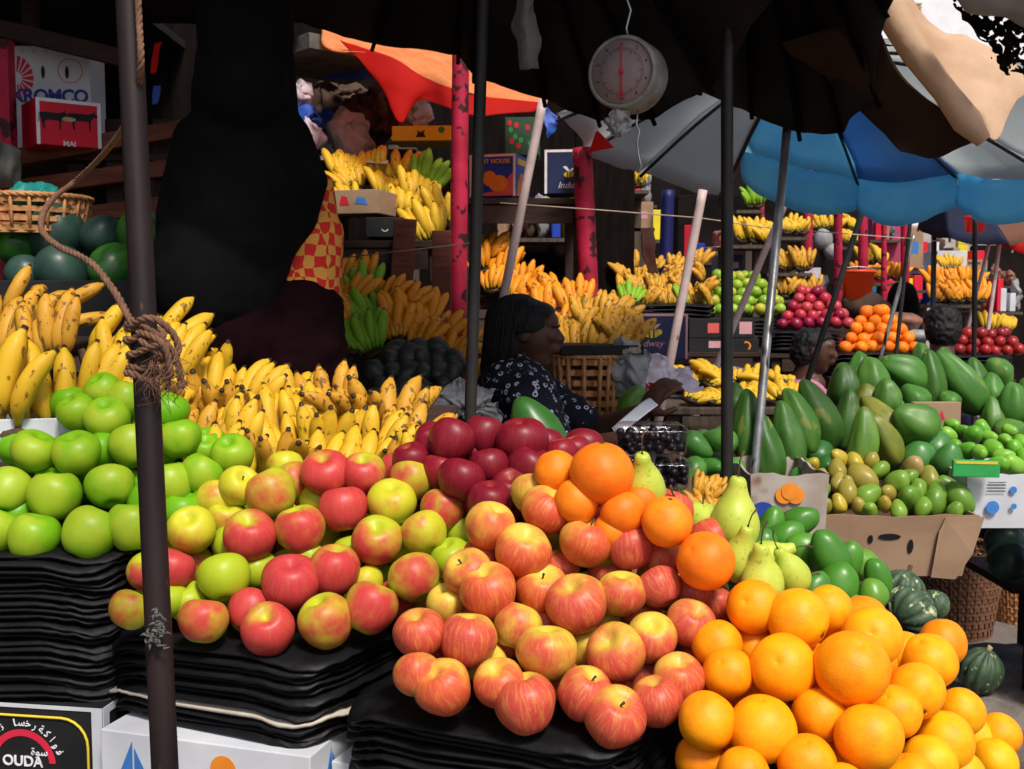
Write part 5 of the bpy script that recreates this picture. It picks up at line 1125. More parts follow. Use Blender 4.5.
# upper bananas
hands_heap([(348,212,4.2),(378,218,4.15),(405,215,4.15),(432,240,4.0),(355,190,4.3),(385,196,4.25),(415,205,4.2),(440,222,4.1),(402,182,4.35),(425,190,4.3,'banana_green'),(345,180,4.35),(375,178,4.4)], 'banana', 'ripe banana hand', 'upper shelf behind the person', 'bananas on the upper left shelf', 14, seed=3, sc=1.05)
b_ = Carton('small_carton', P(334, 214, 4.0), R(-14), .17, .2, .085, 'card', 'small pale printed carton with open flap under upper bananas'); b_.shape([(.02,.03),(.06,.03),(.05,.06),(.03,.065)], 'red', name='printed_mark'); b_.shape([(.08,.035),(.13,.03),(.12,.055),(.09,.06)], 'skyblue', name='printed_mark')
b_ = Carton('small_carton', P(366, 237, 3.95), R(0), .135, .2, .07, 'card_black', 'small black carton with white oval print on the upper shelf'); b_.shape(arcband(.068, .032, .010, .013, 200, 340), 'white')
table(P(330, 0, 4.3).x, P(455, 0, 4.3).x, 3.9, 4.7, P(400, 240, 4.05).z-.01, 'high shelf table carrying the upper bananas')
table(P(300, 0, 3.6).x, P(472, 0, 3.6).x, 3.35, 3.9, P(400, 372, 3.6).z-.06, 'lower shelf table carrying plantains and dark avocados')
for (x, y0, y1, w, D, a) in [(402,234,300,22,3.85,4),(442,258,330,19,3.8,0)]:
    o = MB().box((0, 0, 0), (w/F*D, .03, P(0, 220, D).z-P(0, y1+40, D).z)).build('board', MT['wood'], bevel=.003); o.location = P(x, (y0+y1)/2+12, D); o.rotation_euler = (0, R(a), 0); tag(o, 'upright red-brown board between the shelves, '+('left one' if x < 420 else 'right one'), 'board')
lst = [(352,350,3.5,'banana_green'),(372,352,3.5,'banana_green'),(395,340,3.55),(420,352,3.5),(445,365,3.45),(462,385,3.4),(352,325,3.6),(372,325,3.62,'banana_green'),(395,325,3.62),(415,330,3.6),(438,345,3.55),(455,360,3.5),(350,305,3.7),(365,300,3.72,'banana_green'),(385,305,3.7),(405,312,3.68),(425,325,3.65),(345,285,3.8),(362,290,3.8)]
hands_heap(lst, 'plantain', 'orange-yellow banana hand', 'shelf above dark avocados', 'orange-yellow bananas above the avocados', 14, seed=5, sc=.95, lean0=-25)
av = []
for r, (n, py, x0, x1) in enumerate([(5,402,372,455),(5,388,372,462),(6,374,376,462),(5,360,385,455),(4,350,395,445)]):
    for k in range(n):
        av.append(spawn(random.choice(AVO), 'avocado', P(x0+(x1-x0)*(k+.5*(r % 2))/(n-.5)+random.uniform(-2, 2), py+random.uniform(-2, 2), 3.15+r*.06), (random.random()*3, random.random()*3, 0), random.uniform(.80, .98)))
rowlabels(av, 'pile left of the black pole', 'avocado', 'dark avocados piled behind the bananas', 12, look='dark rough avocado')
rack(P(368, 0, 3.2).x, P(462, 0, 3.2).x, 3.05, P(0, 415, 3.1).z-.04, 3.6, P(0, 368, 3.5).z-.03, 'slanted rack under the dark avocados')
for (px, py, r, lab) in [(458,405,24,'knotted milky plastic bag left of the black pole'),(480,415,14,'small milky plastic bag right of the black pole'),(472,396,16,'crumpled milky plastic bag against the black pole')]:
    mb = MB(); mb.ball((0, 0, 0), (r/F*2.9*1.2, r/F*2.9, r/F*2.9*.8), 56, 36); crinkle(mb, .030, 20, px); o = mb.build('plastic_bag', MT['bag_white']); o.location = P(px, py, 2.95); tag(o, lab, 'bag', 'milky bags by the black pole')
o = MB().box((0, 0, .44), (.34, .22, .86)).build('wooden_crate', MT['wood_dark'], bevel=.004); o.location = (P(462, 0, 2.95).x, 2.97, 0); tag(o, 'dark upright crate under the milky plastic bags', 'crate')
# sacks and clutter under the left part of the red awning
for (px, py, rx, ry, D, mt, lab) in [(340,110,46,22,5.2,'sack_brown','brown sack under the grey board, upper left'),(375,118,30,22,5.0,'sack_brown','brown patterned sack beside the red awning tip'),(326,140,26,20,4.8,'sack_blue','blue and white plastic sheet bundle behind the bananas'),(345,138,22,22,4.75,'bag_white','white plastic sack beside the blue sheet'),(296,105,10,16,4.5,'paper','crumpled paper hanging beside the dark figure'),(305,118,12,6,4.5,'sack_blue','bright blue plastic scrap below the crumpled paper'),(306,136,10,14,4.5,'paper','newspaper scrap below the blue plastic scrap'),(415,115,12,16,4.9,'bag_white','pale bag between awning and yellow carton')]:
    mb = MB(); mb.ball((0, 0, 0), (rx/F*D, .09, ry/F*D), 60, 40); crinkle(mb, .075, 7, px); o = mb.build('sack', MT[mt]); o.location = P(px, py, D); tag(o, lab, 'sack')
o = MB().bar(P(300, 70, 4.9), P(360, 50, 4.6), .5, .06).build('ceiling_board', MT['sack_grey']); tag(o, 'grey board roof piece left of the red awning', 'board')
o = patch('blue_sheet', [[(325, 70, 4.9), (365, 66, 4.8)], [(325, 80, 4.9), (370, 78, 4.8)]], MT['sack_blue'], crumple=.01); tag(o, 'blue plastic sheet strip under the grey roof board', 'sheet')
o = patch('shelf_cloth', [[(320, 156, 4.5), (350, 157, 4.45), (388, 160, 4.4)], [(320, 160, 4.45), (350, 161, 4.4), (388, 164, 4.35)]], MT['paper'], crumple=.01); tag(o, 'pale shelf cloth edge behind the upper bananas', 'cloth')
table(P(310, 0, 4.9).x, P(455, 0, 4.9).x, 4.75, 5.5, P(0, 162, 4.8).z, 'tall back shelf behind the upper bananas')
b_ = Carton('fruit_carton', P(392, 141, 4.7), R(-4), .25, .2, .062, 'card_yellow', 'flat yellow carton with black print above the upper bananas'); b_.shape([(.10,.015),(.145,.015),(.135,.03),(.14,.045),(.12,.035),(.105,.045),(.11,.03)], 'black'); b_.shape(circ(.21, .045, .014), 'green')
def pillar(x0, y0, x1, y1, D, w, mt, label, name='pillar', foot=True, ext=None):
    a = P(x0, y0, D); b = P(x1, y1, D); d_ = (b-a).normalized(); mb = MB(); pts = [a, b]
    if foot: pts.append(b+d_*(b.z/-d_.z))
    n = 14; fine = []
    for i in range(len(pts)-1): fine += [pts[i].lerp(pts[i+1], k/n) for k in range(n)]
    fine.append(pts[-1]); mb.tube(fine, [w/F*D/2*(1+.06*noise.noise(p*7)) for p in fine], 16)
    return tag(mb.build(name, MT[mt], origin=pts[-1]), label, 'pole' if w < 11 else 'pillar')
pillar(462, -60, 458, 300, 3.9, 17, 'pole_red', 'thick pink-red pillar left of the black pole')
pillar(582, 148, 591, 330, 4.4, 19, 'pole_red', 'thick peeling red pillar above the seated woman')
o = patch('red_cloth', [[(596, 132, 4.3), (598, 131, 4.3)], [(588, 152, 4.3), (614, 148, 4.3)]], MT['red_canvas'], crumple=.004); tag(o, 'small red cloth corner on top of the red pillar', 'cloth')
pillar(543, 100, 497, 330, 3.7, 9, 'pole_pale', 'reddish pale pole leaning left, behind the woman\'s head')
pillar(703, 190, 664, 392, 3.9, 9, 'pole_pale', 'pale pink-white pole leaning left, between banana heaps')
pillar(668, 190, 664, 300, 6.7, 13, 'pole_blue', 'dark blue pillar behind the central banana heap')
pillar(797, 175, 752, 282, 4.8, 7, 'pole_pale', 'thin pale pole leaning left beside the green citrus')
pillar(866, 200, 832, 305, 5.0, 6, 'pole_black', 'dark thin pole leaning left, under the blue valance')
pillar(912, 205, 903, 290, 5.4, 4, 'pole_black', 'thin dark upright pole under the blue valance')
pillar(975, 215, 974, 372, 4.6, 5, 'pole_black', 'thin black upright pole behind the right papayas')
pillar(914, 235, 893, 312, 6.0, 4, 'pole_silver', 'thin grey pole leaning left beside the citrus pile')
pillar(1000, 240, 988, 330, 6.6, 4, 'pole_pale', 'pale leaning stick at far right, left of two')
pillar(994, 225, 975, 300, 6.8, 3.5, 'pole_pale', 'pale leaning stick at far right, crossing the other')
mb = MB(); mb.tube([P(340, 258, 3.0), P(410, 250, 2.9), P(470, 243, 2.62)], .0016, 5); tag(mb.build('string_line', MT['string']), 'pale string stretched to the left black pole', 'string')
mb = MB(); mb.tube([P(500, 203, 3.7), P(600, 210, 3.8), P(700, 218, 3.9)], .0022, 5); tag(mb.build('string_line', MT['string']), 'reddish string stretched between the two pale poles', 'string')
mb = MB(); mb.tube([P(700, 218, 3.9), P(770, 228, 4.2), P(905, 238, 5.4), P(975, 245, 4.6)], .0022, 5); tag(mb.build('string_line', MT['string']), 'string running right from the pale pole', 'string')
# cartons on the shelf behind the black pole
zk = P(0, 196, 4.6).z
b_ = Carton('fruit_carton', (P(468, 0, 4.55).x, 4.66, zk), R(-16), .20, .22, .175, 'card_blue', 'blue citrus carton with orange print and yellow HOUSE lettering', edge='white')
b_.shape(circ(.125, .055, .042, 24, ry=.034), 'orange', name='orange_print'); b_.shape(circ(.088, .075, .03, 24, ry=.032), 'orange', name='orange_print', dz=.0009); b_.shape([(.0,.004),(.19,.004),(.19,.10),(.165,.075),(.15,.03),(.08,.018)], 'salmon', name='salmon_print', dz=.0004); b_.text('FRUIT HOUSE', .098, .145, .026, 'yellow', bold=.0003, dz=.0018)
b_.shape([(.02,.004),(.20,.004),(.19,.05),(.14,.10),(.08,.10),(.03,.06)], 'orange', 'side', 'orange_print', dz=.0008); b_.shape([(.03,.135),(.19,.135),(.19,.160),(.03,.160)], 'yellow', 'side', 'yellow_band', dz=.0008)
b_ = Carton('fruit_carton', (P(545, 0, 4.5).x, 4.50, zk-.02), R(-8), .145, .2, .175, 'card_navy', 'navy carton with bee print and white script right of the leaning pole', edge='white')
def bee(b_, u, v, s, pink='white'):
    b_.shape(circ(u, v, .020*s, 16, ry=.012*s), 'yellow', name='bee_print', dz=.0014); b_.shape(circ(u+.020*s, v+.004*s, .008*s, 12), 'yellow', name='bee_print', dz=.0014)
    for q_ in (-.008, .004): b_.shape([(u+q_*s, v-.012*s), (u+(q_+.004)*s, v-.012*s), (u+(q_+.004)*s, v+.012*s), (u+q_*s, v+.012*s)], 'black', name='bee_print', dz=.002)
    for a, l_ in ((55, .030), (120, .036)): 
        c_, s_ = math.cos(R(a)), math.sin(R(a)); b_.shape([(u+.004*s-.5*s_*.012*s, v+.01*s), (u+c_*l_*s-.006*s, v+s_*l_*s), (u+c_*l_*s+.008*s, v+s_*l_*s+.003*s), (u+.004*s+.5*s_*.012*s, v+.01*s)], pink, name='bee_print', dz=.0018)
bee(b_, .098, .075, 1.0); b_.text('Indus', .092, .032, .036, 'white', shear=.3)
b_ = Carton('fruit_carton', (P(505, 0, 4.95).x, 4.95, P(0, 155, 4.95).z-.0), R(-3), .15, .2, .165, 'card_green', 'dark green carton with red and green dots above the citrus carton')
for (u, v, c_) in [(.02,.14,'red'),(.05,.13,'red'),(.025,.11,'green'),(.045,.08,'green'),(.07,.065,'green'),(.03,.06,'red'),(.06,.04,'red'),(.10,.12,'red'),(.11,.05,'green')]: b_.shape(circ(u, v, .010, 14, ry=.013), c_, name='dot_print')
table(P(455, 0, 4.7).x, P(590, 0, 4.7).x, 4.45, 5.3, zk-.021, 'high shelf table under the printed cartons')
for n_s in [o for o in bpy.data.objects if o.get('label') == 'navy carton with bee print and white script right of the leaning pole']: n_s.location.z = zk
o = patch('blue_bag', [[(546, 108, 4.3), (560, 112, 4.3)], [(545, 125, 4.28), (561, 122, 4.28)], [(547, 138, 4.3), (555, 132, 4.3)]], MT['sack_blue'], crumple=.02, freq=12); tag(o, 'blue plastic rag hanging right of the leaning pole', 'rag')
# bananas behind the woman
lst = [(492,290,4.4),(515,300,4.3),(540,318,4.2),(565,330,4.1),(592,335,4.05),(480,270,4.5),(503,278,4.45),(525,292,4.4),(550,302,4.3),(575,312,4.2),(486,258,4.55)]
hands_heap(lst, 'plantain', 'orange-yellow banana hand', 'slope behind the woman\'s head', 'orange-yellow bananas behind the seated woman', 12, seed=8, sc=1.0, lean0=-22)
hands_heap([(578,356,3.75),(598,355,3.7),(618,350,3.7),(575,340,3.8),(600,340,3.8),(632,345,3.7),(590,325,3.9),(610,330,3.85)], 'banana_old', 'ripe banana hand', 'on the cane crate', 'bananas above the cane crate', 10, seed=9, sc=1.0, lean0=-30)
rack(P(470, 0, 4.3).x, P(600, 0, 4.3).x, 4.05, P(0, 350, 4.1).z, 4.7, P(0, 285, 4.6).z, 'sloping rack under the bananas behind the woman')
wicker('cane_crate', (P(590, 0, 3.55).x, 3.62, P(0, 420, 3.5).z), .115, .10, .20, 20, 6, 'open weave cane crate right of the seated woman', 'crate', sq=True, rot=R(-8), sw=.016, rim=.007)
b_ = Carton('flat_carton', (P(560, 0, 3.65).x, 3.50, P(0, 352, 3.55).z-.0), R(6), .27, .28, .030, 'card_black', 'flat dark carton between the cane crate and the bananas'); b_.root.location.z = P(0, 420, 3.5).z+.208; b_.shape([(.20,.004),(.245,.004),(.245,.024),(.22,.024),(.22,.016),(.20,.016)], 'tan')
table(P(560, 0, 3.6).x, P(640, 0, 3.6).x, 3.45, 3.85, P(0, 420, 3.5).z-.002, 'table under the cane crate')
mb = MB(); mb.ball((0, 0, 0), (.055, .05, .10), 48, 36); crinkle(mb, .04, 14, 4); o = mb.build('plastic_bag', MT['bag_white']); o.location = P(628, 378, 3.55); tag(o, 'grey-white plastic sack right of the cane crate', 'sack')
o = spawn(AVOG[0], 'avocado', P(633, 403, 3.35), (.3, R(20), 0), .75, (.10, .24, .03)); tag(o, 'single green avocado right of the cane crate', 'avocado')
o = patch('newspaper', [[(640, 360, 3.8), (662, 358, 3.8), (690, 378, 3.75)], [(642, 388, 3.6), (668, 392, 3.6), (695, 392, 3.6)]], MT['paper'], crumple=.035, freq=14, nu=24, nv=24); tag(o, 'crumpled lilac printed paper behind the pale pole foot', 'paper')
o = patch('red_paper', [[(634, 368, 3.75), (645, 376, 3.72)], [(650, 392, 3.6), (663, 392, 3.6)]], MT['red_canvas'], crumple=.005); tag(o, 'red folded edge beside the lilac paper', 'paper')
# central banana heap, green citrus, cartons
lst = grid_heap(612, 715, 305, 268, 5.9, 6.3, 4, 8, seed=2, taper=1.2)
lst = [(a, b_2, c_2)+(('banana_green',) if b_2 > 296 and i % 4 == 1 else ()) for i, (a, b_2, c_2) in enumerate(lst)]
hands_heap(lst, 'banana_old', 'ripe banana hand', 'central heap behind the pale pole', 'bananas in the central far heap', 10, seed=12, sc=.95, lean0=-35, spreadyaw=80)
def table_px(x0, x1, yt, D, dep, label, mt='wood_dark'): return table(P(x0, 0, D).x, P(x1, 0, D).x, D, D+dep, P(0, yt, D).z, label, mt)
def black_skirt(x0, x1, yt, D, label):            # stacked black trays on far stalls
    z = P(0, yt, D).z; w = P(x1, 0, D).x-P(x0, 0, D).x; me = tray_mesh('foam_tray', w, .45, x0)
    for k in range(5):
        o = spawn(me, 'foam_tray', ((P(x0, 0, D).x+P(x1, 0, D).x)/2, D+.22, z-.001-k*.022)); tag(o, f'black foam tray, {nth(k+1)} from top, {label}', 'tray', 'foam trays '+label)
    return z-.13
z = black_skirt(600, 722, 304, 5.75, 'under the central banana heap'); table(P(600, 0, 5.8).x, P(722, 0, 5.8).x, 5.75, 6.6, z, 'table of the central banana heap')
o = patch('hanging_bag', [[(640, 230, 4.6), (652, 228, 4.6)], [(640, 252, 4.58), (655, 250, 4.56)], [(646, 272, 4.6), (657, 274, 4.6)]], MT['bag_pink'], crumple=.02, freq=10, thick=.01); tag(o, 'brownish plastic bag hanging on the string above the bananas', 'bag')
def fruit_heap(mesh, name, cols, x0, x1, yb, D, nrow, size, where, look, group, seed, slope=.6, back=.8):
    """pyramid of fruit: real rows stacked towards the back"""
    rng = random.Random(seed); a = P(x0, yb, D); b = P(x1, yb, D); n = max(2, int((b.x-a.x)/size)); out = []; hid = []
    for r in range(nrow):
        for dlayer in (0, 1):
            for k in range(n-r+1):
                p = Vector((a.x+(b.x-a.x)*((k+r*.5+.5*dlayer)/(n)), D+(r*slope+dlayer*.9)*size*.9, a.z+r*size*back*.86))+Vector((rng.gauss(0, size*.07), rng.gauss(0, size*.07), rng.gauss(0, size*.06)))
                if p.x > b.x+size*.1: continue
                o = spawn(rng.choice(mesh) if isinstance(mesh, list) else mesh, name, p, (rng.random()*6, rng.random()*6, rng.random()*6), 1, rng.choice(cols)); s = size/max(o.dimensions)*rng.uniform(.95, 1.1); o.scale = (s, s, s)
                if dlayer and r < nrow-1: hid.append(o)
                else: o['look'] = look; out.append(o)
    rowlabels(hid, where, name, group, size*F/D*.45, look='half hidden '+look)
    rowlabels(out, where, name, group, size*F/D*.45); return out
for me in LIME+MANGO: pass
fruit_heap(LIME, 'lime', [(.28, .42, .03), (.35, .45, .04), (.45, .42, .05), (.22, .38, .03)], 697, 782, 309, 6.0, 5, .066, 'green citrus heap', 'yellow-green lime', 'limes in the green citrus heap', 3)
z = black_skirt(690, 785, 318, 5.9, 'under the green citrus heap')
b_ = Carton('fruit_carton', (P(628, 0, 5.0).x, 5.0, P(0, 359, 5.0).z), R(2), .285, .3, .205, 'card_navy', 'large navy carton with a bee print behind the pale pole', edge='pink'); bee(b_, .12, .115, 1.7, 'pink'); b_.text('Indway', .11, .070, .045, 'pink', shear=.3)
table_px(600, 700, 359, 5.0, .5, 'table under the large navy carton')
for i, (x0, x1, yt, yb, inkc) in enumerate([(694,760,318,338,'red'),(694,764,338,352,'pink')]):
    b_ = Carton('fruit_carton', (P(x0, 0, 5.6).x, 5.62, P(0, yb, 5.6).z), 0, (x1-x0)/F*5.6, .4, (yb-yt)/F*5.6-.004, 'card_black', 'dark stacked carton with small labels, '+('upper one' if i == 0 else 'lower one')); w = (x1-x0)/F*5.6
    b_.shape([(w*.28,.025),(w*.45,.025),(w*.45,.075),(w*.28,.075)] if i == 0 else [(w*.28,.02),(w*.45,.02),(w*.45,.055),(w*.28,.055)], 'salmon' if i == 0 else 'pink'); 
    if i == 0: b_.shape([(w*.76,.02),(w*.95,.02),(w*.95,.082),(w*.76,.082)], 'pink')
    else: b_.shape(arcband(w*.82, .03, .016, .024, -60, 120), 'orange')
table_px(690, 775, 352, 5.6, .6, 'table under the dark stacked cartons')
o = patch('pink_sheet', [[(676, 366, 4.9), (720, 366, 4.9), (768, 370, 4.9)], [(680, 378, 4.7), (720, 378, 4.7), (768, 378, 4.7)]], MT['paper'], crumple=.008); tag(o, 'flat pinkish sheet behind the low yellow bananas', 'sheet')
hands_heap(grid_heap(680, 792, 400, 384, 4.0, 4.25, 2, 6, seed=5)+grid_heap(690, 780, 382, 381, 4.3, 4.3, 1, 5, seed=6), 'banana', 'ripe banana hand', 'low row behind papayas', 'bananas in the low row behind the papayas', 6, seed=15, sc=.85, lean0=-68, spreadyaw=70)
table_px(665, 800, 408, 3.95, .55, 'grey table under the low row of bananas', 'wood_grey')
fruit_heap(AVOG, 'avocado', [(.07, .22, .04), (.10, .26, .05)], 690, 735, 470, 3.0, 2, .10, 'small heap beside the right black pole', 'green avocado', 'green avocados left of the right black pole', 6)
b_ = Carton('fruit_box', (P(683, 0, 2.95).x, 2.95, P(0, 500, 2.95).z), 0, .17, .25, .06, 'card', 'low cardboard box of green avocados by the black pole', open_=True)
hands_heap([(702,500,2.6),(712,505,2.62),(722,512,2.6),(706,520,2.55),(770,552,2.4)], 'banana_old', 'small hand of ripe bananas', 'among boxes behind the pears', 'small banana hands behind the pears', 6, seed=19, sc=.55)
# clamshell boxes
cz = .0
def clam(c, ang, label, k):
    r = empty('plastic_box', c, ang); tag(r, label, 'box', 'clear boxes of dark fruit stacked behind the oranges'); w, d, h = .142, .12, .060; mb = MB()
    mb.lathe([(.001, .001), (.62, .001), (.66, .006), (.70, h-.012), (.735, h-.010), (.735, h-.006), (.69, h-.004), (.60, h+.004), (.001, h+.006)], 40, fn=lambda a, rr, z: (rr*(abs(math.cos(a))**8+abs(math.sin(a))**8)**(-1/8)*.5, z)); mb.v = [Vector((v.x*w/.7, v.y*d/.7, v.z)) for v in mb.v]
    mb.build('clear_shell', MT['plastic_clear'], r); rg = random.Random(k)
    mm = [(ix, iy, iz) for iz in range(2) for ix in range(6) for iy in range(4)]
    g_ = MB()
    for ix, iy, iz in mm: g_.ball((-.052+ix*.021+rg.uniform(-.007, .007), -.040+iy*.027+rg.uniform(-.004, .004), .017+iz*.022+rg.uniform(-.005, .004)), rg.uniform(.009, .0115), 12, 8)
    o = g_.build('grapes', MT['plum']); o.location = c; o.rotation_euler = (0, 0, ang); tag(o, 'dark grapes filling the '+label, 'grapes', kind='stuff')
MT['plum'] = M('dark_plum_skin', (.015, .004, .007), (.006, .003, .008), .4, 30, bs=0)
bx = P(662, 0, 2.2).x; z0 = P(0, 527, 2.2).z
for k in range(3): clam((bx+(.004 if k % 2 else -.003), 2.28, z0+k*.069), R(-4+3*(k % 3)), ['lowest', 'middle', 'topmost'][k]+' clear plastic box of the stack behind the oranges', k)
clam((bx+.10, 2.16, z0-.03), R(25), 'separate clear plastic box lying low beside the stack', 9)
o = Carton('fruit_box', (bx-.12, 2.10, z0-.16), 0, .30, .32, .125, 'card_black', 'dark carton under the clear plastic boxes')
o.root.location.z = z0-.128
table(bx-.22, bx+.20, 2.08, 2.5, z0-.132, 'narrow table under the clear plastic boxes')
o = spawn(AVOG[1], 'avocado', P(537, 432, 2.15), (R(0), R(-28), 0), (.90, .95, .95), (.03, .12, .018)); tag(o, 'large dark green avocado behind the dark red apples', 'avocado')
# ---------------- papayas ----------------
pc = [(.085, .20, .03), (.06, .15, .025), (.13, .25, .035), (.07, .20, .03), (.22, .22, .03)]
paps = []; rng = random.Random(77)
for it in [(746,424,30,58,2,3.1,1),(766,448,32,60,-4,3.05,1),(786,436,34,58,-6,3.1),(799,420,31,56,-14,3.18),(817,415,38,62,-20,3.28),(846,418,25,50,6,3.3),(862,437,28,54,2,3.15),(880,420,32,48,-36,3.3,4),(884,440,27,48,-28,3.2,4),(912,424,46,40,-55,3.25),(842,384,30,38,0,3.6),(864,398,26,26,10,3.5,4),(871,380,34,38,0,3.6),(886,398,28,32,0,3.45),(901,374,36,44,-62,3.7),(930,378,27,50,-2,3.7),(960,382,36,60,-34,3.7),(916,399,34,28,80,3.55),(950,402,26,20,80,3.6),(990,392,30,32,10,3.7),(992,417,23,34,0,3.6),(1012,404,32,36,0,3.6),(1010,432,32,26,70,3.55),(1026,396,26,34,0,3.7),(921,358,20,26,0,4.0,1),(943,362,22,26,20,4.0,1),(975,378,26,34,0,3.9,1),(735,400,24,30,0,3.5,1),(1000,372,34,22,70,3.9),(858,372,24,34,10,3.8),(895,420,26,40,0,3.45)]:
    px, py, w, h, tl, D = it[:6]; p = P(px, py, D); a = w/F*D/2*.98; b = h/F*D/2*1.16; c = pc[it[6]] if len(it) > 6 else rng.choice(pc[:4])
    o = spawn(rng.choice(PAPAYA), 'papaya', p, Euler((rng.uniform(-.35, .05), R(tl), rng.uniform(-.4, .4))), (a/.052, a/.055, b/.108), c); o['look'] = 'green papaya' if c != pc[4] else 'yellowing green papaya'; paps.append(o)
rowlabels(paps, 'papaya heap on the right', 'papaya', 'papayas heaped at the right', 18)
avs = []
for (px, py, w, h, D) in [(820,453,34,30,3.25),(798,466,26,26,3.1),(828,466,28,24,3.2),(886,454,32,30,3.25),(919,455,38,30,3.22),(937,446,36,30,3.25),(949,459,30,34,3.15),(870,455,26,26,3.25),(800,478,24,22,3.0)]:
    p = P(px, py, D); o = spawn(rng.choice(AVOG), 'avocado', p, Euler((rng.uniform(-.3, .3), rng.uniform(-.5, .5), 0)), (w/F*D/.11, w/F*D/.11, h/F*D/.155), rng.choice([(.045, .18, .04), (.06, .20, .045), (.04, .15, .035)])); o['look'] = 'shiny green avocado'; avs.append(o)
rowlabels(avs, 'between papayas and mango box', 'avocado', 'green avocados below the papayas', 14)
rack(P(735, 0, 3.2).x, P(1200, 0, 3.2).x, 3.15, P(0, 485, 3.1).z-.02, 3.9, P(0, 412, 3.75).z-.08, 'sloping rack under the papayas', boards=9)
# box of small mangoes
mcol = {'g': [(.17, .30, .035), (.20, .33, .04), (.13, .25, .03)], 'y': [(.50, .36, .04), (.44, .30, .045)], 'b': [(.27, .25, .045), (.34, .26, .05)], 't': [(.42, .26, .10)]}
mm = []
for (px, py, w, k) in [(863,477,27,'b'),(837,469,21,'b'),(839,458,17,'y'),(855,461,17,'y'),(813,464,16,'y'),(821,477,15,'b'),(821,492,18,'g'),(869,496,23,'g'),(896,482,24,'g'),(880,470,18,'g'),(912,467,24,'t'),(908,498,26,'g'),(918,490,20,'g'),(930,478,22,'b'),(935,502,25,'g'),(938,490,22,'g'),(960,498,29,'g'),(948,485,20,'g'),(839,503,17,'y'),(885,504,16,'y'),(846,492,21,'b'),(826,506,14,'b'),(809,500,16,'b'),(838,482,18,'b'),(848,485,17,'b'),(872,462,17,'b'),(908,478,18,'g'),(888,494,17,'b'),(858,506,15,'b'),(922,507,18,'g'),(955,512,18,'g'),(815,510,16,'b'),(870,510,18,'g'),(898,510,18,'g')]:
    D = 2.95+(512-py)*.003; p = P(px, py, D); s = w/F*D/.074; o = spawn(rng.choice(MANGO), 'mango', p, (rng.uniform(-.9, .9), rng.uniform(-.9, .9), rng.random()*6), s, rng.choice(mcol[k])); o['look'] = {'g': 'small green mango', 'y': 'small yellow mango', 'b': 'small olive-brown mango', 't': 'tan round mango'}[k]; mm.append(o)
rowlabels(mm, 'in the big brown box', 'mango', 'small mangoes in the brown cardboard box', 10)
def sbox(name, x0, x1, yt, yb, D, dep, mt, label, flare=.02, rot=0, slot=True):
    """open cardboard box whose walls lean outwards; corners from the picture's size at depth D"""
    a = P(x0, yb, D); w = P(x1, yb, D).x-a.x; h = P(0, yt, D).z-P(0, yb, D).z; r = empty(name, (a.x, D, a.z), rot); tag(r, label, 'box'); t_ = .006; mb = MB()
    lo = [(0, 0), (w, 0), (w, dep), (0, dep)]; hi = [(-flare, -flare), (w+flare, -flare), (w+flare, dep+flare), (-flare, dep+flare)]
    for i in range(4):
        j = (i+1) % 4; p0, p1, q0, q1 = lo[i], lo[j], hi[i], hi[j]; nx, ny = (p1[1]-p0[1]), -(p1[0]-p0[0]); ln = math.hypot(nx, ny); nx, ny = -nx/ln*t_, -ny/ln*t_
        vs = []; NS = 10
        for s_ in (0, 1):
            for k in range(NS+1):
                f = k/NS; jag = .006*noise.noise(Vector((f*9, i*3, w*40))) + .004*math.sin(f*9+i)
                vs.append(Vector((p0[0]+(p1[0]-p0[0])*f+nx*s_, p0[1]+(p1[1]-p0[1])*f+ny*s_, 0))); vs.append(Vector((q0[0]+(q1[0]-q0[0])*f+nx*s_, q0[1]+(q1[1]-q0[1])*f+ny*s_, h+jag)))
        m_ = 2*(NS+1); fs = [(2*k, 2*k+2, 2*k+3, 2*k+1) for k in range(NS)]+[(m_+2*k, m_+2*k+1, m_+2*k+3, m_+2*k+2) for k in range(NS)]+[(2*k+1, 2*k+3, m_+2*k+3, m_+2*k+1) for k in range(NS)]
        mb.add(vs, fs, 0, False)
    mb.box((w/2, dep/2, .003), (w, dep, .006)); mb.build('box_walls', MT[mt], r)
    return r, w, h
r, w, h = sbox('mango_box', 818, 962, 514, 576, 2.92, .34, 'card', 'big brown cardboard box filled with small mangoes', .03)
for (u, v, ru, rv) in [(w*.47, h*.66, .030, .009), (w*.62, h*.50, .008, .020), (w*.34, h*.62, .007, .012)]:
    fl = .03*(v/h); MB().prism([(u+x, -fl-.0015+(-.03*(y/h)), v+y) for x, y in circ(0, 0, ru, 18, ry=rv)], (0, -.001, 0)).build('hand_hole', INK['black'], r)
MB().prism([(w*.80, -.027, h*.75), (w*.84, -.03, h*.98), (w*1.10, -.035, h*1.0), (w*1.03, -.03, h*.40), (w*.93, -.016, -.004), (w*.77, -.010, 0)], (0, -.005, 0)).build('torn_flap', MT['card'], r)
table_px(812, 925, 576.5, 2.9, .5, 'low table under the big brown mango box', 'wood_grey')
r, w, h = sbox('fruit_box', 752, 822, 474, 575, 2.75, .30, 'card_grimy', 'grimy white box with orange fruit print below the papayas', .01)
pr_ = MB()
for qi_, (cx_, cz_, rr) in enumerate(((w*.42, h*.80, .022), (w*.58, h*.80, .022), (w*.50, h*.84, .022))): pr_.prism([(x, -.0125-.0012*qi_, z) for x, z in circ(cx_, cz_, rr, 18, ry=rr)], (0, -.0015, 0))
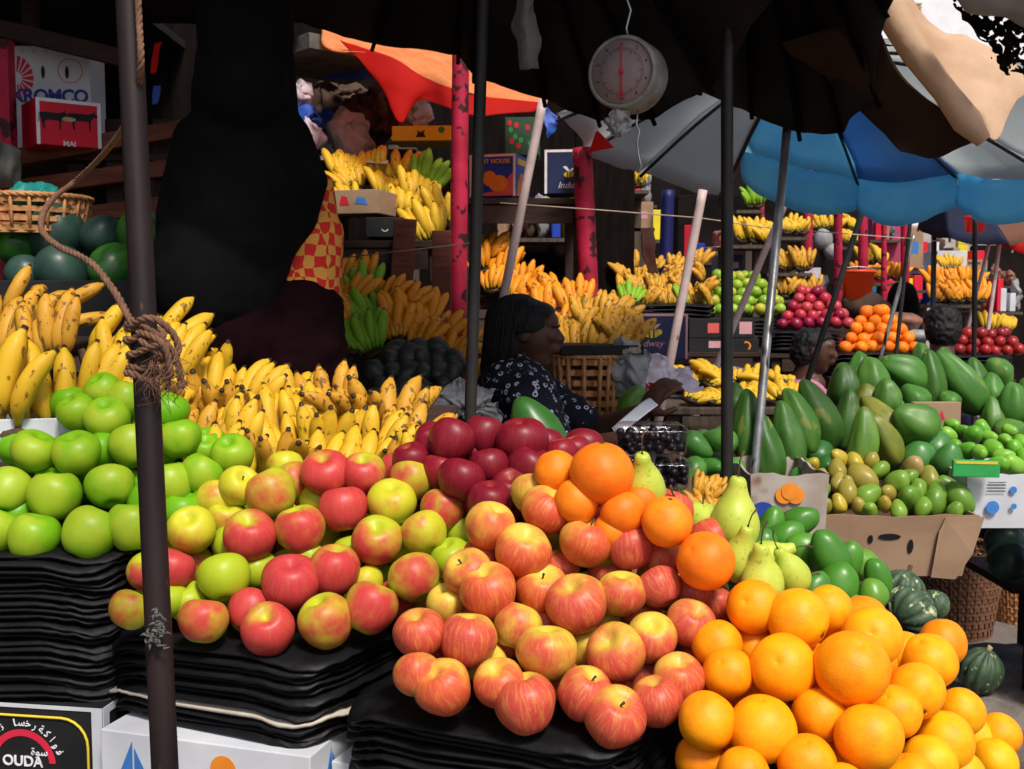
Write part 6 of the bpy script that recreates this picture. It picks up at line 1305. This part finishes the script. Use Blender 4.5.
pr_.build('orange_print', INK['orange'], r); MB().prism([(x, -.0125, z) for x, z in circ(w*.52, h*.44, .007, 14, ry=.022)], (0, -.002, 0)).build('hand_hole', INK['black'], r); MB().prism([(x, -.0125, z) for x, z in circ(w*.12, h*.6, .035, 18, ry=.035)], (0, -.002, 0)).build('blue_print', INK['blue'], r)
table_px(745, 825, 575.5, 2.72, .4, 'low table under the grimy white box', 'wood_grey')
r, w, h = sbox('fruit_box', 968, 1046, 474, 528, 3.0, .30, 'card_white', 'white box with blue round stamps, full of limes, at right edge', .012)
for (u, v, rr) in ((.06, h*.40, .018), (.115, h*.72, .010), (.118, h*.42, .008)): MB().prism([(x, -.014, z) for x, z in circ(u, v, rr, 20)], (0, -.001, 0)).build('blue_stamp', INK['skyblue'], r)
for k in range(4): MB().box((.07, -.0145, h*.86-k*.008), (.05, .001, .002)).build('print_line', INK['black'], r)
b_ = Carton('green_liner', (P(966, 0, 2.96).x, 2.95, P(0, 476, 2.96).z), R(-10), .12, .02, .045, 'teal', 'bright green and yellow paper liner on the lime box', 'liner'); b_.root.children[0].data.materials[0] = INK['green']; b_.shape([(.006,.036),(.114,.036),(.114,.043),(.006,.043)], 'yellow', name='yellow_strip')
zb_ = P(1040, 528.5, 3.0).z; o = MB().box((0, 0, zb_/2-.001), (.30, .25, zb_-.002)).build('wooden_crate', MT['wood_dark'], bevel=.005); o.location = (P(1060, 0, 3.2).x+.15, 3.16, 0); tag(o, 'dark upright crate carrying the white lime box', 'crate')
lm = []
for (px, py, w, D) in [(937,428,13,3.35),(949,434,15,3.3),(952,424,13,3.4),(962,430,14,3.35),(974,434,22,3.3),(983,428,16,3.4),(967,450,20,3.2),(980,452,18,3.15),(994,448,21,3.15),(1005,440,16,3.2),(990,437,16,3.3),(1004,456,18,3.1),(1014,464,22,3.06),(998,464,20,3.06),(1016,450,18,3.15),(1024,458,18,3.1),(985,466,16,3.08),(955,445,16,3.25),(1022,442,16,3.25),(1010,430,14,3.4)]:
    o = spawn(rng.choice(MANGO), 'lime', P(px, py, D), (rng.random()*3, rng.random()*3, 0), w/F*D/.078, rng.choice([(.16, .42, .03), (.22, .46, .05), (.12, .36, .03)])); o['look'] = 'bright green lime'; lm.append(o)
rowlabels(lm, 'heap over the white lime box', 'lime', 'bright green limes at the right', 9)
b_ = Carton('fruit_carton', (P(925, 0, 3.45).x, 3.45, P(0, 426, 3.45).z), R(0), .15, .03, .075, 'card', 'printed carton edge between the papaya rows'); b_.shape([(.05,.02),(.07,.02),(.06,.05)], 'blue'); b_.shape([(.075,.02),(.10,.02),(.09,.05)], 'red')
# melons and baskets at right
for (px, py, w, D, lab) in [(1004,543,40,3.5,'upper dark watermelon under the white lime box'),(1008,560,42,3.45,'lower front dark watermelon left of the right edge'),(1026,556,34,3.5,'dark watermelon cut by the right edge')]:
    o = spawn(MELON, 'watermelon', P(px, py, D), (random.random()*3, 0, 0), w/F*D/.17); tag(o, lab, 'watermelon', 'watermelons at the right edge')
mt_ = empty('market_table', (P(1088, 0, 3.45).x, 3.6, 0)); tag(mt_, 'low plank table under the right watermelons', 'table'); zt_ = P(1020, 582, 3.45).z; w_ = 120/F*3.5; MB().box((0, 0, zt_-.0125), (w_, .40, .025)).build('table_top', MT['wood_dark'], mt_)
for sy in (-.15, .15): MB().box((w_/2-.05, sy, (zt_-.026)/2), (.05, .05, zt_-.026)).build('leg', MT['wood_dark'], mt_); MB().box((.03, sy, (zt_-.026)/2), (.05, .05, zt_-.026)).build('leg', MT['wood_dark'], mt_)
wicker('wicker_basket', (P(978, 0, 4.35).x, 4.40, .005), .195, .145, .345, 34, 20, 'dark brown round wicker basket standing on the ground', mt='wicker_dark', sw=.006, rim=.010, holes=False)
wicker('wicker_basket', (P(1058, 0, 4.5).x, 4.6, .005), .19, .15, .26, 34, 15, 'reddish wicker basket cut off by the right edge', mt='wicker', sw=.006, rim=.010, holes=False)
o = patch('paper_scrap', [[(945, 566, 4.15), (960, 570, 4.1)], [(942, 576, 4.15), (955, 580, 4.12)]], MT['paper_white'], crumple=.01); tag(o, 'white paper scrap at the rim of the wicker basket', 'paper')
sl_ = MB(); sl_.box((0, 0, 0), (.60, .8, .17)); 
bm = bmesh.new(); me = sl_.mesh('stone_ledge', MT['ground']); bm.from_mesh(me); bmesh.ops.subdivide_edges(bm, edges=bm.edges, cuts=14, use_grid_fill=True)
for v in bm.verts: v.co += noise.noise_vector(v.co*9)*.015+noise.noise_vector(v.co*30)*.004
bm.to_mesh(me); bm.free(); MT['stone'] = M('weathered_stone', (.20, .17, .15), (.12, .10, .09), .9, 12, bs=.7, bd=.006, bscale=60); me.materials[0] = MT['stone']
o = bpy.data.objects.new('stone_ledge', me); link(o); zt = gp.z-.075; o.location = (P(1010, 0, 3.35).x+.06, 3.35, zt-.085); tag(o, 'grey weathered stone ledge at the lower right edge', 'ledge')
if zt-.17 > .02:
    o2 = o.copy(); o2.data = me.copy(); link(o2); o2.location = (o.location.x+.01, 3.37, (zt-.17)/2); o2.scale = (1.03, 1.05, (zt-.17)/.17); tag(o2, 'lower grey stone block carrying the stone ledge', 'ledge')
# ---------------- far stalls ----------------
TOM = [ellip_mesh('tomato', 'waxy', (.035, .035, .032), 0, i, .04, 14, 10) for i in range(2)]
fruit_heap(TOM, 'apple', [(.38, .012, .05), (.28, .01, .05), (.5, .03, .06), (.55, .06, .08)], 782, 848, 323, 6.4, 5, .068, 'far red heap', 'crimson apple', 'crimson apples in the far heap', 31)
z = black_skirt(775, 852, 331, 6.3, 'under the far crimson heap'); table(P(775, 0, 6.3).x, P(852, 0, 6.3).x, 6.3, 7.0, z, 'table of the far crimson heap')
fruit_heap(ORANGE, 'orange', [(.9, .25, .01), (.85, .20, .01)], 845, 915, 347, 6.1, 5, .070, 'far orange heap', 'orange fruit', 'oranges in the far heap', 32)
z = black_skirt(838, 925, 353, 6.0, 'under the far orange heap'); table(P(838, 0, 6.0).x, P(925, 0, 6.0).x, 6.0, 6.7, z, 'table of the far orange heap')
fruit_heap(TOM, 'tomato', [(.35, .02, .02), (.25, .015, .02)], 960, 1020, 350, 6.2, 3, .066, 'dim far right heap', 'dull red tomato', 'tomatoes in the dim far right heap', 33)
z = black_skirt(925, 1030, 356, 6.0, 'under the dim tomatoes'); table(P(925, 0, 6.0).x, P(1030, 0, 6.0).x, 6.0, 6.7, z, 'table of the dim tomatoes')
for (px, py, rx, ry, lab) in [(905,322,17,10,'upper clear bag of red fruit behind the oranges'),(912,335,16,8,'lower clear bag of red fruit behind the oranges')]:
    mb = MB(); mb.ball((0, 0, 0), (rx/F*6.6, .08, ry/F*6.6), 20, 12); lumpy(mb, .35, 14, px); o = mb.build('fruit_bag', MT['bag_white'] if py > 330 else MT['bag_pink']); o.location = P(px, py, 6.6); tag(o, lab, 'bag', 'bags behind the far oranges')
# brown sacks under the bucket
for (px, py, rx, ry, lab) in [(862,305,20,14,'dark brown sack right of the crimson heap'),(880,312,14,12,'dark brown sack behind the far oranges'),(905,300,14,20,'black bundle right of the dark sacks')]:
    mb = MB(); mb.ball((0, 0, 0), (rx/F*7, .12, ry/F*7), 20, 12); lumpy(mb, .3, 8, px); o = mb.build('sack', MT['sack_brown'] if px != 905 else MT['black_cloth']); o.location = P(px, py, 7.0); tag(o, lab, 'sack')
table_px(780, 930, 322, 6.95, .6, 'table under the dark sacks and the bucket')
bk = empty('bucket', P(857, 300, 7.0)); tag(bk, 'bright orange bucket standing behind the far heaps', 'bucket')
mb = MB(); hh = .19; mb.lathe([(.001, 0), (.085, 0), (.105, hh), (.112, hh), (.112, hh-.02), (.106, hh-.02)], 28); mb.build('bucket_body', MT['bucket_orange'], bk); mb = MB(); mb.tube([(math.cos(R(a))*.108, 0, hh-.01+math.sin(R(a))*.03) for a in range(0, 181, 12)], .003, 6); mb.build('handle', MT['steel'], bk)
b2 = empty('bucket', P(975, 232, 6.0)); tag(b2, 'small red bucket hanging under the navy canopy', 'bucket'); mb = MB(); mb.lathe([(.001, 0), (.045, 0), (.058, .085), (.062, .085), (.062, .075)], 24); mb.build('bucket_body', MT['bucket_red'], b2); MB().tube([(0, 0, .085), (0, 0, .22)], .003, 6).build('handle', MT['steel'], b2)
# papaya leaves / green shelf bananas, far shelf row behind blue valance
def shelf(x0, x1, y, D, label, dep=.35, legs=True):
    r = empty('market_shelf', ((P(x0, 0, D).x+P(x1, 0, D).x)/2, D, 0)); w = P(x1, 0, D).x-P(x0, 0, D).x; z = P(0, y, D).z; tag(r, label, 'shelf')
    MB().box((0, dep/2, z-.01), (w, dep, .02)).build('board', MT['wood_grey'], r)
    for sx in (-1, 1): MB().box((sx*(w/2-.03), dep-.03, (z-.02)/2), (.04, .04, z-.02)).build('post', MT['wood_grey'], r)
def ban_shelf(x0, x1, yb, D, n, kind, where, seed, sc=1.0, lean=-15):
    hands_heap([(x0+(x1-x0)*(k+.5)/n, yb, D+.12+.02*(k % 2)) for k in range(n)], kind, 'ripe banana hand' if kind != 'plantain' else 'orange-yellow banana hand', where, 'bananas '+where, 8, seed=seed, sc=sc, lean0=lean)
    shelf(x0-6, x1+6, yb+5, D, 'shelf '+where.replace('on the ', 'carrying the bananas of the '))
ban_shelf(736, 772, 240, 6.6, 5, 'banana', 'on the shelf right of the black pole', 41, 1.1)
ban_shelf(782, 808, 232, 7.2, 3, 'banana', 'on the high shelf behind the silver pole', 42)
ban_shelf(778, 812, 268, 6.9, 4, 'banana_old', 'on the middle shelf behind the silver pole', 43)
ban_shelf(780, 815, 295, 6.8, 4, 'banana_old', 'on the low shelf above the crimson apples', 44, 1.0)
ban_shelf(815, 855, 228, 8.5, 5, 'banana', 'on the top shelf between pink pillars', 45)
ban_shelf(842, 858, 242, 8.3, 2, 'banana', 'on the second shelf between pink pillars', 46)
ban_shelf(862, 884, 262, 8.0, 3, 'banana', 'on the shelf left of the pink wall', 47, 1.1)
ban_shelf(856, 900, 278, 8.2, 5, 'plantain', 'on the low white rack', 48)
ban_shelf(930, 985, 300, 7.6, 6, 'plantain', 'on the far right sloping stall', 49, 1.2, -30)
ban_shelf(926, 975, 285, 7.9, 5, 'plantain', 'on the back row of the far right stall', 50, 1.1)
ban_shelf(985, 1012, 330, 6.8, 3, 'banana', 'on the small stall at the far right', 51, .9)
ban_shelf(618, 645, 185, 6.5, 4, 'banana', 'on the shelf behind the hook', 52)
ban_shelf(393, 408, 140, 5.6, 2, 'banana', 'on the shelf under the red awning', 53)
ban_shelf(940, 958, 268, 9.5, 2, 'banana', 'on the distant white table', 54)
ban_shelf(746, 762, 205, 7.0, 2, 'banana_green', 'on the shelf above the black pole bananas', 55)
for (x, y0, y1, D, w, lab) in [(808,212,285,7.6,9,'leftmost of the row'),(838,212,300,7.7,8,'second of the row'),(863,200,272,7.4,9,'widest, middle of the row'),(884,215,270,8.0,5,'fourth of the row'),(905,215,275,8.2,8,'rightmost of the row'),(762,150,300,7.6,4,'thin one behind the silver pole')]:
    pillar(x, y0-60, x, y1, D, w+.5, 'pole_red', 'pink market pillar in the far stalls, '+lab)
# pink wall and far facades
def wall_(x0, x1, y0, D, mt, label, d=.2, name='market_wall'):
    zt = P(0, y0, D).z; w = P(x1, 0, D).x-P(x0, 0, D).x; o = MB().box((0, 0, zt/2), (w, d, zt)).build(name, MT[mt], bevel=.01); o.location = ((P(x0, 0, D).x+P(x1, 0, D).x)/2, D+d/2, 0); tag(o, label, 'wall'); return o
MT['pink_wall'] = M('pink_painted_wall', (.42, .05, .12), (.30, .04, .09), .8, 4, bs=.2)
MT['cream_wall'] = M('pale_plaster', (.45, .40, .36), (.35, .30, .27), .9, 3, bs=.2); MT['white_wall'] = M('white_plaster', (.78, .78, .80), (.7, .7, .72), .8, 3)
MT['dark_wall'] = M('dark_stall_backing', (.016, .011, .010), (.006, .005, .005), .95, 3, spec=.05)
wall_(878, 908, 205, 9.0, 'pink_wall', 'bright pink wall piece between the far pillars')
wall_(905, 1010, 225, 14.0, 'cream_wall', 'pale plastered wall far behind the stalls')
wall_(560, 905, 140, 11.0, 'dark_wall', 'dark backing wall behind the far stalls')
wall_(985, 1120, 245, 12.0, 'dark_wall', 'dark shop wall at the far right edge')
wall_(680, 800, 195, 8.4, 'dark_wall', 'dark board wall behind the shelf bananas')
for (px, py, w, h, D, mt, lab) in [(918,248,22,40,9.5,'card','brown carton tower beside the pink wall'),(960,262,30,22,10,'card_white','white and blue goods pile on the distant table'),(955,290,34,26,9.6,'card_blue','pale blue crate pile on the far stall'),(935,278,16,20,10.2,'paper','lilac carton on the far table'),(985,275,22,30,10.5,'card','brown carton pile at the far right'),(818,285,16,34,7.3,'paper','lilac printed carton beside the pink pillar'),(880,312,14,14,7.6,'card_red','pink striped carton on the white rack'),(880,292,16,12,8.6,'teal','green crate on the white rack'),(1000,290,20,20,9.8,'card_yellow','yellow carton at the far right'),(640,215,30,26,6.8,'card','brown carton behind the central bananas'),(735,265,24,20,6.9,'card_navy','navy carton behind the green citrus')]:
    ww = w/F*D; hh = h/F*D; zz = P(0, py+h/2, D).z
    b_ = Carton('goods_carton', (P(px-w/2, 0, D).x, D, zz), R(random.uniform(-6, 6)), ww, .3, hh, mt, lab); b_.shape([(ww*.2, hh*.35), (ww*.8, hh*.35), (ww*.8, hh*.65), (ww*.2, hh*.65)], random.choice(['white', 'skyblue', 'pink']))
    shelf(px-w/2-2, px+w/2+2, py+h/2, D, 'stand under the '+lab)
for (px, py, r, D, lab) in [(823,218,9,8.0,'white cap hanging between pink pillars'),(832,232,8,8.0,'white plastic bag below the white cap')]:
    mb = MB(); mb.ball((0, 0, 0), (r/F*D, .05, r/F*D*1.1), 16, 10); lumpy(mb, .3, 9, px); o = mb.build('plastic_bag', MT['bag_white']); o.location = P(px, py+20, D); tag(o, lab, 'bag')
# far red umbrella, navy canopy, far pinkish canopy
canopy('market_umbrella', tuple(P(1040, 190, 9.0)), [P(985, 238, 9.2), P(1012, 250, 8.6), P(1060, 256, 8.4), P(1110, 246, 9.0), P(1060, 232, 9.8), P(1010, 228, 9.8)], ['red_canvas'], 'bright red umbrella at the far right edge', sag=.03, pole=(Vector((P(1040, 0, 9).x, 9.0, 0)),), rib_mat='pole_pale')
canopy('market_umbrella', tuple(P(935, 175, 6.6)), [P(918, 228, 6.8), P(950, 238, 6.3), P(1010, 244, 6.3), P(1050, 235, 6.8), P(1000, 215, 7.4), P(930, 218, 7.3)], ['navy_canvas', 'navy_canvas', 'rust_canvas', 'rust_canvas', 'navy_canvas', 'navy_canvas'], 'navy and dull pink umbrella behind the blue valance', sag=.03, pole=(Vector((P(945, 0, 6.6).x, 6.6, 0)),), rib_mat='pole_black')
# white building with louvre and blue roof seen at the top right
wb = empty('white_building', (16, 42, 0)); tag(wb, 'white building with a louvred vent and blue roof in the sky gap', 'building'); 
MB().box((0, 0, 7), (14, 6, 14)).build('wall', MT['white_wall'], wb)
lp = P(917, 14, 38.9); mb = MB()
for k in range(7): mb.box((lp.x-16, -3.05, lp.z-.36+k*.12), (.36, .05, .05))
mb.build('louvre', INK['tan'], wb)
MB().prism([(3.2-4+3.0, -3.2, lp.z-.55), (5.5-4+3, -3.2, lp.z+.9), (9, -3.2, lp.z+.9), (9, -3.2, lp.z-.55)], (0, -.3, 0)).build('blue_roof', MT['blue_dim'], wb)

# clutter of small goods on back shelves
def goods(x0, x1, y, D, n, seed, where):
    rg = random.Random(seed); out = []; shelf(x0-4, x1+4, y, D, 'back shelf of small goods, '+where)
    looks = [('card_red', 'red small carton'), ('card_yellow', 'yellow small carton'), ('card', 'brown small carton'), ('card_white', 'white small carton'), ('card_blue', 'blue small carton'), ('teal', 'teal small bundle'), ('bag_white', 'milky small bag'), ('sack_brown', 'brown small sack'), ('bag_pink', 'brownish small bag')]
    for k in range(n):
        px = x0+(x1-x0)*(k+.5)/n; w = (x1-x0)/n/F*D*rg.uniform(.6, .95); h = rg.uniform(.10, .26); mt, lk = rg.choice(looks); mb = MB()
        if 'carton' in lk: mb.box((0, 0, h/2), (w, .22, h)); o = mb.build('small_carton', MT[mt], bevel=.004)
        else: mb.ball((0, 0, h/2), (w*.55, .10, h/2), 28, 18); crinkle(mb, .03, 14, k); o = mb.build('small_bag', MT[mt])
        a = P(px, y, D); o.location = (a.x, D+.16, P(px, y, D).z+.004); o.rotation_euler = (0, 0, rg.uniform(-.4, .4)); o['look'] = lk; out.append(o)
    rowlabels(out, where, 'goods', 'small goods '+where, 30)
goods(598, 660, 240, 7.2, 5, 1, 'behind the central bananas')
goods(690, 730, 262, 7.6, 4, 2, 'left of the right black pole')
goods(905, 985, 262, 10.5, 7, 3, 'on the distant upper shelf')
goods(925, 1020, 286, 10.2, 8, 4, 'on the distant middle shelf')
goods(985, 1030, 312, 8.4, 5, 5, 'at the far right stall')
goods(780, 830, 305, 7.7, 4, 6, 'behind the crimson apples')
goods(870, 925, 300, 8.8, 5, 7, 'behind the orange bucket')
goods(500, 575, 238, 5.8, 6, 8, 'under the printed cartons')
goods(600, 655, 205, 7.8, 4, 9, 'below the grey umbrella')
goods(880, 905, 240, 8.9, 3, 10, 'before the pink wall')
